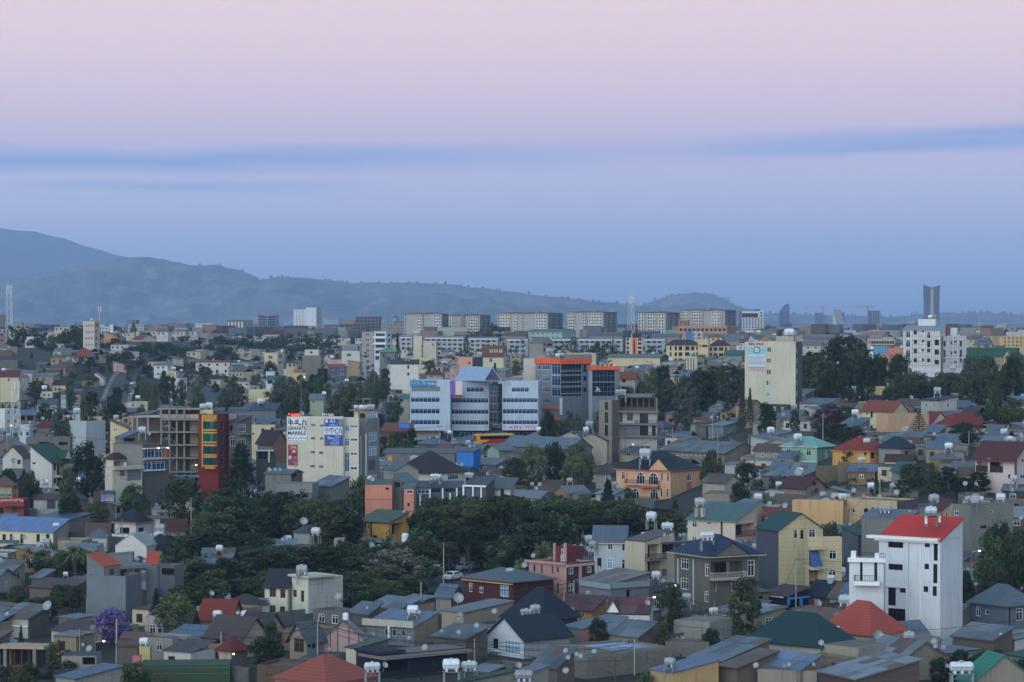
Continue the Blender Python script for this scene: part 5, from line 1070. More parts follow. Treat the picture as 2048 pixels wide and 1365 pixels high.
b.vol(1020,1262,1275,285,d=691,ang=9,wall=(214,206,184),vis=1200,dep=9,foot=False,wins=G('L',[(1038,1118)],[(405,515),(620,745),(846,1155)],'c')+G('L',[(1130,1250)],[(410,444)],'w')+G('L',[(1130,1245)],[(622,664)],'w')+G('L',[(1132,1240)],[(850,890),(1078,1125)],'w'))
b.vol(1272,1400,1598,300,d=694,wall=(122,122,122),wallR=(132,132,130),asp=.45,vis=1200,foot=False,wins=[('L',1390,395,1408,430,'k')]+G('R',[(1420,1548)],[(520,665),(742,895),(1200,1300)],'c')+[('R',1422,965,1535,1130,'s')])
b.box('drain_pipe','L',1298,580,1308,1200,0,.15,WHITE);b.box('drain_pipe','L',1378,540,1390,1220,0,.15,WHITE)
b.vol(1190,1380,1575,185,d=697,wall=(212,200,174),wallR=(186,180,160),asp=.9,foot=False,wins=[('L',1260,195,1375,300,'o'),('R',1430,200,1550,330,'c')]);b.box('roof_slab','L',1145,155,1385,180,-6,.8,CONC)
for u,k in((1222,'s'),(1305,'s'),(1375,'s'),(1462,'h')):b.tank(u,150,78 if k=='s' else 130,k,1.5,yaw=.1,legs=.2,slab=False)
b.dish(330,262,90,-.5,.6);b.fin()
# concrete frame building with the red and yellow facade
TO[:]=[230,800,1/7.062]
b=Bld('unfinished_building','bare concrete frame with open stairs beside a red and yellow facade','unfinished building','bare concrete frame building')
b.vol(1178,1455,1608,205,d=688,wall=(138,42,36),wallR=(132,40,36),asp=.75,vis=980,wins=G('R',[(1490,1540)],[(295,440),(470,620),(650,790),(815,950)],'g'),roof=('flat',(120,60,50),.2))
YEL=plain((196,146,54),.5)
for i,(a,c,k)in enumerate([(290,425,(24,70,74)),(462,600,(22,84,68)),(640,775,(24,62,72)),(805,930,(28,66,70))]):
 r=b.rect('L',1250,a,1442,c);O,es,n,W_=b.fl['L'];mid=(r[0]+r[1])/2;hw=(r[1]-r[0])/2
 for j in range(7):
  a0,a1=math.pi*j/7,math.pi*(j+1)/7;m=MB();p=lambda t,z:O+es*(mid-hw*math.cos(t))+n*(.2+.9*math.sin(t))+EZ*z
  m.quad(p(a0+.015,r[2]),p(a1-.015,r[2]),p(a1-.015,r[3]),p(a0+.015,r[3]));link('bay_pane',m.mesh('bay_pane',glassm(k)),b.root,b.loc)
 m=MB()
 for zz in(r[3],r[2]):
  ring=[O+es*(mid-hw*1.04*math.cos(math.pi*j/8))+n*(.95*math.sin(math.pi*j/8)+.22)for j in range(9)]
  for p_,q_ in zip(ring,ring[1:]):m.quad(p_+EZ*(zz-.2),q_+EZ*(zz-.2),q_+EZ*(zz+.2),p_+EZ*(zz+.2))
 link('yellow_band',m.mesh('yellow_band',YEL),b.root,b.loc)
b.box('yellow_crown','L',1255,212,1446,278,.1,1.2,YEL)
for u in range(1280,1446,28):b.box('crown_fin','L',u,212,u+7,278,1.2,1.26,plain((90,70,40)))
b.box('yellow_edge','L',1236,212,1254,960,0,.5,YEL);b.box('yellow_sill','L',1290,935,1425,975,.1,1.0,YEL)
b.vol(1195,1380,1395,140,d=694,wall=(206,196,150),foot=False,dep=5);b.tank(1240,130,90,'s',1,yaw=.3,legs=.3);b.tank(1330,130,110,'s',2,yaw=.1,legs=.3);b.vol(1400,1540,1556,150,d=698,wall=(104,106,110),foot=False,dep=4,roof=('sb',(104,106,110),.6,.1))
# frame: columns, slabs, stairs
d0=690;CF=wallm((142,134,124));inv=b.root.matrix_world.inverted()
def fbox(name,u0,v0,u1,v1,da,db,mat=CF):
 p=at(tu(u0),tv(v1),d0+da);q=at(tu(u1),tv(v0),d0+da);m=MB();m.box(p.x,q.x,p.y,p.y+(db-da),p.z,q.z);o=link(name,m.mesh(name,mat),b.root);o.matrix_local=inv;return o
for u in(640,755,860,965):
 fbox('column',u,95 if u<970 else 110,u+24,1060,0,.5)
for u in(755,965,1150):fbox('column',u+8,260,u+30,1060,7,7.5)
for v in(270,448,630,815,1010):fbox('floor_slab',640 if v<500 else 755,v,1215 if v==270 else 1172,v+20,-.6,9)
fbox('floor_slab',640,92,985,104,0,.5)
fbox('back_wall',770,150,1180,1060,9,9.3,wallm((120,110,100),'block'));fbox('side_wall',1060,290,1175,1060,4,4.3,wallm((184,174,152)));fbox('roof_wall',660,150,1195,205,6,6.4,wallm((120,62,48)));fbox('roof_beam',640,205,1180,262,3,3.4,wallm((186,178,160)));fbox('roof_sheet',590,128,1195,140,2,9,roofm((170,178,184)))
for i,v in enumerate((285,460,645,830)):
 for(u0,v0,u1,v1)in((780,v+78,900,v+172),(830,v,690,v+92)):
  p,q=at(tu(u0),tv(v0),d0+1.5),at(tu(u1),tv(v1),d0+1.5);m=MB()
  e=(q-p);nrm=Vector((0,1,0));m.poly([p-nrm*.0,q,q-EZ*.35,p-EZ*.35]);m.poly([p+nrm*1.4,p+nrm*1.4-EZ*.35,q+nrm*1.4-EZ*.35,q+nrm*1.4]);m.poly([p,p+nrm*1.4,q+nrm*1.4,q]);m.poly([p-EZ*.35,q-EZ*.35,q+nrm*1.4-EZ*.35,p+nrm*1.4-EZ*.35])
  o=link('stair_flight',m.mesh('stair_flight',CF),b.root);o.matrix_local=inv
 fbox('stair_landing',655,v+76,760,v+98,.6,3)
 # low wing on the left: columns, tin roof
for u in(235,305,455):fbox('column',u,250,u+18,470,1,1.4,wallm((170,166,158)))
fbox('beam',195,215,640,250,.8,1.3,wallm((178,174,166)));fbox('floor_slab',300,445,650,470,.5,8);fbox('back_wall',240,250,650,640,7,7.3,wallm((116,104,94)))
m=MB();p=[at(tu(200),tv(215),d0+.5),at(tu(520),tv(195),d0+.5),at(tu(650),tv(130),d0+9),at(tu(420),tv(165),d0+9)];m.poly(p);m.poly([x-EZ*.15 for x in reversed(p)])
for i in range(4):m.quad(p[i],p[i]-EZ*.15,p[(i+1)%4]-EZ*.15,p[(i+1)%4])
o=link('roof',m.mesh('roof',roofm((70,82,90))),b.root);o.matrix_local=inv
b.fin();HERO.append((tu(200),tu(1180),tv(100),tv(1000),690));FOOT.append((at(tu(700),900,690).x,694,9))
b=Bld('house','grey stone two storey house with white window grids','house','grey stone house with white grids').vol(1605,1750,1930,300,d=690,wall=(112,112,112),wallR=(118,116,114),kind='block',vis=640,asp=.9,wins=G('L',[(1622,1660)],[(360,440)],'k')+G('L',[(1625,1690)],[(515,655)],'w')+G('R',[(1752,1842)],[(345,455),(530,640)],'w'),roof=('sb',(110,66,62),1.2,.3));b.box('balcony','R',1740,470,1932,492,-.2,1,CONC);b.vol(1605,1720,1740,200,d=693,wall=(130,132,134),foot=False,dep=4);b.fin()
b=Bld('shop','long rough block building with blue glazed shop fronts and lamps','shop','block building with glazed shop fronts').vol(-30,395,760,650,d=655,wall=(150,148,142),wallR=(96,92,88),kind='block',kindR='plaster',asp=1.3,vis=1000,roof=('sf',(96,100,98),.4,.1),wins=[('R',410,690,560,820,'b'),('R',575,700,665,820,'b'),('R',400,860,515,990,'b'),('R',525,870,700,990,'b')])
b.box('shop_frame','R',395,676,745,690,0,.5,WHITE);b.box('shop_frame','R',395,822,745,842,0,.6,wallm((190,180,160)));b.box('shop_frame','R',395,990,705,1002,0,.4,WHITE);b.box('orange_panel','R',680,695,728,815,.02,.2,plain((190,90,60)))
LAMP=plain((255,236,196),.4,0,.4,3);
for u in(588,720):
 x,z=b.hit('R',u,680);O,es,n,W_=b.fl['R'];m=MB();m.lathe(O+es*x+EZ*z+n*.7,EZ,Vector((1,0,0)),[(-.16,.001),(-.12,.14),(0,.18),(.12,.12),(.16,.001)],8);link('lamp',m.mesh('lamp',LAMP),b.root,b.loc)
b.vol(0,120,345,530,d=668,wall=(134,130,124),kind='block',roof=('sb',(108,128,150),1.4,.3),asp=.8,wins=[('R',130,540,290,590,'o')],foot=False);b.tank(385,470,110,'s',2,legs=1.8);b.dish(470,505,55,0);b.fin()
# ---------------------------------------------------------------- west, middle distance
T(0,1)
b=Bld('house','small white and blue shop house below the lower lattice mast','house').vol(155,235,262,200,d=860,wall=(190,196,206),wins=G('L',[(160,180),(205,235)],[(250,290)],'b')+G('L',[(210,250)],[(206,222)],'w'));b.tank(240,190,20,'s',2);b.fin()
b=Bld('house','small block house with dark red hip roof','house').vol(288,400,430,215,d=930,wall=(130,124,118),kind='block',roof=('hip',(118,46,48),2,.6,'tile'),wins=G('L',[(292,318)],[(206,220)],'w'));b.dish(335,165,34,3);b.fin()
b=Bld('house','pale blue grey windowless block with roof room and dish','house','pale windowless block').vol(552,688,842,170,d=820,wall=(176,184,186),wallR=(168,178,182),asp=1,vis=360);b.vol(582,640,700,115,d=826,wall=(170,176,176),foot=False);b.tank(615,112,56,'s',2);b.dish(785,152,26,1);b.box('eave','L',548,196,690,210,0,.6,WHITE);b.fin()
b=Bld('house','cream house with bright red sloping roof beside the concrete frame','house').vol(880,1030,1060,230,d=760,wall=(206,190,140),roof=('sl',(150,60,48),2.2,.3,'tile'),wins=G('L',[(905,940)],[(232,250)],'w'));b.vol(882,960,975,160,d=770,wall=(200,184,150),foot=False);b.tank(930,150,50,'h',2);b.fin()
b=Bld('house','long low grey block with dark shopfront openings','house').vol(205,560,575,300,d=790,wall=(118,112,106),roof=('flat',(96,92,88),.6),wins=G('L',[(310,395),(470,540)],[(338,362)],'o'));b.fin()
b=Bld('house','white stone gabled house with steep green roof and dormer','house','white gabled house with green roof').vol(243,415,590,500,d=700,wall=(206,204,194),wallR=(190,184,166),kind='panel',roof=('sl',(40,88,66),4,.5,'tile'),asp=1,vis=735,wins=G('L',[(328,345),(262,285)],[(442,456)],'k')+G('L',[(262,285)],[(502,516)],'k')+G('R',[(430,448)],[(512,565),(625,670)],'k')+G('R',[(452,512)],[(622,708)],'n')+G('R',[(455,530)],[(512,600)],'r'))
b.rail('R',452,572,545,604,.8);b.box('balcony','R',445,600,600,614,0,1.1,wallm((200,190,170)));b.box('balcony','R',430,706,600,720,0,1.1,wallm((200,190,170)))
x,z=b.hit('R',540,470);m=MB();O,es,n,W_=b.fl['R'];q=O+es*x+EZ*z;m.poly([q-es*1.1+n*.3,q+es*1.1+n*.3,q+EZ*2+n*.3]);m.poly([q-es*1.2+n*.35-EZ*.1,q+EZ*2.1+n*.35,q+EZ*2.1-n*3,q-es*1.2-n*3-EZ*.1],1);m.poly([q+EZ*2.1+n*.35,q+es*1.2+n*.35-EZ*.1,q+es*1.2-n*3-EZ*.1,q+EZ*2.1-n*3],1);link('dormer',m.mesh('dormer',[wallm((200,196,186)),roofm((40,88,66),'tile')]),b.root,b.loc);b.fin()
b=Bld('house','white gabled cottage with dark red roof behind the stone gable','house').vol(20,180,245,450,d=740,wall=(200,196,184),roof=('gy',(100,44,42),2.6,.5,'tile'),wins=G('L',[(140,165)],[(480,515)],'k')+G('R',[(190,240)],[(440,460)],'k'));b.dish(105,510,46,-2);b.fin()
b=Bld('house','brown gabled house with grey tin roof below the white cottage','house').vol(20,145,210,620,d=690,wall=(130,84,66),wallR=(100,70,60),roof=('gx',(110,112,114),2,.5),wins=G('L',[(60,100)],[(640,690)],'k'));b.fin()
b=Bld('house','tan house with faded tiled roof beside the red shop','house').vol(-60,95,120,690,d=640,wall=(170,156,112),roof=('hip',(130,92,84),2.2,.5,'tile'));b.fin()
b=Bld('shop','red fronted shop with Amharic sign and small awning','shop','red fronted shop').vol(-60,190,232,800,d=610,wall=(150,70,56),wallR=(130,60,50),vis=935,roof=('flat',(90,80,76),.3),wins=G('L',[(95,135)],[(850,900)],'n')+G('L',[(0,30)],[(860,930)],'k'));b.box('shop_sign','L',-60,785,192,840,.1,.35,plain((150,40,36)));b.text('L',5,790,190,812,'ሬስቶራንት እና ካፌ',WHITE,.37);b.box('awning','L',30,820,200,850,.4,1.4,plain((120,44,40)));b.box('green_sheet','L',-20,755,80,772,-1,1,plain((50,120,96)));b.fin()
b=Bld('garage','small whitish garage with wide metal door','garage').vol(268,480,495,790,d=630,wall=(170,170,164),vis=885,roof=('gx',(104,70,64),1.0,.3),wins=G('L',[(375,445)],[(792,875)],'s'));b.fin()
b=Bld('house','lilac and cream roadside kiosk with blue awning','kiosk').vol(745,915,930,735,d=640,wall=(84,78,84),wins=G('L',[(840,912)],[(742,808)],'p'));b.box('lilac_panel','L',808,740,838,815,.02,.2,plain((150,120,190)));b.box('awning','L',805,728,930,740,0,1.2,plain((60,84,110)));b.fin()
b=Bld('house','cream corner house with flat canopy and dark garage door','house','cream corner house with garage').vol(838,900,1135,550,d=648,wall=(198,190,168),asp=.4,vis=680,roof=('flat',(150,142,126),0),wins=[('R',960,565,1000,610,'s'),('R',1018,560,1128,645,'s')]);b.box('roof_slab','R',905,530,1138,556,-1,.9,wallm((190,180,160)));b.vol(846,905,1002,475,d=655,wall=(200,190,168),asp=.5,roof=('hip',(92,52,50),1.4,.4),wins=[('R',915,485,990,530,'r')],foot=False);b.tank(1003,528,26,'v',1,legs=.1);b.fin()
b=Bld('house','white villa with navy hip roof and orange eaves','house','white villa with orange eaves').vol(915,1085,1212,985,d=600,wall=(212,206,204),wallR=(206,200,196),roof=('hip',(42,44,62),2.6,.5,'tile',(214,122,72)),asp=1.1,vis=1100,wins=[('L',960,1022,1035,1068,'k'),('R',1108,1022,1150,1075,'k')]);b.rail('L',915,1068,1080,1080,.8);b.box('garden_wall','L',900,1072,1080,1105,1.5,1.8,WHITE);b.fin()
b=Bld('house','low house with broad navy roof and white fascia','house').vol(1590,1840,1900,895,d=625,wall=(180,172,150),roof=('hip',(44,44,66),3,.6,'tile',(190,184,160)),vis=930);b.fin()
b=Bld('house','low house with bright teal hip roof beside the navy roof','house').vol(1835,2060,2110,885,d=640,wall=(190,186,170),roof=('hip',(32,104,92),3,.6,'tile'),vis=900);b.fin()
b=Bld('house','long cream low house with blue tin roof and narrow windows','house','long cream house with blue roof').vol(-90,425,545,1055,d=575,wall=(214,204,168),wallR=(150,144,132),asp=3.2,roof=('sb',(130,162,216),2.2,.3),vis=1170,wins=G('L',[(20,46),(80,100),(163,184),(292,318),(368,396)],[(1075,1150)],'k'));b.tank(450,1030,56,'s',3,legs=1.6);b.fin()
b=Bld('house','low blue grey roofed sheds behind the long cream house','shed').vol(230,480,712,985,d=600,wall=(120,116,108),kind='block',roof=('sb',(96,112,134),1.6,.3),asp=1.5);b.fin()
b=Bld('house','tin kiosk with overhanging roof on the dirt lane','kiosk').vol(860,985,1000,850,d=620,wall=(100,106,108),kind='tin',roof=('sl',TIN,.8,.4,'sheets'),wins=[('L',920,860,960,905,'o')]);b.fin()
T(0,2)
b=Bld('house','white vaulted house with dark navy roof and grilled windows','house','white vaulted house').vol(920,1172,1282,110,d=520,wall=(206,206,198),wallR=(190,190,184),roof=('gy',(190,190,184),2.2,.05),vis=230,wins=[('R',1255,155,1275,215,'k')]);b.vol(1150,1290,1410,135,d=524,wall=(196,188,150),wallR=(204,196,158),asp=1,roof=('hip',(36,40,58),2.6,.7,'tile'),wins=[('R',1322,155,1360,215,'w')],foot=False);b.tank(1268,60,78,'s',6,legs=2.2);b.fin()
SL=(116,124,132)
b=Bld('apartment_building','tall slate grey blank walled block with terracotta roof slopes','apartment house','slate grey blank block').vol(690,1005,1128,352,d=440,wall=SL,wallR=(110,116,122),asp=1.1,vis=770,roof=('flat',(120,124,126),.5))
b.vol(692,830,962,268,d=442,wall=SL,wallR=(140,130,128),ang=38,roof=('sl',(214,96,62),1.7,.1,'tile'),foot=False,wins=[('R',875,292,915,345,'n')])
b.vol(930,960,1130,285,d=446,wall=(150,140,138),wallR=(150,140,138),asp=.3,foot=False,wins=[('R',962,290,1018,350,'n'),('R',1078,292,1116,350,'n')]);b.box('roof_slab','R',940,258,1182,284,-4,1.2,wallm((120,126,130)))
b.vol(1165,1262,1275,250,d=452,wall=SL,roof=('sb',(214,96,62),1.6,.1,'tile'),vis=600,dep=7);b.vol(1276,1396,1470,262,d=458,wall=(112,118,124),wallR=(104,110,116),asp=1,vis=500,wins=[('L',1292,288,1396,342,'k')])
b.vol(860,1060,1072,178,d=452,wall=(120,124,130),roof=('sr',(110,116,120),.3,0),foot=False,vZ=262,dep=3)
b.tank(1072,242,84,'l',4,legs=.3);b.dish(1160,245,30,8);b.box('chimney_pipe','R',1086,440,1096,520,0,.2,LGREYM);b.fin()
b=Bld('house','small pale pink house with cross mullioned windows','house').vol(1155,1300,1312,680,d=425,wall=(190,164,168),vis=840,wins=[('L',1197,740,1245,812,'w'),('L',1262,745,1300,812,'w')]);b.fin()
b=Bld('house','low house with orange red roof behind the two tanks','house').vol(1590,1840,1940,690,d=440,wall=(150,130,116),roof=('gx',(150,60,44),2.6,.4,'tile'));b.tank(1740,685,72,'s',-2,legs=1.6);b.tank(1966,690,76,'s',-1);b.dish(1908,660,36,-1);b.fin()
b=Bld('house','old beige house with faded brown gable roof and open porch','house','old beige house with brown gable').vol(1660,1935,2130,830,d=402,wall=(176,150,116),wallR=(180,166,146),asp=1.2,roof=('gx',(98,80,78),2.4,.6),vis=1000,wins=[('L',1700,820,1780,890,'k'),('L',1680,950,1740,1040,'k')]);b.fin()
b=Bld('gazebo','small pavilion with pointed dark red tiled roof and lit lamp','gazebo').vol(1750,1850,1975,950,d=392,wall=(184,170,150),wallR=(100,96,92),roof=('hip',(124,44,40),1.7,.5,'tile'),vis=1050)
x,z=b.hit('R',1858,972);O,es,n,W_=b.fl['R'];m=MB();m.lathe(O+es*x+EZ*z+n*.3,EZ,Vector((1,0,0)),[(-.12,.001),(-.09,.1),(0,.13),(.1,.08),(.12,.001)],8);link('lamp',m.mesh('lamp',LAMP),b.root,b.loc);b.fin()
b=Bld('unfinished_house','unfinished concrete deck on posts with bare rebar walls','unfinished house').vol(-60,300,360,925,d=388,wall=(86,74,66),wins=G('L',cols(0,290,5,.85),[(935,1060)],'o'),roof=('flat',(170,150,126),0),asp=2,vis=1100);b.box('deck','L',-60,905,362,930,-3,.6,wallm((180,156,132)))
for u in(35,270):b.box('column','L',u,925,u+26,1120,.1,.5,CONC)
b.fin()
b=Bld('house','low whitish shed with pipe frame and tin roof','shed').vol(5,225,385,685,d=435,wall=(168,170,168),wallR=(100,98,92),kindR='block',roof=('sb',TIN,1.4,.3,'sheets'),asp=1.2,vis=860);b.box('pipe_frame','L',5,742,225,752,.05,.15,WHITE);b.dish(400,625,84,3);b.dish(62,668,36,1);b.fin()
b=Bld('house','low house with blue flat tin roof among dishes','house','low blue roofed house').vol(440,600,985,1170,d=384,wall=(150,146,136),roof=('sb',(92,114,146),.9,.2),asp=.55);b.dish(540,1180,34,2);b.dish(632,1195,40,1);b.dish(780,1180,40,3);b.fin()
b=Bld('fence','long green painted tin fence with pale rails','fence','long green tin fence').vol(1120,1840,1850,1060,d=371,wall=(60,88,64),kind='tin',dep=.3,roof=('flat',(70,100,74),0),ang=2,vis=1180)
for v in(1082,1128):b.box('fence_rail','L',1122,v,1838,v+4,.02,.06,plain((84,112,86)))
b.fin()
b=Bld('kiosk','small yellow kiosk under a roof tank','kiosk').vol(1112,1200,1212,915,d=396,wall=(196,178,104));b.tank(1152,905,74,'s',1,legs=.3);b.fin()
b=Bld('house','pink painted yard wall behind the green fence','wall').vol(1055,1122,1128,990,d=392,wall=(206,110,126),dep=.5,roof=('flat',(190,100,116),0));b.fin()
b=Bld('house','low stone house with rusty roof behind the purple tree','house').vol(940,1100,1150,900,d=405,wall=(104,96,88),roof=('sb',RUST,1.2,.3,'sheets'));b.fin()
b=Bld('house','small grey tin kiosk with two dishes on a flat roof','kiosk').vol(488,770,810,990,d=396,wall=(150,140,128),roof=('flat',(88,98,108),0),wins=[('L',660,1000,760,1060,'o')]);b.dish(728,955,56,2);b.dish(655,910,30,3);b.fin()
b=Bld('shed','small green walled shed with grey tin roof','shed').vol(248,330,425,362,d=505,wall=(52,110,78),wallR=(90,96,90),roof=('sb',TIN,1,.3,'sheets'),asp=1);b.tank(525,350,40,'s',2);b.fin()
b=Bld('shed','dark red roofed shed row behind the slate block','shed').vol(230,560,690,450,d=490,wall=(110,96,88),roof=('sb',(92,50,52),1,.3,'rust'),asp=2);b.tank(562,565,80,'s',-4,legs=1.2);b.fin()
b=Bld('house','long grey tin roofed house among the dark trees','house').vol(1600,1840,1868,245,d=530,wall=(120,116,108),roof=('sb',(108,118,130),2,.4,'sheets'));b.tank(1756,150,58,'s',4,legs=1.6);b.dish(1760,262,40,-1);b.fin()
# ---------------------------------------------------------------- centre
T(1,1)
b=Bld('house','hipped brown roofed hall with white stucco walls','hall','brown hip roofed hall').vol(1120,1400,1660,588,d=680,wall=(196,196,190),roof=('hip',(66,46,46),5,.8,'tile'),asp=1,vis=640,wins=G('R',[(1500,1620)],[(600,640)],'w'));b.tank(1265,500,64,'s',9,legs=1.2);b.fin()
b=Bld('shed','bright blue painted tin shed','shed','bright blue tin shed').vol(1606,1740,1796,412,d=765,wall=(36,130,220),wallR=(30,116,206),roof=('sb',(90,96,104),.6,.2),vis=515);b.fin()
b=Bld('shed','row of rusty corrugated tin sheds beside the bright blue shed','shed','rusty tin sheds').vol(1030,1590,1604,425,d=772,wall=(128,128,128),kind='tin',roof=('sb',(110,112,116),1,.2,'rust'),vis=500);b.box('yellow_sheet','L',1055,448,1090,505,0,.1,plain((190,150,80)));b.fin()
b=Bld('house','pale green low house with white gable beside the bus','house').vol(1850,1945,2060,400,d=790,wall=(150,176,160),wallR=(130,140,140),roof=('gy',(126,140,150),1.4,.5));b.fin()
b=Bld('house','white low house with frosted windows below the brown hip roof','house').vol(1020,1115,1300,560,d=655,wall=(150,146,136),wallR=(160,156,146),roof=('gx',(110,122,128),1.4,.3));b.fin()
b=Bld('house','salmon blank block beside an unfinished concrete stair','house','salmon blank block').vol(872,1088,1096,672,d=602,wall=(214,134,104),vis=880,dep=7,wins=[('L',1036,702,1066,720,'k')],roof=('sb',(96,122,118),.8,.1));b.box('dark_joint','L',880,795,1090,799,.01,.05,plain((120,76,60)));b.dish(925,655,40,0);b.vol(1096,1170,1290,655,d=604,wall=(122,120,116),wallR=(118,112,104),kind='block',asp=.6,roof=('sl',(112,136,132),1.6,.2),foot=False,wins=[('L',1106,660,1152,700,'o')]);b.fin()  # thin darker strip across the salmon wall
b=Bld('house','small salmon house with white balcony posts','house').vol(1182,1262,1278,700,d=600,wall=(212,136,104),vis=870,wins=[('L',1205,715,1255,750,'w'),('L',1212,825,1228,852,'k')],roof=('sb',(110,130,130),.8,.3));b.fin()
b=Bld('house','long slate blue house with white pillars and flat eaves','house','slate blue house with white pillars').vol(1278,1655,1672,700,d=607,wall=(80,92,110),roof=('sb',(70,78,92),1,.4),vis=860,wins=[('L',1290,712,1385,750,'w'),('L',1405,712,1475,740,'k'),('L',1515,712,1590,735,'k')])
for u,v0,v1 in((1312,755,840),(1390,712,838),(1492,706,792),(1550,745,795),(1604,703,790)):b.box('pillar','L',u,v0,u+11,v1,.6,.9,WHITE)
b.tank(1440,640,100,'l',3,legs=.6);b.dish(1525,655,60,4);b.fin()
b=Bld('house','slate block framed by a white grid of beams','house','slate block with white grid').vol(1662,1840,1910,690,d=598,wall=(82,94,110),wallR=(90,86,84),roof=('sb',(88,96,108),1.6,.2),vis=850,asp=1.5)
for(u0,v0,u1,v1)in((1662,680,1674,852),(1740,690,1750,848),(1805,700,1815,795),(1662,682,1848,696),(1662,793,1836,804)):b.box('white_beam','L',u0,v0,u1,v1,.3,.55 if u1-u0>20 else .5,WHITE)
b.tank(1705,620,78,'l',6,legs=.8);b.vol(1900,2035,2070,700,d=603,wall=(206,208,206),wallR=(170,174,172),roof=('sb',(110,116,124),1.6,.6),foot=False,wins=[('L',1968,672,1988,700,'w'),('L',1955,715,1985,790,'o')]);b.fin()
b=Bld('house','bright yellow house with green sloping roof and open porch','house','bright yellow house').vol(812,1060,1222,978,d=578,wall=(210,160,64),wallR=(196,146,66),roof=('sb',(84,104,78),1.8,.4),asp=1.4,vis=1125,wins=[('L',870,985,880,1022,'k'),('L',896,990,905,1030,'k'),('L',935,1085,968,1130,'k'),('L',835,1090,850,1125,'k'),('R',1085,985,1180,1075,'r')]);b.box('drain_pipe','L',918,980,928,1130,0,.14,DARKF);b.tank(800,915,38,'v',3,legs=1);b.dish(1185,905,24,2);b.fin()
b=Bld('house','dark roofed brown house beside the granite billboard','house').vol(10,130,245,340,d=720,wall=(134,124,112),wallR=(150,110,88),roof=('gx',(74,56,56),3,.5,'tile'),vis=430);b.fin()
b=Bld('house','glazed balcony house with white columns under the brown house','house').vol(0,138,150,405,d=708,wall=(84,88,88),vis=510,wins=[('L',15,415,95,480,'g')]);b.box('white_frame','L',5,400,145,410,.2,.8,WHITE);b.box('white_frame','L',100,405,112,500,.2,.7,WHITE);b.fin()
b=Bld('house','cream flat roofed house behind the brown gabled one','house').vol(-60,145,160,205,d=800,wall=(206,190,152),wins=[('L',42,230,66,268,'k'),('L',120,220,142,255,'k')]);b.fin()
b=Bld('shed','grey shed with metal door and row of dishes on top','shed').vol(70,280,372,590,d=665,wall=(128,130,128),wallR=(116,112,104),kind='tin',roof=('gx',(110,122,122),.8,.3),wins=[('R',288,592,330,622,'o')]);b.dish(98,575,38,1);b.dish(140,575,38,1);b.dish(178,575,38,1);b.fin()
b=Bld('boundary_wall','long white block boundary wall below the granite billboard building','wall').vol(140,450,500,675,d=640,wall=(160,160,156),kind='block',dep=.4,roof=('flat',(150,148,140),0),vis=790);b.fin()
b=Bld('house','low house with bluish tin roof below the billboards','house').vol(440,600,745,690,d=648,wall=(100,104,100),roof=('sb',(116,130,148),1.8,.3,'sheets'),asp=1.6);b.fin()
b=Bld('house','pale house hidden in trees with water tank and dish','house').vol(300,430,535,1060,d=565,wall=(150,156,150),roof=('sb',(90,98,100),1,.3));b.tank(480,1085,76,'s',-3,legs=2);b.dish(378,1000,64,0);b.fin()
b=Bld('house','small beige block half buried in trees','house').vol(622,705,718,1110,d=555,wall=(160,150,140),wallR=(140,132,122));b.fin()
b=Bld('house','blue sign fronted shop beside the white office','shop').vol(1000,1225,1262,250,d=870,wall=(110,70,62),roof=('sb',(150,72,56),2,.4,'tile'),wins=G('L',[(1145,1210)],[(265,310)],'k'));b.box('sign','L',1150,190,1228,225,.5,.7,plain((40,120,210)));b.fin()
T(2,1)
b=Bld('house','long hall with pale blue grey tin roof','hall','long tin roofed hall').vol(-80,470,640,385,d=785,wall=(120,116,110),roof=('gx',(126,142,160),2.6,.4,'tin'),asp=3,vis=440);b.fin()
b=Bld('house','house with two cream gables and dark tin roofs','house','house with two cream gables').vol(365,560,640,300,d=810,wall=(176,166,146),wallR=(150,144,132),roof=('gy',(62,64,74),1.6,.4));b.vol(520,760,910,325,d=800,wall=(180,172,152),wallR=(150,150,148),roof=('gy',(60,64,76),2,.4),wins=G('R',[(775,820),(845,890)],[(360,385)],'k'));b.tank(622,222,66,'s',2,legs=1.5);b.tank(592,258,48,'s',-2);b.dish(510,300,30,-2);b.fin()
MAN=(222,168,122)
b=Bld('mansion','orange three storey mansion with navy hip roofs and arched windows','mansion','orange mansion').vol(836,1268,1524,570,d=668,wall=MAN,wallR=(216,162,118),roof=('hip',(40,44,58),4.2,.5,'tile',(190,104,66)),asp=1.2,vis=930,wins=[('L',876,574,902,638,'a'),('L',996,578,1062,672,'a'),('L',1090,582,1170,680,'a'),('L',1192,582,1205,650,'a'),('L',1240,585,1254,652,'a'),('L',872,700,898,748,'a'),('L',950,706,1018,798,'a'),('L',1104,712,1168,802,'a'),('L',1188,708,1202,778,'a'),('L',1236,712,1250,780,'a'),('R',1395,580,1435,650,'a'),('R',1400,708,1432,770,'a'),('R',1400,830,1428,890,'a')])
b.box('balcony','L',922,672,1186,684,0,1.2,wallm(MAN));b.rail('L',922,642,1186,674,1.15);b.box('balcony_base','L',1045,684,1186,704,0,1.3,wallm((190,96,66)));b.rail('L',930,772,1184,802,1.1);b.box('corner_post','L',908,575,922,680,0,.35,wallm(MAN));b.box('bay_panel','R',1396,655,1432,705,0,.12,wallm((196,96,68)));b.box('bay_panel','R',1396,775,1430,828,0,.12,wallm((196,96,68)))
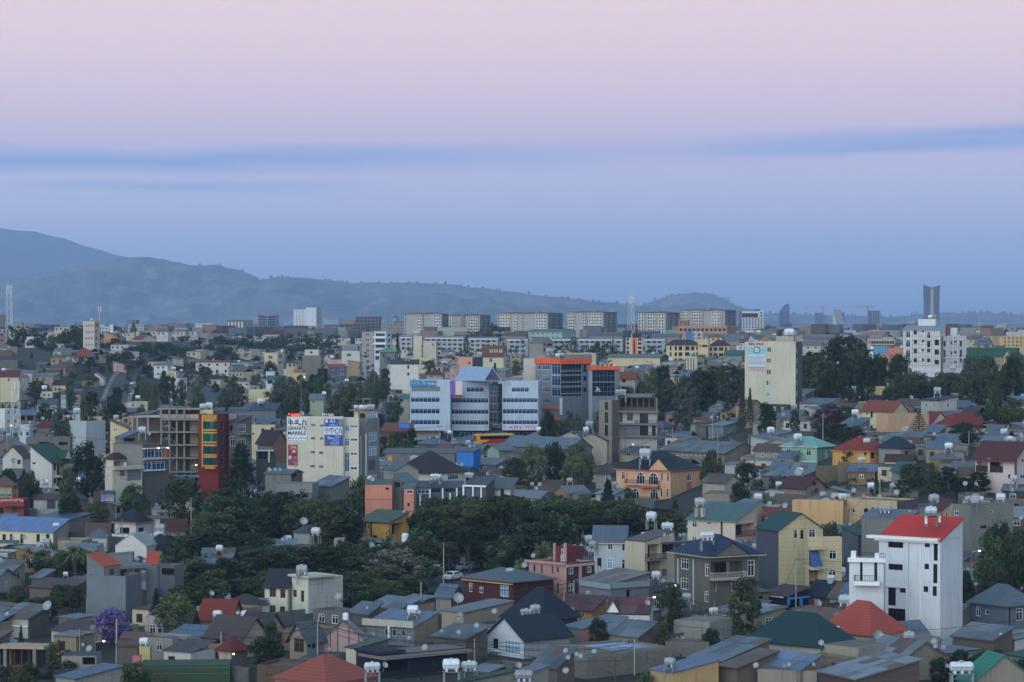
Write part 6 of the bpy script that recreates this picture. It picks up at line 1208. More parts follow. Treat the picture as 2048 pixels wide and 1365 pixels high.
def front_gable(b,face,u0,u1,vb,vt,wm_,rm_,depth=6.,out=.35):
 x0,z0=b.hit(face,u0,vb);x1,_=b.hit(face,u1,vb);O,es,n,W_=b.fl[face];_,z1=b.hit(face,(u0+u1)/2,vt);xm=(x0+x1)/2;m=MB()
 A,B_,C_=O+es*x0+EZ*z0+n*out,O+es*x1+EZ*z0+n*out,O+es*xm+EZ*z1+n*out;bk=n*-depth
 m.poly([A,B_,C_]);k=(C_-A)*.06;e1=Vector(n)*.25
 for(p,q)in((A,C_),(C_,B_)):up=EZ*.12;m.poly([p+e1+up,q+e1+up,q+bk+up,p+bk+up],1);m.poly([p+e1,q+e1,q+e1+up,p+e1+up],1)
 link('gable',m.mesh('gable',[wm_,rm_]),b.root,b.loc)
front_gable(b,'L',1092,1270,566,470,wallm(MAN),roofm((40,44,58),'tile'));b.tank(1066,470,96,'s',6,legs=1.4);b.fin()
b=Bld('house','very long low hall with weathered grey tin roof','hall','long weathered tin hall').vol(1190,1700,1995,425,d=765,wall=(130,122,112),roof=('gx',(116,122,128),2.4,.5,'sheets'),asp=1.8,vis=490,wins=G('L',cols(1310,1560,7,.5),[(432,448)],'w'));b.fin()
b=Bld('house','small tin house with pale blue grey roof under the eucalyptus','house').vol(1570,1690,1800,205,d=815,wall=(120,128,140),roof=('sb',(140,158,176),.9,.4),asp=1);b.fin()
b=Bld('house','brown tile roofed cottage behind the orange mansion','house').vol(670,790,850,590,d=690,wall=(150,146,138),roof=('hip',(80,76,70),2.4,.6),wins=[('L',745,600,775,650,'w')]);b.fin()
b=Bld('house','pinkish cream house with teal roof and green eaves','house','cream house with teal roof').vol(1406,1785,1958,968,d=520,wall=(216,198,176),wallR=(206,178,156),roof=('sb',(96,130,128),2.6,.4,'tin',(96,130,90)),asp=1.4,vis=1190,wins=[('L',1440,970,1480,1022,'w'),('L',1560,975,1592,1000,'w'),('L',1438,1092,1478,1145,'w'),('R',1790,990,1940,1085,'r'),('R',1838,1108,1862,1152,'w'),('R',1896,1105,1916,1145,'w')]);b.rail('R',1785,1045,1940,1090,.3);b.box('drain_pipe','L',1674,975,1684,1145,0,.15,DARKF);b.tank(1502,855,84,'s',-1,legs=1.6,yaw=.1)
for u in(1455,1505):b.box('tank_pillar','L',u,868,u+20,940,-.8,-.2,wallm((206,176,150)))
b.fin()
b=Bld('boundary_wall','tan stained yard wall behind the teal roofed cream house','wall').vol(1525,2000,2060,760,d=590,wall=(150,138,120),dep=.5,roof=('flat',(140,130,116),0),vis=850);b.fin()
b=Bld('house','low house with brown tin roof and yellow gable end','house').vol(1525,1700,1830,660,d=612,wall=(170,160,140),roof=('gx',(112,104,98),1.6,.4,'sheets'),asp=1.4,wins=[('L',1560,645,1600,680,'w')]);b.fin()
b=Bld('house','low tan annex with blue roof beside the yard wall','house').vol(1760,1900,2000,850,d=560,wall=(190,166,138),roof=('sb',(110,134,160),1,.3));b.fin()
T(2,2)
b=Bld('house','pale blue grey house with cream eaves and white windows','house','pale blue house with cream eaves').vol(655,905,915,68,d=482,wall=(178,190,198),roof=('sb',(112,126,146),2,.4,'tin',(206,178,138)),vis=330,dep=9,wins=[('L',765,70,806,142,'w'),('L',880,80,903,150,'w'),('L',762,212,804,292,'c'),('L',878,220,903,300,'w'),('L',682,205,716,290,'k')]);b.tank(1115,-95,84,'s',12,legs=1.6);b.tank(648,125,66,'s',0,legs=1.4);b.dish(690,298,34,-.6);b.fin()
b=Bld('apartment_building','cream concrete house with blank side and stacked balconies','apartment house','cream house with stacked balconies').vol(905,1062,1300,72,d=478,wall=(196,184,158),wallR=(186,174,150),asp=.7,vis=350,roof=('sb',(110,88,88),1.4,.1),wins=[('R',1085,95,1180,205,'r'),('R',1200,90,1290,160,'k'),('R',1085,228,1185,340,'r')]);b.box('balcony','R',1060,210,1200,222,0,1.2,CONC);b.rail('R',1060,170,1200,212,1.2);b.box('balcony','R',1060,335,1200,348,0,1.2,CONC);b.rail('R',1060,300,1200,338,1.2);b.box('canopy','R',1190,70,1460,84,0,1.6,roofm((100,112,128)));b.tank(1245,-20,100,'h',7,legs=1.4);b.dish(1225,35,28,2);b.dish(1262,35,28,2);b.dish(1335,35,30,2);b.dish(1360,30,30,2);b.fin()
b=Bld('house','pink and maroon flat roofed house with small rooftop room','house','pink and maroon house').vol(135,436,662,248,d=460,wall=(180,138,130),wallR=(86,50,50),asp=1.3,vis=520,roof=('flat',(90,70,70),.3),wins=[('L',172,258,186,315,'k'),('L',234,262,244,330,'k'),('L',318,270,328,330,'k'),('L',360,278,374,320,'k'),('L',362,405,373,488,'k'),('R',455,272,490,335,'w'),('R',600,262,635,322,'w'),('R',452,410,490,470,'w')])
b.box('cornice','L',112,232,438,250,0,.4,wallm((200,140,130)));b.box('cornice','R',434,250,664,270,0,.3,wallm((200,160,150)));b.box('pilaster','R',534,262,550,385,0,.25,wallm((200,160,150)));b.vol(342,436,572,120,d=466,wall=(110,50,50),wallR=(104,46,48),asp=.8,foot=False,wins=[('L',395,132,425,180,'w'),('L',388,185,432,235,'p')]);b.box('trim_post','L',340,85,352,235,0,.3,wallm((206,150,136)));b.box('trim_post','L',424,85,438,235,0,.3,wallm((206,150,136)));b.dish(178,205,40,2);b.fin()
b=Bld('shed','long grey painted tin shed with rusty roof top','shed','long grey tin shed').vol(535,790,1095,415,d=440,wall=(116,124,130),wallR=(112,122,128),kind='plaster',asp=1.2,roof=('sb',(130,116,110),1.4,.3,'sheets'),vis=540,wins=[('L',595,470,625,515,'c'),('R',915,460,950,520,'o')]);b.box('fascia','L',550,398,800,440,.2,.35,plain((130,142,150)));b.box('fascia','R',790,395,1092,440,.2,.35,plain((126,138,146)));b.fin()
GM=(104,102,92)
b=Bld('mansion','dark olive grey three storey mansion with navy roof and white windows','mansion','olive grey mansion').vol(1302,1582,1975,196,d=437,wall=GM,wallR=(100,98,88),roof=('hip',(44,58,92),3.0,.9,'tile',(176,164,140)),asp=1.1,vis=640,wins=[('L',1352,212,1412,296,'w'),('L',1350,366,1410,456,'w'),('L',1348,526,1398,615,'w'),('L',1544,252,1576,352,'w'),('L',1540,472,1572,558,'w'),('R',1592,232,1845,345,'r'),('R',1885,222,1940,352,'w'),('R',1615,388,1632,472,'w'),('R',1756,384,1812,470,'w'),('R',1602,545,1618,600,'w')])
b.box('balcony','R',1580,362,1845,378,0,1.3,wallm((160,156,146)));b.rail('R',1582,316,1845,364,1.25,plain((190,188,178)),sp=.3);b.box('column','R',1688,235,1705,362,.9,1.2,wallm(GM));b.box('drain_pipe','L',1326,210,1334,645,0,.12,LGREYM);b.box('drain_pipe','L',1450,215,1457,650,0,.12,LGREYM)
front_gable(b,'R',1590,1875,190,78,wallm((110,106,96)),roofm((44,58,92),'tile'),5,.9);b.tank(1560,62,116,'h',3,legs=1.2,yaw=.15);b.fin()
b=Bld('house','white walled yard house with folded dark red roofs','house','white walled house with red roofs').vol(752,1100,1130,655,d=415,wall=(206,208,208),roof=('sb',(110,44,42),1.8,.1,'sheets'),vis=725);front_gable(b,'L',755,860,640,548,WHITE,roofm((110,44,42),'tin'),4,.1);b.dish(1072,585,50,0);b.fin()
b=Bld('house','low house with long dark red tin roof and yellow wall','house').vol(300,640,750,620,d=425,wall=(170,126,66),roof=('sb',(104,50,50),1.6,.4,'rust'),asp=2,wins=[('L',540,640,580,680,'w'),('L',640,650,668,675,'k')]);b.dish(470,640,46,-1);b.fin()
b=Bld('house','white gabled house with navy roof and upstairs balcony','house','white gabled house with navy roof').vol(-195,95,462,848,d=398,wall=(196,206,214),wallR=(160,166,170),roof=('gy',(36,44,62),2.7,.5,'tile'),asp=.9,vis=1000,wins=[('L',-62,868,65,975,'c'),('L',-150,850,-110,930,'k'),('L',-165,1005,-105,1045,'k')]);b.box('balcony','L',-180,935,-98,948,0,1.2,WHITE);b.rail('L',-172,938,-100,995,1.2,WHITE,sp=.25);b.box('corner_post','R',85,850,98,1040,0,.05,WHITE)if False else None;b.fin()
b=Bld('house','broad dark navy hip roofed house behind the white gable','house','broad navy hip roofed house').vol(-60,250,520,705,d=425,wall=(84,82,84),roof=('hip',(38,42,58),4.4,.6,'tile'),asp=1.1,vis=640);b.tank(185,645,80,'s',-2,legs=.8);b.tank(115,660,100,'l',-3,legs=.3);b.fin()
b=Bld('house','flat house with pale blue roof inside concrete parapets','house','pale blue flat roof house').vol(455,790,1225,945,d=386,wall=(130,122,112),wallR=(140,136,128),kindR='plaster',asp=1.0,roof=('flat',(190,212,250),.35),vis=960);b.dish(668,975,48,-1.2);b.dish(850,915,34,5);b.fin()
b=Bld('boundary_wall','tall grey concrete block yard wall below the blue flat roof','wall').vol(485,600,1230,1000,d=374,wall=(140,136,126),kind='block',asp=.2,dep=.4,roof=('flat',(130,126,118),0),vis=1150);b.fin()
b=Bld('boundary_wall','stepped pale block wall beside the olive grey mansion','wall').vol(1296,1580,1772,720,d=408,wall=(166,164,156),kind='block',dep=.5,roof=('flat',(160,156,148),0),vis=850,asp=.8);b.dish(1310,865,36,-2);b.dish(1352,860,38,-2);b.fin()
b=Bld('boundary_wall','dark block wall sloping down below the pale block wall','wall').vol(1228,1575,1600,880,d=396,wall=(130,126,120),kind='block',dep=.5,roof=('flat',(120,116,110),0),vis=1000);b.fin()
b=Bld('house','small house with patched tin roof beside a bushy tree','house').vol(700,1010,1150,835,d=400,wall=(150,140,124),wallR=(110,100,92),roof=('sb',(120,130,140),1.6,.3,'sheets'),asp=2);b.fin()
b=Bld('house','blue roofed low house with block side and salmon front','house').vol(412,560,925,770,d=408,wall=(150,148,142),wallR=(196,128,96),kind='block',roof=('sb',(104,128,148),1.2,.2),asp=.6);b.dish(760,760,36,-1);b.dish(825,748,36,0);b.fin()
b=Bld('house','low yellow house with blue grey roof and tank','house','low yellow house').vol(1110,1290,1655,1118,d=366,wall=(180,150,106),wallR=(198,160,102),roof=('sb',(112,136,172),1,.2),asp=.6);b.tank(1264,1075,88,'s',1,legs=.8);b.fin()
b=Bld('shack','low shack with long patched grey and rust roof','shack').vol(1420,1680,2060,1030,d=384,wall=(120,104,92),roof=('sb',(112,122,132),2.0,.3,'sheets'),asp=.6);b.fin()
b=Bld('shack','low shack with rusty striped roof','shack').vol(1660,1800,2120,1085,d=373,wall=(110,96,86),roof=('sb',(112,84,74),1.6,.3,'sheets'),asp=.5);b.dish(1960,1085,50,0);b.fin()
b=Bld('shack','tin lean to with rust patched roof and four dishes','shack').vol(165,360,500,1080,d=380,wall=(104,96,92),roof=('sb',(104,112,122),2,.3,'sheets'),asp=1.2)
for u,v in((438,965),(502,995),(458,1020),(558,1010)):b.dish(u,v,44,-2)
b.fin()
b=Bld('house','flat grey roofed house with a big ribbed tank in front','house').vol(-40,60,290,1150,d=372,wall=(130,130,128),roof=('sb',(118,130,144),1,.2),asp=.7);b.dish(50,1085,50,2);b.tank(95,1190,150,'h',-6,legs=1.5,yaw=.1);b.dish(436,1130,54,-1);b.fin()
# ---------------------------------------------------------------- south, centre left
T(1,2)
b=Bld('apartment_building','cream two storey house with brown windows and clad grey flank','apartment house','cream house with clad flank').vol(68,252,300,432,d=452,wall=(214,212,188),wallR=(206,204,180),roof=('sb',(56,56,66),2.2,.4,'tile'),asp=1.2,vis=800,wins=[('L',108,448,160,518,'n'),('L',194,456,236,526,'n'),('L',102,584,156,668,'n'),('L',190,594,234,674,'n')])
b.vol(285,418,694,368,d=450,wall=(214,212,190),wallR=(176,178,170),kindR='panel',asp=.6,vis=650,wins=[('L',298,460,326,518,'n'),('L',360,466,384,556,'n'),('R',548,608,566,656,'n'),('R',580,606,598,636,'n'),('R',632,592,645,656,'n')]);b.box('tank_slab','L',272,342,442,358,-5,.5,wallm((196,192,170)));b.tank(366,338,92,'s',1,legs=.2,yaw=.1);b.fin()
b=Bld('house','house with pink gable end and grey tin roof','house','pink gabled house').vol(530,862,880,842,d=402,wall=(190,156,154),roof=('gy',(108,112,118),2.5,.4),vis=990,dep=10);
for u in(592,650,740,818):b.box('wall_batten','L',u,720+abs(u-695)*.8,u+7,1000,.01,.09,wallm((110,92,92)))
b.vol(268,405,535,850,d=399,wall=(150,140,130),wallR=(130,140,150),roof=('gy',(104,110,116),2.2,.5),asp=.9,wins=[('L',305,848,384,960,'n'),('R',412,860,440,925,'n'),('R',448,865,478,930,'n')],foot=False);b.tank(718,700,56,'v',3,legs=.6);b.dish(568,950,44,-1.5);b.fin()
b=Bld('house','flat roofed grey house with thick cream parapet','house','grey house with cream parapet').vol(868,1266,1456,755,d=415,wall=(120,128,136),wallR=(150,132,112),asp=1.3,roof=('sb',(122,140,164),1.5,.1),vis=880,wins=[('L',1032,745,1056,830,'w'),('L',1090,755,1122,830,'w'),('L',1166,760,1190,830,'w')]);b.box('parapet','L',862,700,1268,752,.1,.5,wallm((190,182,164)));b.tank(1255,660,92,'s',4,legs=1.2);b.dish(1295,655,40,3);b.dish(1215,860,46,-1);b.dish(925,825,34,-1);b.box('balcony_column','L',1074,750,1086,850,.4,.7,WHITE);b.fin()
b=Bld('house','deep maroon two storey house with white windows and grey roof','house','maroon house').vol(1664,2058,2380,398,d=452,wall=(96,44,48),wallR=(76,40,42),asp=1.3,roof=('hip',(104,114,124),1.6,.5,'tin',(116,74,60)),vis=600,wins=[('L',1704,405,1732,476,'w'),('L',1788,436,1818,486,'w'),('L',1955,425,2020,515,'c'),('L',1780,568,1808,605,'w'),('L',1950,580,2020,620,'w')]);b.box('fascia_line','L',1662,392,2058,400,0,.5,wallm((200,170,120)));b.tank(2035,345,70,'s',6);b.fin()
b=Bld('house','small cream house with blue roof beside the maroon house','house').vol(1440,1560,1662,505,d=470,wall=(150,146,134),wallR=(110,66,50),roof=('gx',(116,134,160),1.6,.4));b.fin()
b=Bld('house','low concrete house with dark dish and flat roof under the maroon house','house').vol(1485,1660,2060,640,d=432,wall=(176,158,138),wallR=(150,136,120),roof=('sb',(124,136,150),1,.2),asp=.5);b.dish(1612,565,88,1);b.dish(1625,672,38,-2);b.dish(1610,705,40,-2);b.fin()
b=Bld('house','modern navy flat roofed house with open terrace','house','modern navy house').vol(806,1000,1686,985,d=378,wall=(42,46,66),wallR=(40,44,62),asp=.4,roof=('flat',(140,128,128),0),vis=1140,wins=[('R',1005,1000,1210,1105,'r'),('R',1530,1000,1650,1020,'k')]);b.box('roof_slab','R',990,962,1690,986,-5,1.2,wallm((132,118,118)));b.box('roof_slab','L',800,940,1002,962,-4,.3,wallm((44,50,70)));b.box('terrace_wall','R',1000,1120,1500,1165,2.0,2.2,wallm((44,48,68)));b.dish(1362,945,56,1);b.fin()
b=Bld('house','narrow cream wall house with green roof edge','house').vol(718,800,1060,925,d=386,wall=(206,198,170),wallR=(110,104,96),roof=('sb',(50,90,74),.8,.2),asp=.4);b.box('poster','L',750,1055,800,1110,.02,.1,plain((150,60,90)));b.fin()
b=Bld('house','brown red hip roofed house below the gabled pink house','house','brown red hip roofed house').vol(150,560,960,1210,d=362,wall=(150,130,116),roof=('hip',(180,92,70),2.9,.4,'tile'),asp=1);b.tank(930,1115,130,'h',0,legs=1.8,yaw=.2);b.dish(1018,1085,54,-1);b.fin()
b=Bld('house','low house with two big tanks behind a dark green roof','house').vol(1600,1640,2060,1200,d=366,wall=(120,120,110),roof=('sb',(40,70,62),1.1,.2,'tile'),asp=.3);b.tank(1562,1112,140,'b',2,legs=1.6,yaw=.1);b.tank(1705,1105,130,'h',4,legs=1.6);b.fin()
b=Bld('house','dark grey flat house with rough roof and dishes','house').vol(1415,1680,1850,850,d=396,wall=(96,92,88),roof=('sb',(104,110,114),1.2,.3,'sheets'),asp=1.4);b.dish(1472,805,36,0);b.dish(1615,815,40,0);b.dish(1770,765,46,2);b.fin()
b=Bld('house','brown roofed house beside the cream house with clad flank','house').vol(-140,60,220,790,d=425,wall=(176,148,128),roof=('gx',(74,58,58),2.4,.5),asp=1.2,wins=[('L',15,820,35,850,'k')]);b.fin()
b=Bld('shed','patched tin roofs beside the cream house with clad flank','shed').vol(745,900,1000,650,d=445,wall=(96,96,96),kind='tin',roof=('sb',(116,124,138),1.2,.3,'sheets'),asp=1.4);b.dish(878,615,30,0);b.fin()
b=Bld('shed','long tin roof beside the car park trees','shed').vol(890,1150,1310,615,d=462,wall=(100,100,98),roof=('sb',(120,130,148),1.2,.3,'sheets'),asp=1.6);b.fin()
b=Bld('boundary_wall','low blue grey yard wall below the pink gable','wall').vol(345,600,720,1010,d=388,wall=(116,122,128),dep=.5,roof=('flat',(110,116,120),0),asp=.6);b.fin()
# ---------------------------------------------------------------- south, east
T(3,1)
b=Bld('house','mint green two storey house with pale teal hip roof','house','mint green house').vol(112,392,530,378,d=655,wall=(132,186,156),wallR=(120,166,146),roof=('hip',(160,216,206),2.2,.5,'tin',(200,206,196)),asp=1.2,vis=555,wins=[('L',145,385,182,418,'w'),('L',236,388,262,420,'w'),('L',306,392,345,448,'w'),('L',146,490,192,548,'w'),('L',234,500,272,552,'w'),('L',312,505,338,556,'w'),('L',350,505,390,556,'w'),('R',452,400,472,488,'c')]);b.box('trim','L',112,490,390,496,0,.2,WHITE);b.tank(238,325,66,'s',3,legs=.6);b.fin()
b=Bld('house','golden yellow house with red hip roof behind a dark tree','house','golden yellow house').vol(518,815,992,415,d=662,wall=(212,158,60),wallR=(208,154,62),roof=('hip',(158,62,48),3,.4,'tile',(206,130,70)),asp=1.2,vis=590,wins=[('L',770,418,788,445,'k'),('R',792+30,418,850,470,'k'),('L',720,545,778,590,'w'),('R',892,515,912,548,'k')]);b.tank(792,355,58,'s',4,legs=1);b.fin()
b=Bld('apartment_building','cream and salmon house with red gable roofs and pipe scaffold','apartment house','cream and salmon house with red gables').vol(752,1000,1120,90,d=730,wall=(214,202,152),wallR=(206,194,150),roof=('gx',(158,84,62),2.5,.4,'tile'),asp=1.4,vis=290,wins=G('L',[(782,800)],[(92,122),(195,228)],'w')+G('L',[(820,838)],[(92,140),(205,240)],'k'))
b.vol(868,960,1288,118,d=716,wall=(212,168,128),wallR=(218,172,134),asp=.3,vis=340,roof=('flat',(70,86,84),.2),foot=False);b.vol(1230,1310,1445,185,d=735,wall=(150,140,120),wallR=(206,194,160),asp=.7,roof=('gx',(150,52,44),2.9,.4,'tile'),wins=[('R',1380,155,1410,190,'k')],foot=False);b.tank(934,112,78,'h',-1,legs=.8)
for u in(952,1030,1018):b.box('scaffold_pole','R',u,160,u+8,345,1.0,1.12,SCW)if u>965 else None
for v in(168,232,305):b.box('scaffold_rail','R',962,v,1045,v+7,1.0,1.12,SCW)
b.fin()
b=Bld('house','grey walled house with red hip roof and tank behind a leafy tree','house','grey house with red hip roof').vol(1348,1480,1765,210,d=705,wall=(160,158,152),wallR=(196,184,150),roof=('hip',(150,48,44),3,.6,'tile'),asp=.6,vis=300,wins=[('L',1352,235,1410,280,'w'),('R',1680,230,1710,275,'k')]);b.tank(1600,175,50,'s',6,legs=1.4);b.fin()
b=Bld('house','low house with navy hip roof below the salmon wall','house').vol(885,1060,1180,388,d=680,wall=(150,144,140),roof=('hip',(48,54,72),2.4,.5,'tile'),asp=1.2,wins=[('R',1095,410,1130,470,'k')]);b.fin()
b=Bld('house','pale three storey house with corner balcony and red eaves','house','pale house with corner balcony').vol(1660,1968,2140,470,d=572,wall=(206,190,182),wallR=(200,186,178),roof=('gx',(104,58,56),3.2,.8,'tile',(140,56,46)),asp=1.2,vis=800,wins=[('L',1672,468,1878,578,'r'),('L',1922,598,1944,630,'k'),('R',2030,470,2060,505,'w'),('R',2022,598,2060,632,'w'),('R',2022,722,2060,750,'w')]);b.box('parapet','L',1668,528,1880,576,.05,.2,DARKF);b.box('column','L',1766,466,1780,578,0,.3,wallm((206,190,182)));b.box('drain_pipe','R',1975,470,1985,800,0,.15,plain((110,60,50)));b.vol(1770,1890,1955,360,d=585,wall=(210,196,180),foot=False);b.tank(1935,330,48,'s',-1,legs=1.5);b.dish(2000,310,60,4);b.dish(2028,330,40,4);b.fin()
T(3,0)
b=Bld('house','cream house with big dark windows and blue tin roof beside dark trees','house').vol(1890,2100,2140,1045,d=735,wall=(212,202,184),roof=('sb',(120,140,160),2,.6),vis=1250,wins=[('L',1935,1050,1990,1115,'n'),('L',1930,1152,1985,1260,'n')]);b.vol(1755,1880,1890,1080,d=760,wall=(110,116,120),roof=('sb',(112,132,152),2.4,.5),foot=False);b.fin()
T(3,1)
b=Bld('house','long orange cream low house with flat roof','house').vol(195,600,615,810,d=540,wall=(212,168,108),roof=('flat',(120,116,108),.4),vis=885);b.tank(595,800,60,'s',3);b.fin()
b=Bld('house','low tan house with grey flank and roof dishes','house','low tan house with grey flank').vol(612,1032,1192,808,d=536,wall=(196,170,130),wallR=(90,90,92),roof=('flat',(116,118,120),.3),vis=895,asp=1.6,wins=[('L',672,870,695,905,'w'),('L',768,868,800,905,'k'),('L',826,860,845,895,'k'),('L',880,858,895,890,'k')]);b.dish(885,785,34,2);b.dish(752,785,34,3);b.dish(1030,765,52,8);b.fin()
b=Bld('boundary_wall','long weathered concrete wall between the low tan houses','wall').vol(465,1200,1312,742,d=575,wall=(130,118,104),dep=.6,roof=('flat',(120,110,98),0),vis=800);b.tank(824,708,56,'s',2,legs=1);b.tank(1002,712,56,'s',2,legs=1);b.dish(695,745,44,1);b.fin()
b=Bld('house','grey concrete block house with tanks behind the white house','house','grey concrete block house').vol(750,1130,1212,945,d=480,wall=(122,122,118),wallR=(130,128,122),vis=1130,asp=1.6,roof=('sb',(112,132,150),1,.1),wins=[('L',1100,985,1125,1015,'k')]);b.tank(940,905,108,'h',5,legs=1.4);b.dish(1118,905,34,3);b.fin()
b=Bld('house','rough grey block house with gabled top behind the white house','house','rough grey block house').vol(1478,1620,1965,845,d=502,wall=(130,128,124),wallR=(128,126,120),asp=.5,roof=('flat',(110,108,104),.3),vis=1010,wins=[('L',1490,880,1525,925,'w'),('R',1775,885,1795,910,'w'),('R',1700,1005,1750,1030,'k')]);b.tank(1605,825,64,'s',2,legs=.5);b.tank(1700,815,50,'s',3,legs=.5);b.dish(1670,830,86,0);b.fin()
b=Bld('house','small yellow house with dark red roof between grey blocks','house').vol(1300,1380,1478,890,d=512,wall=(196,176,120),wallR=(206,186,130),roof=('sb',(100,52,54),1.8,.3,'tile'),wins=G('R',[(1388,1400),(1425,1438)],[(905,935)],'w'));b.fin()
b=Bld('house','low house with dark red ridge roof below the mint green house','house').vol(110,300,460,700,d=590,wall=(150,130,116),roof=('gx',(92,50,50),2,.5,'tile'),asp=1.2);b.fin()
b=Bld('house','row of low sheds with grey tin roofs below the mint green house','shed').vol(-40,250,380,620,d=612,wall=(110,108,108),roof=('sb',(112,122,134),1.2,.3,'sheets'),asp=2);b.tank(255,590,56,'s',0,legs=1);b.dish(248,610,66,-2);b.fin()
b=Bld('house','low house with teal roof beside the golden yellow house','house').vol(990,1120,1240,565,d=625,wall=(130,130,122),roof=('gx',(58,116,98),1.6,.4));b.fin()
BG=(206,186,142)
b=Bld('apartment_building','beige clad house with dark slate flank and teal roof','apartment house','beige clad house').vol(-90,85,440,1040,d=474,wall=(78,84,96),wallR=BG,kindR='panel',roof=('gx',(44,84,82),2.7,.3,'tile'),asp=.85,vis=1520,wins=[('R',208,1042,236,1110,'w'),('R',260,1042,282,1112,'k'),('R',328,1034,380,1105,'w')])
T(3,2)
b.vol(300,322,594,42,d=468,wall=BG,wallR=BG,kind='panel',asp=.25,vis=450,foot=False,wins=[('R',488,138,548,216,'a'),('R',484,294,546,370,'a'),('R',330,150,405,270,'r'),('R',328,306,400,425,'r')],roof=('flat',(150,140,120),.6))
b.box('balcony','R',322,272,432,296,0,1.3,wallm(BG));b.box('balcony','R',322,425,430,448,0,1.3,wallm(BG));b.box('balcony','R',322,110,436,135,0,1.3,wallm(BG));b.rail('R',330,385,400,425,1.2)
m=MB();O,es,n,W_=b.fl['R'];x0,z0=b.hit('R',330,270);x1,z1=b.hit('R',400,160);x2,z2=b.hit('R',430,300)
m.poly([O+es*x0+EZ*z1+n*.3,O+es*x1+EZ*z1+n*.3,O+es*x2+EZ*z2+n*1.3,O+es*x0+EZ*z0+n*1.3]);m.poly([O+es*x0+EZ*z0+n*1.34,O+es*x2+EZ*z2+n*1.34,O+es*x1+EZ*(z1+.03)+n*.34,O+es*x0+EZ*(z1+.03)+n*.34]);link('blue_awning',m.mesh('blue_awning',plain((52,88,140),.8)),b.root,b.loc)
b.fin()
b=Bld('house','slate sided house with steep teal roof behind the white terrace','house').vol(592,720,830,20,d=490,wall=(92,98,108),wallR=(88,92,100),roof=('sl',(44,86,84),1.2,.2,'tile'),asp=1,vis=200);b.fin()
WB=(208,214,218)
b=Bld('apartment_building','bright white four storey house with red roof and black windows','apartment house','bright white house with red roof').vol(890,1378,1560,62,d=402,wall=WB,wallR=WB,roof=('sb',(238,64,48),2.7,.25,'tile'),asp=1.5,vis=720,wins=[('L',962,78,1082,124,'k'),('L',1254,84,1294,120,'k'),('L',1326,82,1358,228,'k'),('L',964,254,1078,302,'k'),('L',1252,252,1288,296,'k'),('L',1322,254,1355,408,'k'),('L',962,434,1022,586,'k'),('L',1056,440,1104,484,'k'),('L',1245,432,1282,478,'k'),('L',1318,432,1350,510,'k'),('L',962,610,1098,720,'k')])
b.box('cornice','L',806,34,1372,58,-.3,.7,WHITE);b.box('cornice','L',860,58,1372,76,-.3,.4,WHITE);b.box('bay_edge','L',1112,80,1128,725,0,.35,wallm(WB));b.box('bay_panel','L',945,430,1118,442,0,.3,wallm(WB));b.box('drain_pipe','L',1218,90,1226,700,0,.2,WHITE)
b.vol(652,925,942,210,d=399,wall=WB,wallR=WB,vis=570,foot=False,roof=('flat',(150,150,150),.2),dep=6,wins=[('L',736,232,757,386,'k'),('L',850,232,874,396,'k'),('L',846,596,866,640,'k')]);b.box('cornice','L',640,205,942,238,0,.4,WHITE);b.box('balcony','L',692,386,900,420,0,1.3,WHITE);b.rail('L',698,340,872,388,1.25);b.box('terrace_post','L',664,150,704,210,-.6,.1,WHITE);b.box('terrace_post','L',856,168,892,240,-.6,.25,WHITE);b.rail('L',704,165,856,208,-.2,ends=False);b.rail('L',895,170,938,220,.1,ends=False)
T(3,1);b.tank(1304,930,92,'s',6,legs=.2,yaw=.1);b.box('tank_slab','L',1210,932,1355,942,-8,-4,CONC);b.box('tank_pillar','L',1230,942,1250,1010,-5,-4.6,WHITE);b.box('tank_pillar','L',1342,942,1358,1000,-5,-4.6,WHITE);b.fin()
T(3,2)
b=Bld('house','red hip roofed bungalow below the bright white house','house','red hip roofed bungalow').vol(425,822,1108,825,d=389,wall=(196,194,186),wallR=(196,194,184),roof=('hip',(200,90,74),4.2,.5,'tile'),asp=1.2,vis=790);b.fin()
b=Bld('house','dark green hip roofed bungalow with long pale yard wall','house','green hip roofed bungalow').vol(-170,420,712,920,d=378,wall=(172,166,152),wallR=(166,160,146),roof=('hip',(36,70,74),4,.4,'tile'),asp=1.5,vis=860,wins=[('L',190,975,210,1025,'k')]);b.tank(548,785,44,'s',6);b.dish(860,880,104,6);b.fin()
b=Bld('boundary_wall','long plastered yard wall around the green hip roofed bungalow','wall').vol(425,720,1380,925,d=374,wall=(160,152,138),wallR=(166,162,152),kindR='block',dep=.5,asp=.35,roof=('flat',(150,144,132),0),vis=1000);b.tank(1128,868,90,'s',4,legs=1.6,yaw=.1);b.fin()
b=Bld('house','slate blue two storey house with grey hip roof','house','slate blue two storey villa').vol(1618,1925,2150,592,d=412,wall=(98,112,126),wallR=(104,118,132),roof=('hip',(116,128,144),2.8,.5,'tin',(80,84,90)),asp=1.2,vis=800,wins=[('L',1665,592,1700,672,'w'),('L',1740,620,1770,658,'w'),('L',1624,765,1652,782,'w'),('L',1702,780,1730,804,'w'),('L',1876,786,1898,814,'w'),('R',1985,608,2038,705,'w')]);b.box('drain_pipe','R',1926,600,1934,830,0,.12,DARKF);b.fin()
b=Bld('house','rough concrete house with two small white windows','house','rough concrete house').vol(1262,1480,1616,660,d=416,wall=(132,128,120),wallR=(120,116,108),roof=('sb',(116,124,132),1.2,.3),asp=1.6,vis=795,wins=[('L',1366,706,1392,748,'w'),('R',1500,710,1540,758,'w')]);b.tank(1318,575,78,'s',2,legs=1.2);b.fin()
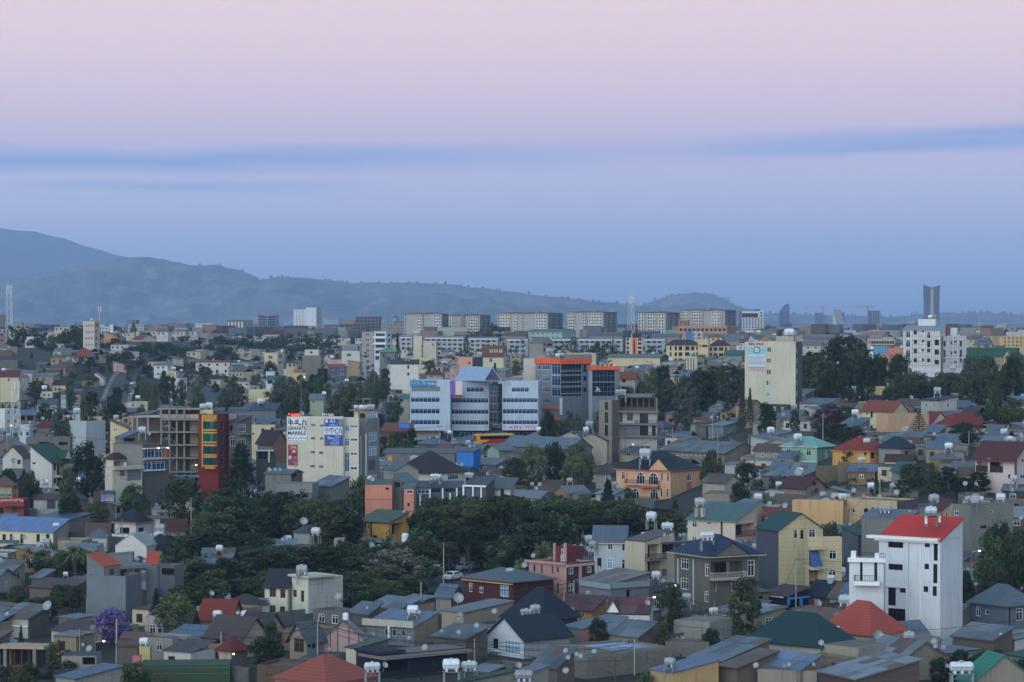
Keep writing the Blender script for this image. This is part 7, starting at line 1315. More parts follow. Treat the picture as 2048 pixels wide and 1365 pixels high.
b=Bld('house','teal roofed low house beside the long horizontal tank','house','teal roofed low house').vol(1520,1640,2140,1195,d=356,wall=(150,140,126),roof=('gx',(58,150,128),3.2,.3,'tile'),asp=.5);b.tank(1548,1128,196,'l',0,legs=1.6,yaw=.06);b.dish(1418,1085,40,-1);b.fin()
b=Bld('shack','wide shack with sheet tin roof and dark brown wall','shack','wide sheet roofed shack').vol(415,700,1215,1172,d=364,wall=(92,72,66),wallR=(100,84,76),roof=('sb',(140,148,158),1.9,.3,'sheets'),asp=.9);b.fin()
b=Bld('shack','gabled concrete shack with grey sheet roof and dishes','shack').vol(770,1080,1440,1010,d=378,wall=(140,128,112),roof=('gx',(134,142,152),2.0,.3,'sheets'),asp=1.2);b.dish(1330,895,52,3);b.dish(1380,940,52,1);b.dish(1345,930,40,2);b.fin()
b=Bld('shack','long low shack with blue sheet roof beside the yard wall','shack').vol(-60,260,420,1095,d=371,wall=(130,120,108),roof=('sb',(122,142,172),1.4,.2,'sheets'),asp=1.8);b.dish(112,1085,40,0);b.dish(150,1075,44,0);b.dish(350,1075,40,1);b.fin()
b=Bld('boundary_wall','rough rendered yard wall at the low shacks','wall').vol(-80,390,470,1110,d=362,wall=(146,136,120),dep=.5,roof=('flat',(136,128,114),0));b.fin()
b=Bld('house','sheet roofed house below the slate blue villa','house').vol(1480,1800,1960,860,d=398,wall=(100,94,86),roof=('sb',(124,132,142),1.4,.3,'sheets'),asp=1.6);b.dish(1848,830,36,1);b.fin()
b=Bld('house','veranda house with blue painted posts below the beige clad house','house').vol(-40,150,320,505,d=450,wall=(60,58,58),wallR=(56,52,50),roof=('sb',(96,54,50),1,.5,'tile'),asp=1.1,wins=[('R',170,530,300,600,'o')]);b.box('blue_post','R',140,515,158,580,.3,.6,plain((60,130,206)));b.box('blue_post','R',240,520,256,585,.3,.6,plain((60,130,206)));b.box('blue_beam','R',140,515,318,530,.3,.55,plain((60,130,206)));b.box('white_board','L',0,505,140,518,.3,.5,WHITE);b.fin()
# ---------------------------------------------------------------- masts, poles, cars, streets
T1()
def seg(name,mb,mat,root):return link(name,mb.mesh(name,mat),root)
MASTW=plain((206,208,208),.5)
def lattice(u,vtop,d,w0,w1,label,mat=MASTW):
 p=at(u,vtop,d);g=zt(p.x,p.y);H=p.z-g;r=link('lattice_mast',None);r.location=(p.x,p.y,g);r.rotation_euler[2]=.5;tag(r,label,'mast')
 W_=lambda z:w0+(w1-w0)*z/H;rad=max(.07,d*6e-5)
 for sx in(-1,1):
  for sy in(-1,1):m=MB();m.tube((sx*w0,sy*w0,0),(sx*w1,sy*w1,H),rad,k=4);seg('leg',m,mat,r)
 n=int(H/(w0*2.6));
 for i in range(n):
  z0,z1=H*i/n,H*(i+1)/n;a,b=W_(z0),W_(z1)
  for f in((-1,-1,1,-1),(1,-1,1,1),(1,1,-1,1),(-1,1,-1,-1)):
   m=MB();m.tube((f[0]*a,f[1]*a,z0),(f[2]*b,f[3]*b,z1),rad*.85,k=3);m.tube((f[0]*b,f[1]*b,z1),(f[2]*b,f[3]*b,z1),rad*.5,k=3);seg('cross_brace',m,mat,r)
 for i in range(6):
  a=i*1.05;m=MB();q=w1+.5;m.box(q*math.cos(a)-.2,q*math.cos(a)+.2,q*math.sin(a)-.15,q*math.sin(a)+.15,H-3-(i%2)*2.6,H-.6-(i%2)*2.6);seg('antenna',m,WHITE,r)
 HERO.append((u-8,u+8,vtop,vtop+75,d))
lattice(18,570,1700,1.9,1.2,'white lattice mast with antennas standing behind the ridge trees')
lattice(31,760,900,1.5,.75,'white lattice mast among houses beside the cream red roofed house')
lattice(1262,590,1850,2.1,1.3,'white lattice mast standing between the condominium blocks')
def mast(u,vtop,vb,d,label):
 p=at(u,vtop,d);q=at(u,vb,d);r=link('antenna_mast',None);r.location=q;tag(r,label,'mast');H=p.z-q.z;m=MB();m.tube((0,0,-2),(0,0,H),.28,.1,6);seg('shaft',m,GALV,r)
 for i in range(3):a=i*2.1;m=MB();m.box(.7*math.cos(a)-.22,.7*math.cos(a)+.22,.7*math.sin(a)-.2,.7*math.sin(a)+.2,H*.72,H*.72+2.6);seg('antenna',m,GALV,r)
mast(199,617,645,1386,'thin antenna mast on the roof of the tall tan apartment block')
mast(1958,630,712,1700,'grey antenna pole with panel antennas beyond the green fence')
def crane(u,vtop,vb,d,label,jl):
 p=at(u,vtop,d);g=at(u,vb,d).z;r=link('tower_crane',None);r.location=(p.x,p.y,g);tag(r,label,'crane');H=p.z-g;c=plain((170,96,70));m=MB();m.box(-1,1,-1,1,0,H);seg('crane_tower',m,c,r);m=MB();m.box(-jl,16,-1,1,H*.94,H*.94+1.4);seg('jib',m,c,r)
crane(1646,612,660,8450,'hazy tower crane beside the unfinished flared tower',60);crane(1736,612,650,6950,'hazy tower crane beside the grey unfinished tower',50)
PM=wallm((170,168,162));WM=wallm((96,84,74))
POLES=[]
def pole(u,vtop,d,where,arms=1,r=.13,mat=PM,lamp=False):
 p=at(u,vtop,d);g=zt(p.x,p.y);H=p.z-g;o=link('power_pole' if not lamp else 'street_lamp',None);o.location=(p.x,p.y,g);o.rotation_euler[2]=rnd.uniform(-.4,.4)
 tag(o,('pale concrete power pole ' if mat is PM else 'dark wooden power pole ')+('with crossarm ' if arms else '')+where if not lamp else 'slim street lamp on a pole '+where,'pole' if not lamp else 'street lamp','power poles among the houses' if not lamp else 'street lamps')
 m=MB();m.tube((0,0,-.5),(0,0,H),r,r*.6,7);seg('shaft',m,mat,o)
 for i in range(arms):
  z=H-.35-i*.7;m=MB();m.box(-.9,.9,-.06,.06,z-.06,z+.06);a=link('crossarm',m.mesh('crossarm',WM),o)
  for x in(-.8,-.3,.3,.8):m=MB();m.lathe((x,0,z+.06),EZ,Vector((1,0,0)),[(0,.05),(.1,.09),(.16,.05),(.2,.001)],6);seg('insulator',m,DARKF,a)
 if lamp:
  m=MB();m.tube((0,0,H-.1),(1.2,-.3,H+.15),.04,k=5);seg('lamp_arm',m,GALV,o);m=MB();m.lathe((1.2,-.3,H+.08),EZ,Vector((1,0,0)),[(-.13,.001),(-.1,.16),(.02,.2),(.1,.1),(.12,.001)],8);seg('lamp_head',m,LAMP,o)
 POLES.append((u,Vector((p.x,p.y,p.z-.3))));HERO.append((u-3,u+3,vtop,vtop+60,d));return o
for a in((635,1240,392,'before the pink gabled house',1),(842,1164,438,'beside the bushy trees of the car park',0),(1148,1160,447,'beside the pink and maroon house',1),(1128,1186,430,'beside the dark red tin roof',0),(1269,1279,378,'before the pale blue flat roof house',1),(233,1238,389,'in front of the purple flowering tree',1),(159,1258,398,'behind the small grey tin kiosk',0),(442,1264,384,'beside the old beige house with brown gable',1),(949,1278,386,'between the navy house and the white gabled house',0),(1938,862,640,'beside the leafy tree of the grey house with red hip roof',1),(1946,880,655,'close behind another pole by the grey house',0),(1425,828,800,'among tin roofs under the eucalyptus',0),(1497,868,745,'beside the long weathered tin hall',1),(1427,925,668,'behind the orange mansion',0),(244,1038,566,'before the white villa with orange eaves',1),(217,1058,540,'beside the long cream house with blue roof',0),(1646,935,620,'below the mint green house',0),(1880,965,600,'between dark shrubs below the pale house',0),(1451,895,720,'before the long weathered tin hall',0),(1345,855,770,'beside the half finished concrete house',0),(1143,862,780,'before the house with two cream gables',0),(1760,945,545,'behind the low tan house with grey flank',0),(232,945,620,'on the dirt lane by the cream corner house',0),(1230,1315,371,'leaning beside the tall block yard wall',0),(835,737,1300,'beside the big blank white block',0),(749,735,1350,'on the steep street',0),(274,722,1400,'on the side street above the long wall',0)):
 pole(a[0],a[1],a[2],a[3],a[4],.16 if a[0]==233 else .12,WM if a[0]in(1230,1451,217)else PM)
for a in((602,755,930,'rising from the grove near the granite billboard',),(382,931,640,'before the bare concrete frame building'),(1334,1172,425,'beside the olive grey mansion'),(1292,1196,420,'beside the white walled house with red roofs'),(1530,1225,425,'below the beige clad house'),(1970,1270,400,'beside the slate blue villa'),(190,1284,396,'beside the purple flowering tree'),(1841,922,650,'behind the golden yellow house'),(14,852,760,'beside the lower lattice mast'),(1944,1103,470,'before the rough grey block house'),(1650,860,740,'near the plum coloured tree'),(1192,838,850,'beside the half finished concrete house'),(1257,890,790,'before the half finished concrete house')):
 pole(*a[:4],arms=0,r=.07,mat=GALV,lamp=True)
PD=dict((int(u),p)for u,p in POLES)
def wire(a,b,where,sag=1.2,off=0.):
 m=MB();n=12;pts=[a.lerp(b,i/n)-EZ*(sag*4*(i/n)*(1-i/n))+EZ*off for i in range(n+1)]
 for p,q in zip(pts,pts[1:]):m.tube(p,q,.032,k=3,cap=False)
 o=link('power_cable',m.mesh('power_cable',DARKF));tag(o,where,'cable','power cables strung over the roofs')
for i,(x,y)in enumerate(((635,1269),(635,233),(233,159),(1148,842),(635,949),(949,1269),(1497,1451),(244,217),(1938,1646),(442,635))):
 for j,of in enumerate((0,-.7)):wire(PD[x],PD[y],'%s dark power cable sagging between two power poles %s'%(('upper','lower')[j],('past the white gabled house','past the pink gabled house','past the purple flowering tree','past the maroon house','past the modern navy house','past the blue flat roof','past the weathered tin hall','past the long cream house','past the mint green house','past the old beige house')[i]),1.3+.3*j,of)
for(y,u0,u1,d)in((1352,-40,700,372),(1258,1250,2080,392)):wire(at(u0,y-20,d),at(u1,y-24,d),'long dark power cable crossing above the near roofs by the %s'%('green tin fence' if u0<0 else 'red hip roofed bungalow'),2.2)
# cars
def carproto(van=False):
 X,Y=(-2.15,2.15),.86;pr=[(-2.15,.35),(-2.12,.8),(-1.95,.98),(-1.25,1.02),(-.65,1.48),(1.0,1.5),(1.75,1.05),(2.1,.95),(2.15,.38)]if not van else[(-2.2,.35),(-2.18,.9),(-1.75,1.1),(-1.2,1.85),(2.0,1.95),(2.15,1.8),(2.2,.38)]
 m=MB();n=len(pr)
 for sy in(-1,1):m.poly([(x,sy*(Y if z<1.1 else Y*.84),z)for x,z in(pr if sy<0 else pr[::-1])])
 for(x0,z0),(x1,z1)in zip(pr,pr[1:]):y0,y1=(Y if z0<1.1 else Y*.84),(Y if z1<1.1 else Y*.84);m.quad((x0,y0,z0),(x0,-y0,z0),(x1,-y1,z1),(x1,y1,z1))
 m.quad((-2.1,Y,.35),(2.1,Y,.35),(2.1,-Y,.35),(-2.1,-Y,.35));parts=[('body',m,None)]
 G_=glassm((24,28,34));ws=[(-1.2,1.04,-.7,1.44),(1.05,1.46,1.68,1.1)]if not van else[(-1.68,1.15,-1.25,1.78)]
 out_=[('body',m.mesh('body',plain((196,198,200),.3,.2)),())]
 for(x0,z0,x1,z1)in ws:
  q=MB();s0=.018 if x0<0 else .018;q.quad((x0-.02,Y*.8,z0+s0),(x0-.02,-Y*.8,z0+s0),(x1-.02,-Y*.76,z1+s0),(x1-.02,Y*.76,z1+s0));out_.append(('windscreen',q.mesh('windscreen',G_),()))
 for sy in(-1,1):
  q=MB();pts=[(-.95,1.08),(-.55,1.42),(.95,1.44),(1.45,1.1)]if not van else[(-1.1,1.25),(-1.0,1.7),(1.9,1.75),(1.9,1.25)];q.poly([(x,sy*(Y+.012-(z-1.0)*.28 if not van else Y*.84+.02),z)for x,z in(pts if sy>0 else pts[::-1])]);out_.append(('side_window',q.mesh('side_window',G_),()))
  for x in(-1.3,1.3):q=MB();q.tube((x,sy*.62,.33),(x,sy*.88,.33),.33,k=12);h=MB();h.tube((x,sy*.86,.33),(x,sy*.895,.33),.19,k=8);out_.append(('wheel',q.mesh('wheel',plain((24,24,26))),[('rim',h.mesh('rim',STEEL))]))
  q=MB();q.box(-2.17,-2.05,sy*.72-.14,sy*.72+.14,.68,.84);out_.append(('headlight',q.mesh('headlight',plain((226,230,236),.2)),()));q=MB();q.box(2.08,2.18,sy*.74-.1,sy*.74+.1,.72,.9);out_.append(('tail_light',q.mesh('tail_light',plain((150,24,24),.3)),()))
 return proto('parked_car' if not van else 'minibus',out_)
CAR,VAN=carproto(),carproto(True)
def car(u,vb,yaw,c,label,van=False,d=None,cat=None):
 d=d or gdist(u,vb);p=at(u,vb,d);z=zt(p.x,p.y);dup(VAN if van else CAR,Matrix.Translation((p.x,p.y,z+.02))@Matrix.Rotation(yaw,4,'Z'),label,'van' if van else 'car','parked cars',matmap={'body':plain(c,.3,.2)});FOOT.append((p.x,p.y,2.4));HERO.append((u-10,u+10,vb-22,vb,d))
for i,(u,v,c,l)in enumerate(((875,1136,(206,208,210),'white car first of the row under the car park trees'),(890,1138,(92,30,34),'dark red car in the car park row'),(905,1139,(120,126,134),'grey car between the dark red and white cars'),(927,1142,(214,216,216),'white hatchback in the middle of the car park row'),(943,1141,(130,136,142),'silver car at the end of the car park row'),(872,1147,(190,194,198),'silver car in front of the car park row'),(905,1162,(216,216,216),'white pickup half hidden before the car park row'))):car(u,v,R(60+8*(i%3)),c,l)
for(u,v,y,c,l,vn)in((433,1213,.6,(206,210,220),'white and blue minibus parked under dark trees',True),(412,1212,.5,(30,34,44),'dark car beside the white minibus',False),(693,1210,.9,(40,44,50),'dark car parked behind the cream house with clad flank',False),(707,1211,.9,(70,74,78),'grey car between two dark cars behind the cream house',False),(724,1212,.9,(26,28,30),'black car last of three behind the cream house',False),(761,800,1.3,(206,206,208),'white car driving up the steep street',False),(752,748,1.4,(60,30,30),'dark car far up the steep street',False),(268,772,1.2,(210,212,214),'white car on the lane below the white apartment house',False),(270,782,1.2,(60,66,76),'dark blue car on the lane below the white apartment house',False),(266,792,1.2,(200,204,206),'white car at the lower end of the tree lined lane',False),(763,926,.4,(190,196,204),'white car beside the granite billboard block',False),(1316,905,.3,(212,214,214),'white car behind the orange mansion',False)):car(u,v,y,c,l,vn)
HERO.append((856,964,1108,1172,522))
def bus():
 p=at(950,891,868);r=link('coach_bus',None);z=p.z;r.location=(p.x,p.y,z);r.rotation_euler[2]=R(24);tag(r,'orange yellow and red coach parked before the white office block','bus');ye,rd=plain((226,160,44),.35),plain((176,40,36),.35);L,w,h=12.6,1.25,3.3
 m=MB();m.box(0,L,-w,w,.45,h);seg('body',m,ye,r);m=MB();m.box(1.2,L-.6,-w-.02,-w,1.75,2.85);seg('window_band',m,glassm((22,26,32)),r);m=MB();m.box(-.03,0,-w*.92,w*.92,1.3,2.9);seg('windscreen',m,glassm((60,80,90)),r)
 m=MB();m.poly([(2.4,-w-.015,.5),(10,-w-.015,.5),(11,-w-.015,1.7),(4.5,-w-.015,1.7)]);seg('red_stripe',m,rd,r);m=MB();m.box(.5,L-.5,-w*.8,w*.8,h,h+.12);seg('roof_panel',m,plain((206,196,170)),r)
 for x in(2.4,L-3):m=MB();m.tube((x,-w-.03,.5),(x,-w+.3,.5),.5,k=14);seg('wheel',m,plain((24,24,26)),r)
 m=MB();m.box(-4,L+3,-3,6,-6,-.02);k=struct('road_embankment',m.mesh('road_embankment',wallm((92,88,82))));k.matrix_world=Matrix.Translation((p.x,p.y,z))@Matrix.Rotation(R(24),4,'Z');HERO.append((950,1014,862,890,862));FOOT.append((p.x+6,p.y+3,6))
bus()
def street(name,pts,w):
 P=[]
 for u,v in pts:d=gdist(u,v);p=at(u,v,d);P.append(Vector((p.x,p.y,0)));
 rm=MB();k1=[MB(),MB()];fine=[]
 for a,b in zip(P,P[1:]):
  n=max(1,int((b-a).length/12));fine+=[a.lerp(b,i/n)for i in range(n)]
 fine.append(P[-1]);prev=None
 for i,c in enumerate(fine):
  t=(fine[min(i+1,len(fine)-1)]-fine[max(i-1,0)]).normalized();s_=Vector((t.y,-t.x,0));row=[]
  for o in(-w-1.8,-w,w,w+1.8):q=c+s_*o;row.append(Vector((q.x,q.y,zt(q.x,q.y)+.12)))
  if prev:
   rm.quad(prev[1],prev[2],row[2],row[1])
   for j,(x,y)in enumerate(((0,1),(2,3))):up=EZ*.13;k1[j].quad(prev[x]+up,prev[y]+up,row[y]+up,row[x]+up);e=y if j==0 else x;k1[j].quad(prev[e],prev[e]+up,row[e]+up,row[e])
  prev=row;FOOT.append((c.x,c.y,w+1))
 struct(name,rm.mesh(name,roofm((92,94,98),'flat')))
 for k in k1:struct('pavement',k.mesh('pavement',wallm((130,124,116))))
 for u,v in pts[:-1]:HERO.append((u-9,u+9,v-22,v+2,gdist(u,v)+5))
street('road',[(800,868),(783,838),(768,812),(756,788),(748,762),(741,742),(734,726)],4.5)
street('road',[(218,835),(230,806),(240,782),(250,762),(262,748)],4.5)
street('road',[(420,812),(424,792),(418,776)],5)
# ---------------------------------------------------------------- trees
T1()
def grove(u0,u1,v0,v1,d0,d1,n,w,kinds,group):
 for i in range(n):
  t=(i+rnd.random())/n;u=u0+(u1-u0)*t;d=rnd.uniform(d0,d1);v=rnd.uniform(v0,v1)
  if 845<u<985 and d<535 and v>1030:continue
  tree(u,v,w*rnd.uniform(.75,1.3),rnd.choice(kinds),d=d,group=group,foot=False)
BD,TD=['broad_dark','broad_mid','broad_mid','tall_dark','broad_grey'],['tall_dark','tall_mid','tall_grey','broad_dark']
for a in((25,172,645,690,1480,1700,26,34,BD,'trees along the ridge'),(170,262,660,705,1500,1750,9,26,BD,'trees along the ridge'),(262,450,672,700,1800,2050,26,26,BD,'dark tree line before the skyline'),(440,690,664,695,1800,2100,36,26,TD,'dark tree line before the skyline'),(555,660,655,680,1900,2100,8,30,BD,'dark tree line before the skyline'),(935,1010,645,672,2250,2350,9,26,['broad_dark'],'trees below the condominiums'),(1110,1240,672,705,1520,1700,14,26,BD,'trees below the condominiums'),(1280,1340,676,705,1550,1700,6,22,BD,'trees below the condominiums'),(1295,1500,728,790,850,980,26,40,['tall_dark','tall_mid','tall_grey','tall_dark'],'eucalyptus stand'),(1240,1320,745,800,870,960,9,36,BD,'eucalyptus stand'),(1610,1770,690,770,830,930,20,46,['broad_dark','broad_dark','tall_dark'],'great dark trees'),(1770,1960,735,775,800,900,18,42,BD,'dark trees below the scaffolding'),(1930,2070,700,780,780,950,20,44,BD,'dark trees below the scaffolding'),(1960,2060,760,830,720,780,9,44,BD,'dark trees below the scaffolding'),(845,1110,980,1035,545,600,36,92,['flat_acac','flat_dark','broad_mid','flat_acac'],'dark acacia wood'),(1050,1335,985,1035,560,620,28,86,['flat_acac','flat_dark','flat_acac'],'dark acacia wood'),(830,1080,1040,1085,515,545,20,70,['broad_dark','flat_acac','tall_dark','shrub_mid'],'dark acacia wood'),(470,850,1085,1120,495,540,40,96,['broad_dark','flat_dark','broad_mid','flat_acac'],'trees behind the cream house'),(500,860,1130,1170,470,500,26,72,['broad_dark','shrub_dark','broad_mid'],'trees behind the cream house'),(330,500,1050,1110,515,560,22,84,['broad_dark','broad_mid','conif_dark'],'garden trees of the navy roofed houses'),(420,720,975,1040,565,620,32,84,['broad_dark','broad_dark','tall_dark','broad_mid'],'garden trees of the navy roofed houses'),(680,850,1055,1085,540,560,7,46,['broad_dark','shrub_mid'],'trees behind the cream house'),(60,175,1085,1120,500,530,9,50,BD,'trees by the slate grey block'),(20,170,1160,1200,450,480,11,50,['broad_dark','shrub_dark'],'trees by the slate grey block'),(370,480,1110,1170,460,500,20,70,BD,'trees behind the slate grey block'),(1980,2070,1000,1080,440,480,6,74,BD,'dark trees beside the white house'),(1930,2060,1095,1140,430,450,6,44,['broad_dark','shrub_dark'],'dark trees beside the white house'),(1420,1510,1245,1290,392,405,4,40,['shrub_mid','broad_dark'],'yard trees'),(1890,2060,1290,1320,366,376,6,48,['shrub_dark','broad_dark'],'yard trees'),(0,130,1300,1350,372,380,5,46,['shrub_dark','broad_dark'],'yard trees'),(1795,1960,925,960,590,620,9,44,BD,'yard trees'),(1640,1720,830,860,690,720,3,50,['tall_dark'],'yard trees'),(1090,1200,815,850,830,860,7,32,['broad_grey','broad_dark'],'street trees'),(150,480,700,735,1450,1750,30,24,BD,None),(820,1250,668,690,1700,1780,16,20,BD,None),(90,420,760,860,800,1050,22,34,BD,None),(540,800,745,800,1000,1200,14,30,BD,None),(0,340,930,1010,600,660,10,44,['broad_dark','broad_mid'],None),(1380,1780,880,960,600,720,10,40,['broad_dark','broad_mid'],None),(480,760,695,735,1450,1800,20,22,BD,None),(60,330,735,800,1080,1400,18,24,BD,None),(330,800,735,790,1080,1420,30,24,BD,None),(820,1250,690,725,1350,1800,22,22,BD,None),(1500,1800,800,840,720,800,8,30,BD,None),(640,790,820,850,900,960,9,34,BD,None),(760,830,850,880,800,840,5,30,BD,None)):
 grove(*a)
HERO.append((180,272,1214,1352,409))
for a in((175,878,76,'broad_dark',660,'tall dark tree beside the white gabled house with green roof'),(62,938,36,'broad_dark',650,'small round dark tree before the white gabled house'),(368,948,92,'broad_dark',600),(482,884,108,'conif_dark',632,'wide dark conifer before the grey stone house with white grids'),(542,980,80,'broad_dark',580),(600,968,70,'sparse_grey',590),(690,768,86,'broad_dark',890),(716,950,52,'broad_mid',615,'yellowish green rounded tree below the billboard block'),(1066,884,62,'broad_light',705,'pale olive tree before the long tin roofed hall'),(1110,880,55,'broad_dark',715),(1158,878,66,'broad_mid',705),(1150,905,56,'broad_light',690),(1030,912,60,'broad_dark',690),(1216,958,54,'conif_conif',640,'dark ragged conifer beside the orange mansion'),(800,1092,134,'broad_bloom',490,'big spreading tree with pinkish blossom beside the car park'),(1702,852,62,'tall_dark',640,'tall dark tree before the golden yellow house'),(1660,805,70,'broad_plum',720,'dull purplish tree above the mint green house'),(1930,842,72,'broad_dark',655,'leafy tree before the grey house with red hip roof'),(1838,822,52,'arau',690,'tiered monkey puzzle tree before the salmon wall'),(1425,716,30,'palm',960,'shaggy palm rising from the eucalyptus stand'),(150,1070,56,'palm',500,'shaggy palm behind the slate grey block'),(225,1214,96,'flat_purple',408,'purple flowering jacaranda before the slate grey block'),(350,1180,84,'broad_light',414,'pale green tree beside the small pink house'),(312,1176,34,'conif_conif',428,'dark layered conifer in front of the slate grey block'),(1488,1152,72,'tall_dark',415,'bushy dark tree at the corner of the olive grey mansion'),(1330,1180,40,'sparse_dark',410),(1195,1232,44,'broad_dark',400),(1345,1160,60,'broad_dark',425),(1325,1240,40,'broad_dark',398),(532,1268,74,'broad_dark',378,'bushy tree beside the brown red hip roofed house'),(270,1320,70,'broad_mid',368),(1545,1225,44,'cordy',405,'spiky palm like plant behind the green hip roofed bungalow'),(1750,1330,26,'cordy',364,'small spiky plant on the wide sheet roofed shack'),(1190,1290,28,'shrub_mid',384),(1290,1340,50,'shrub_mid',362),(1880,1312,50,'broad_dark',368),(2020,890,60,'broad_dark',620),(2005,1020,50,'sparse_light',480,'thin pale open crowned tree before the rough grey block house'),(560,758,62,'broad_grey',1040),(590,770,50,'broad_dark',1000),(455,772,54,'broad_grey',1080),(430,800,44,'broad_dark',1060),(230,798,52,'broad_dark',1010),(272,775,24,'conif_dark',1120),(795,665,18,'conif_conif',1580,'single dark conifer beside the white house with glazed balconies'),(775,704,32,'broad_dark',1420),(540,720,34,'broad_dark',1360),(950,655,40,'broad_dark',2280),(985,645,44,'broad_dark',2260),(990,725,22,'conif_dark',1180),(1150,678,28,'tall_dark',1560),(1200,680,30,'broad_dark',1560),(1690,666,110,'broad_dark',930,'very big dark tree beside the tall beige poster block'),(1735,712,80,'broad_dark',905),(1798,705,56,'broad_dark',930),(1975,715,50,'tall_dark',950),(1484,758,22,'conif_conif',800,'narrow dark conifer at the foot of the tall beige poster block'),(1500,775,20,'conif_conif',795),(233,650,16,'conif_dark',1650),(1480,960,44,'broad_dark',590),(1785,770,46,'broad_dark',800),(42,1250,18,'conif_conif',418,'small pointed cypress before the whitish shed'),(1775,1028,40,'broad_dark',500),(1665,1040,50,'broad_dark',502),(140,985,50,'broad_dark',600),(70,775,34,'broad_dark',1150),(60,800,40,'broad_dark',1080),(1090,1080,50,'broad_light',500),(1045,1095,40,'shrub_light',492),(1270,1065,60,'broad_dark',500),(880,1200,30,'shrub_mid',462),(545,1240,40,'broad_dark',385)):
 tree(a[0],a[1],a[2],a[3],d=a[4],label=a[5]if len(a)>5 else None)
# ---------------------------------------------------------------- the dense low houses between
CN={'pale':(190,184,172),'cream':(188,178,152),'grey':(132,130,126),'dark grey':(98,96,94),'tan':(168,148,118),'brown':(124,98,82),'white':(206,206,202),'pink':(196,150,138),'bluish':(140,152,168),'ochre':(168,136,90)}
CN={k:tuple(int(x*.84)for x in c)for k,c in CN.items()}  # low house walls darkened in their colour to stand in for shade
RN={'grey tin':TIN,'bluish tin':TINB,'pale tin':(150,156,162),'rusty tin':RUST,'dark red':DRED,'brown':BROWN,'red':(150,60,48),'green':GREEN,'navy':NAVY}
rw=[('grey tin',32),('bluish tin',24),('pale tin',14),('rusty tin',22),('dark red',7),('brown',6),('red',2),('green',3),('navy',3)];RL=[n for n,k in rw for _ in range(k)]
cw=[('pale',11),('cream',8),('grey',13),('dark grey',7),('tan',6),('brown',3),('white',8),('pink',2),('bluish',3),('ochre',2)];CL=[n for n,k in cw for _ in range(k)]
def blocked(u0,u1,v0,v1,d,sl=.28):
 for h in HERO:
  if h[4]>d-1 and h[0]<u1-1 and h[1]>u0+1 and h[2]<v1 and h[3]-sl*(h[3]-h[2])>v0 and(min(u1,h[1])-max(u0,h[0])>.22*(h[1]-h[0])or h[3]-h[2]<12):return True
  if h[4]<d and h[0]<u0+1 and h[1]>u1-1 and h[2]<v0 and h[3]+40>v1:return True
 return False
CELL={}
for(x,y,r)in FOOT:CELL.setdefault((int(x//40),int(y//40)),[]).append((x,y,r))
def free(x,y,r):
 i,j=int(x//40),int(y//40)
 return not any((q[0]-x)**2+(q[1]-y)**2<((q[2]+r)*.78)**2 for a in(i-1,i,i+1)for b in(j-1,j,j+1)for q in CELL.get((a,b),()))
COUNT={'house':0,'shack':0,'apartment_building':0};MASS=MB();MC=[(128,126,122),(196,192,184),(198,186,156),(156,140,116),TIN,TINB,RUST,DRED,BROWN]
MMATS=[wallm(c)for c in MC[:4]]+[roofm(c)for c in MC[4:]]
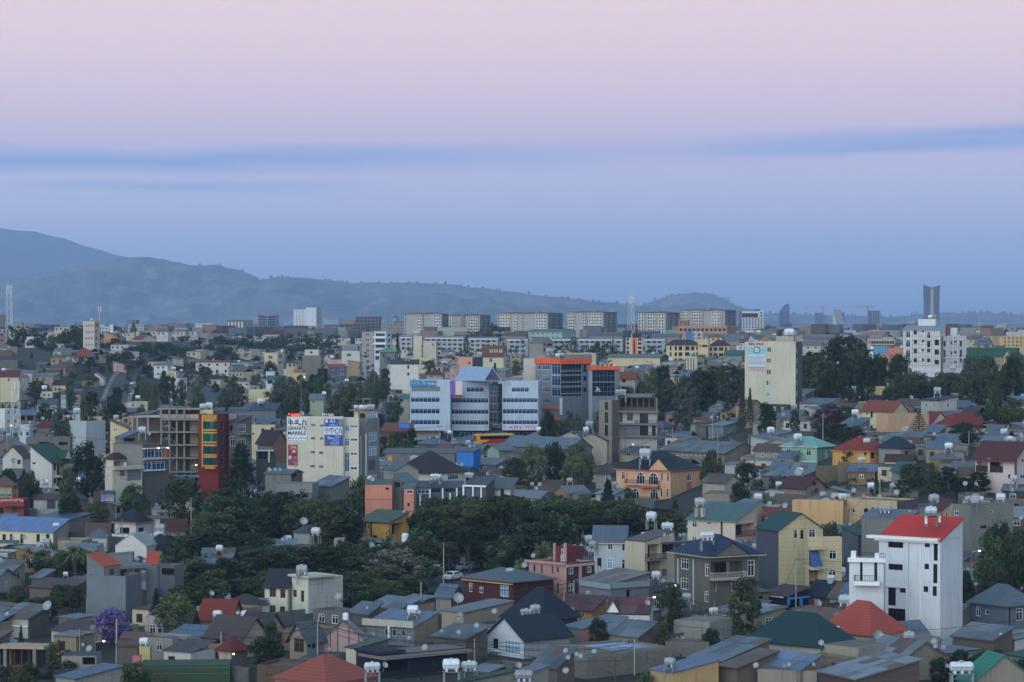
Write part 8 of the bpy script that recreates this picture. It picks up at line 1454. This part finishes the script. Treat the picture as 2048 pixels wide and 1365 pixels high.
def filler(d,big=False,ur=(-40,2090),sl=.15,small=False):
 u=rnd.uniform(*ur);p=at(u,700,d);x,y=p.x,d;z=zt(x,y);near=d<620
 w,dp=rnd.uniform(4.5,10)*(1.25 if d>1000 else 1),rnd.uniform(4.2,8);h=rnd.choice([2.7,3,3.2,3.4,3,5.8 if d>520 else 3])if not big else rnd.choice([6.4,9.3,9.6,12.4])
 if small:w,dp,h=rnd.uniform(3.6,6.5),rnd.uniform(3.4,5.5),rnd.uniform(2.3,2.8)
 rr=.5*math.hypot(w,dp)
 if not free(x,y,rr):return
 base=noise.noise(Vector((x*.006,y*.006,3)))*70+35;ang=R(min(80,max(8,base+rnd.uniform(-8,8))));k=F/d
 rk=rnd.choice(['sb','gx','gx','sb','hip','gy','sl'])if rnd.random()<(.8 if not big else .4)else 'flat';rh=rnd.uniform(.8,1.5)if rk[0]=='s' else rnd.uniform(1.2,2.2)
 v0=proj(Vector((x,y,z+h+(rh if rk!='flat' else 0))))[1];v1=proj(Vector((x,y-rr,z)))[1]
 if blocked(u-(w+dp)*.38*k,u+(w+dp)*.38*k,v0,v1,d,sl):return
 CELL.setdefault((int(x//40),int(y//40)),[]).append((x,y,rr))
 cn,rn=rnd.choice(CL if not big else['pale','cream','white','white','tan','grey','bluish','pink','cream']),rnd.choice(RL);al=ang+math.atan2(x,y)
 shack=(not big)and h<3.3 and(rn in('grey tin','rusty tin','bluish tin'))and rnd.random()<.6;kind='shack' if shack else 'apartment_building' if big else 'house'
 off=Matrix.Rotation(-al,4,'Z')@Vector((w/2,-dp/2,0));Mx=Matrix.Translation((x+off.x,y+off.y,z))@Matrix.Rotation(-al,4,'Z')
 if COUNT[kind]>={'house':190,'shack':300,'apartment_building':170}[kind]or d>(1350 if not big else 1800):
  e1,e2=Mx.to_3x3()@Vector((1,0,0)),Mx.to_3x3()@Vector((0,1,0));MASS.prism(Mx.translation,e1,e2,EZ,-w,0,0,dp,-1.5,h,rnd.randrange(4)if not big else rnd.choice([1,1,2]));rk2=rk if rk!='flat' else 'sb'
  for P in roof_polys(rk2,-w,0,0,dp,h+.05,rh if rk!='flat' else .2,.3)[0]:MASS.poly([Mx@q for q in P],4+rnd.randrange(2)if rnd.random()<.6 else 6+rnd.randrange(3))
  for s_ in range(int(w/3)):q=-w+.8+s_*3;MASS.prism(Mx.translation,e1,e2,EZ,q,q+1.1,-.03,0,h-2,h-.7,8)
  return Mx,w,dp,h,None
 COUNT[kind]+=1;lm=near_landmark(x,y);rs={'hip':'hip roof','gx':'gable roof','gy':'gable roof','flat':'flat roof'}.get(rk,'lean-to roof')
 label='%s %s with %s %s near the %s'%(cn+' walled','shack' if shack else 'low house' if h<4 else '%s storey house'%('two' if h<8 else 'three' if h<11 else 'four'),rn if rk!='flat' else 'grey',rs,lm)
 b=Bld(kind,label,kind.replace('_building',' house'),None,'low houses crowded between the bigger buildings')
 rmk=('sheets' if near and rk in('sb','gx','gy','sl')and 'tin' in rn else 'rust' if rn=='rusty tin' else 'tin' if 'tin' in rn else 'tile')
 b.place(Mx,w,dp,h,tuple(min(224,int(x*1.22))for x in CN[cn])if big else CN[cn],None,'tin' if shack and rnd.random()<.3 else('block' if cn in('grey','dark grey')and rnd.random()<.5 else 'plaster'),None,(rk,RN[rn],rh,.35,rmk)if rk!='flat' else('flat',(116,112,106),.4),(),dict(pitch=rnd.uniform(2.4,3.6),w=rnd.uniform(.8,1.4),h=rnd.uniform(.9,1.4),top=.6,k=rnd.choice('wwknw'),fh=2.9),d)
 if rnd.random()<.45:
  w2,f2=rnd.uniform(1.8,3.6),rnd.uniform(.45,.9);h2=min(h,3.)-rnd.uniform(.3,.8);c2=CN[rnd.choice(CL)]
  if rnd.random()<.5:M2=Mx@Matrix.Translation((w2,dp*(1-f2)*.6,0));a2=(w2,dp*f2,'sl')
  else:M2=Mx@Matrix.Translation((-w*(1-f2)*rnd.random(),-w2,0));a2=(w*f2,w2-.02,'sb')
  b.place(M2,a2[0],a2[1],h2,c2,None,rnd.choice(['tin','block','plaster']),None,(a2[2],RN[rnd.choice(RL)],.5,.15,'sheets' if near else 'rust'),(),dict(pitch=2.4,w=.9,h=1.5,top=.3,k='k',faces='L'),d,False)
 b.short='%s %s with %s %s'%(cn,kind.replace('_',' '),rn,rs)+' near the '+lm;b.fin()
 if rnd.random()<(.22 if d<1000 else .25):put_tank(Mx@Vector((-w*rnd.uniform(.3,.7),dp*rnd.uniform(.4,.8),h+(rh if rk!='flat' else .2)+rnd.uniform(.3,.9))),rnd.uniform(1.3,2.1),rnd.choice('sssbhv'),None,1,b)
 for _ in range(rnd.choice([0,0,0,1,1,2])if d<900 else 0):put_dish(Mx@Vector((-w*rnd.uniform(.1,.9),dp*rnd.uniform(.1,.6),h+rh*.6+.5)),rnd.uniform(.7,1.25),None,b)
 HERO.append((u-w*.25*k,u+w*.25*k,v0+4,v0+7,d));return b
for(n,d0,d1)in((2600,366,560),(3200,560,950),(3000,950,1400),(2600,1350,2300)):
 for i in range(n):d=math.sqrt(rnd.uniform(d0**2,d1**2));filler(d,rnd.random()<(0 if d<700 else .16 if d<950 else .5))
for(n,d0,d1,ur,sl)in((1200,540,690,(1480,2060),.35),(1000,366,470,(-30,800),.16),(500,366,440,(800,2060),.2),(400,470,560,(-30,400),.3)):
 for i in range(n):filler(math.sqrt(rnd.uniform(d0**2,d1**2)),False,ur,sl,True)
for i in range(260):
 d=math.sqrt(rnd.uniform(370**2,900**2));u=rnd.uniform(-20,2070);p=at(u,700,d);L_=rnd.uniform(5,13)
 if not free(p.x,d,1.2):continue
 z=zt(p.x,d);hh=rnd.uniform(1.5,2.3);v0=proj(Vector((p.x,d,z+hh)))[1]
 if blocked(u-12,u+12,v0,v0+10,d):continue
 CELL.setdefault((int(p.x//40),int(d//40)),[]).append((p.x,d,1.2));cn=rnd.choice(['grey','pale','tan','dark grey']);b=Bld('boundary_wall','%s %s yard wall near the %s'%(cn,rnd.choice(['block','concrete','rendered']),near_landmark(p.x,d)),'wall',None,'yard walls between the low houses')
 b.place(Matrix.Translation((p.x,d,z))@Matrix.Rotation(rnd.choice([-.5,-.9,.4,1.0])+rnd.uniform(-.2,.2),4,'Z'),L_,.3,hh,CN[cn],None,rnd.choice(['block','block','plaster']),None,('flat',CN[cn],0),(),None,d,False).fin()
for i in range(70):
 d=math.sqrt(rnd.uniform(400**2,1200**2));u=rnd.uniform(0,2048);p=at(u,700,d);z=zt(p.x,d)
 if not free(p.x,d,.4):continue
 T1();pole(u,proj(Vector((p.x,d,z+rnd.uniform(7.5,9.5))))[1],d,'near the '+near_landmark(p.x,d),rnd.choice([0,1,1]),.12,rnd.choice([PM,PM,WM]))
ps=[q for _,q in POLES];dn=set()
for i,a in enumerate(ps):
 for j in sorted(range(len(ps)),key=lambda j:(ps[j]-a).length)[1:3]:
  if(ps[j]-a).length<70 and(min(i,j),max(i,j))not in dn:dn.add((min(i,j),max(i,j)));wire(a,ps[j],'dark power cable strung over roofs near the '+near_landmark(*((a+ps[j])/2).xy),1.0,-.1)
struct('crowded_far_houses',MASS.mesh('crowded_far_houses',MMATS),'stuff')
rg=random.Random(3);UG=([],[],[])
for i in range(900):
 d=math.sqrt(rnd.uniform(370**2,1350**2));u=rnd.uniform(-30,2080);p=at(u,700,d);z=zt(p.x,d);h=rnd.uniform(2.5,6.5);w=h*rnd.uniform(.5,.9);k=F/d
 v0=proj(Vector((p.x,d,z+h)))[1];v1=proj(Vector((p.x,d,z)))[1]
 if not free(p.x,d,w*.3)or blocked(u-w*.5*k,u+w*.5*k,v0,v1,d):continue
 CELL.setdefault((int(p.x//40),int(d//40)),[]).append((p.x,d,w*.3));T1();tree(u,v0,w*k,rnd.choice(['broad_dark','broad_mid','shrub_dark','shrub_mid','sparse_grey','conif_dark','broad_grey','shrub_light']),d=d,foot=False)
for i in range(2600):
 d=math.sqrt(rnd.uniform(368**2,1000**2));x=rnd.uniform(-.2,.2)*d
 if not free(x,d,.3):continue
 r=rnd.uniform(.3,1.1);v,f,t_=leafcloud(rg,[(Vector((x+rg.uniform(-.5,.5),d+rg.uniform(-.5,.5),zt(x,d)+r*.4)),r,rg.random())],14,.22,.4);n=len(UG[0]);UG[0].extend(v);UG[1].extend(tuple(q+n for q in z)for z in f);UG[2].extend(t_)
struct('undergrowth',crownmesh('undergrowth',UG,LM['mid']),'stuff')
finish_trees()
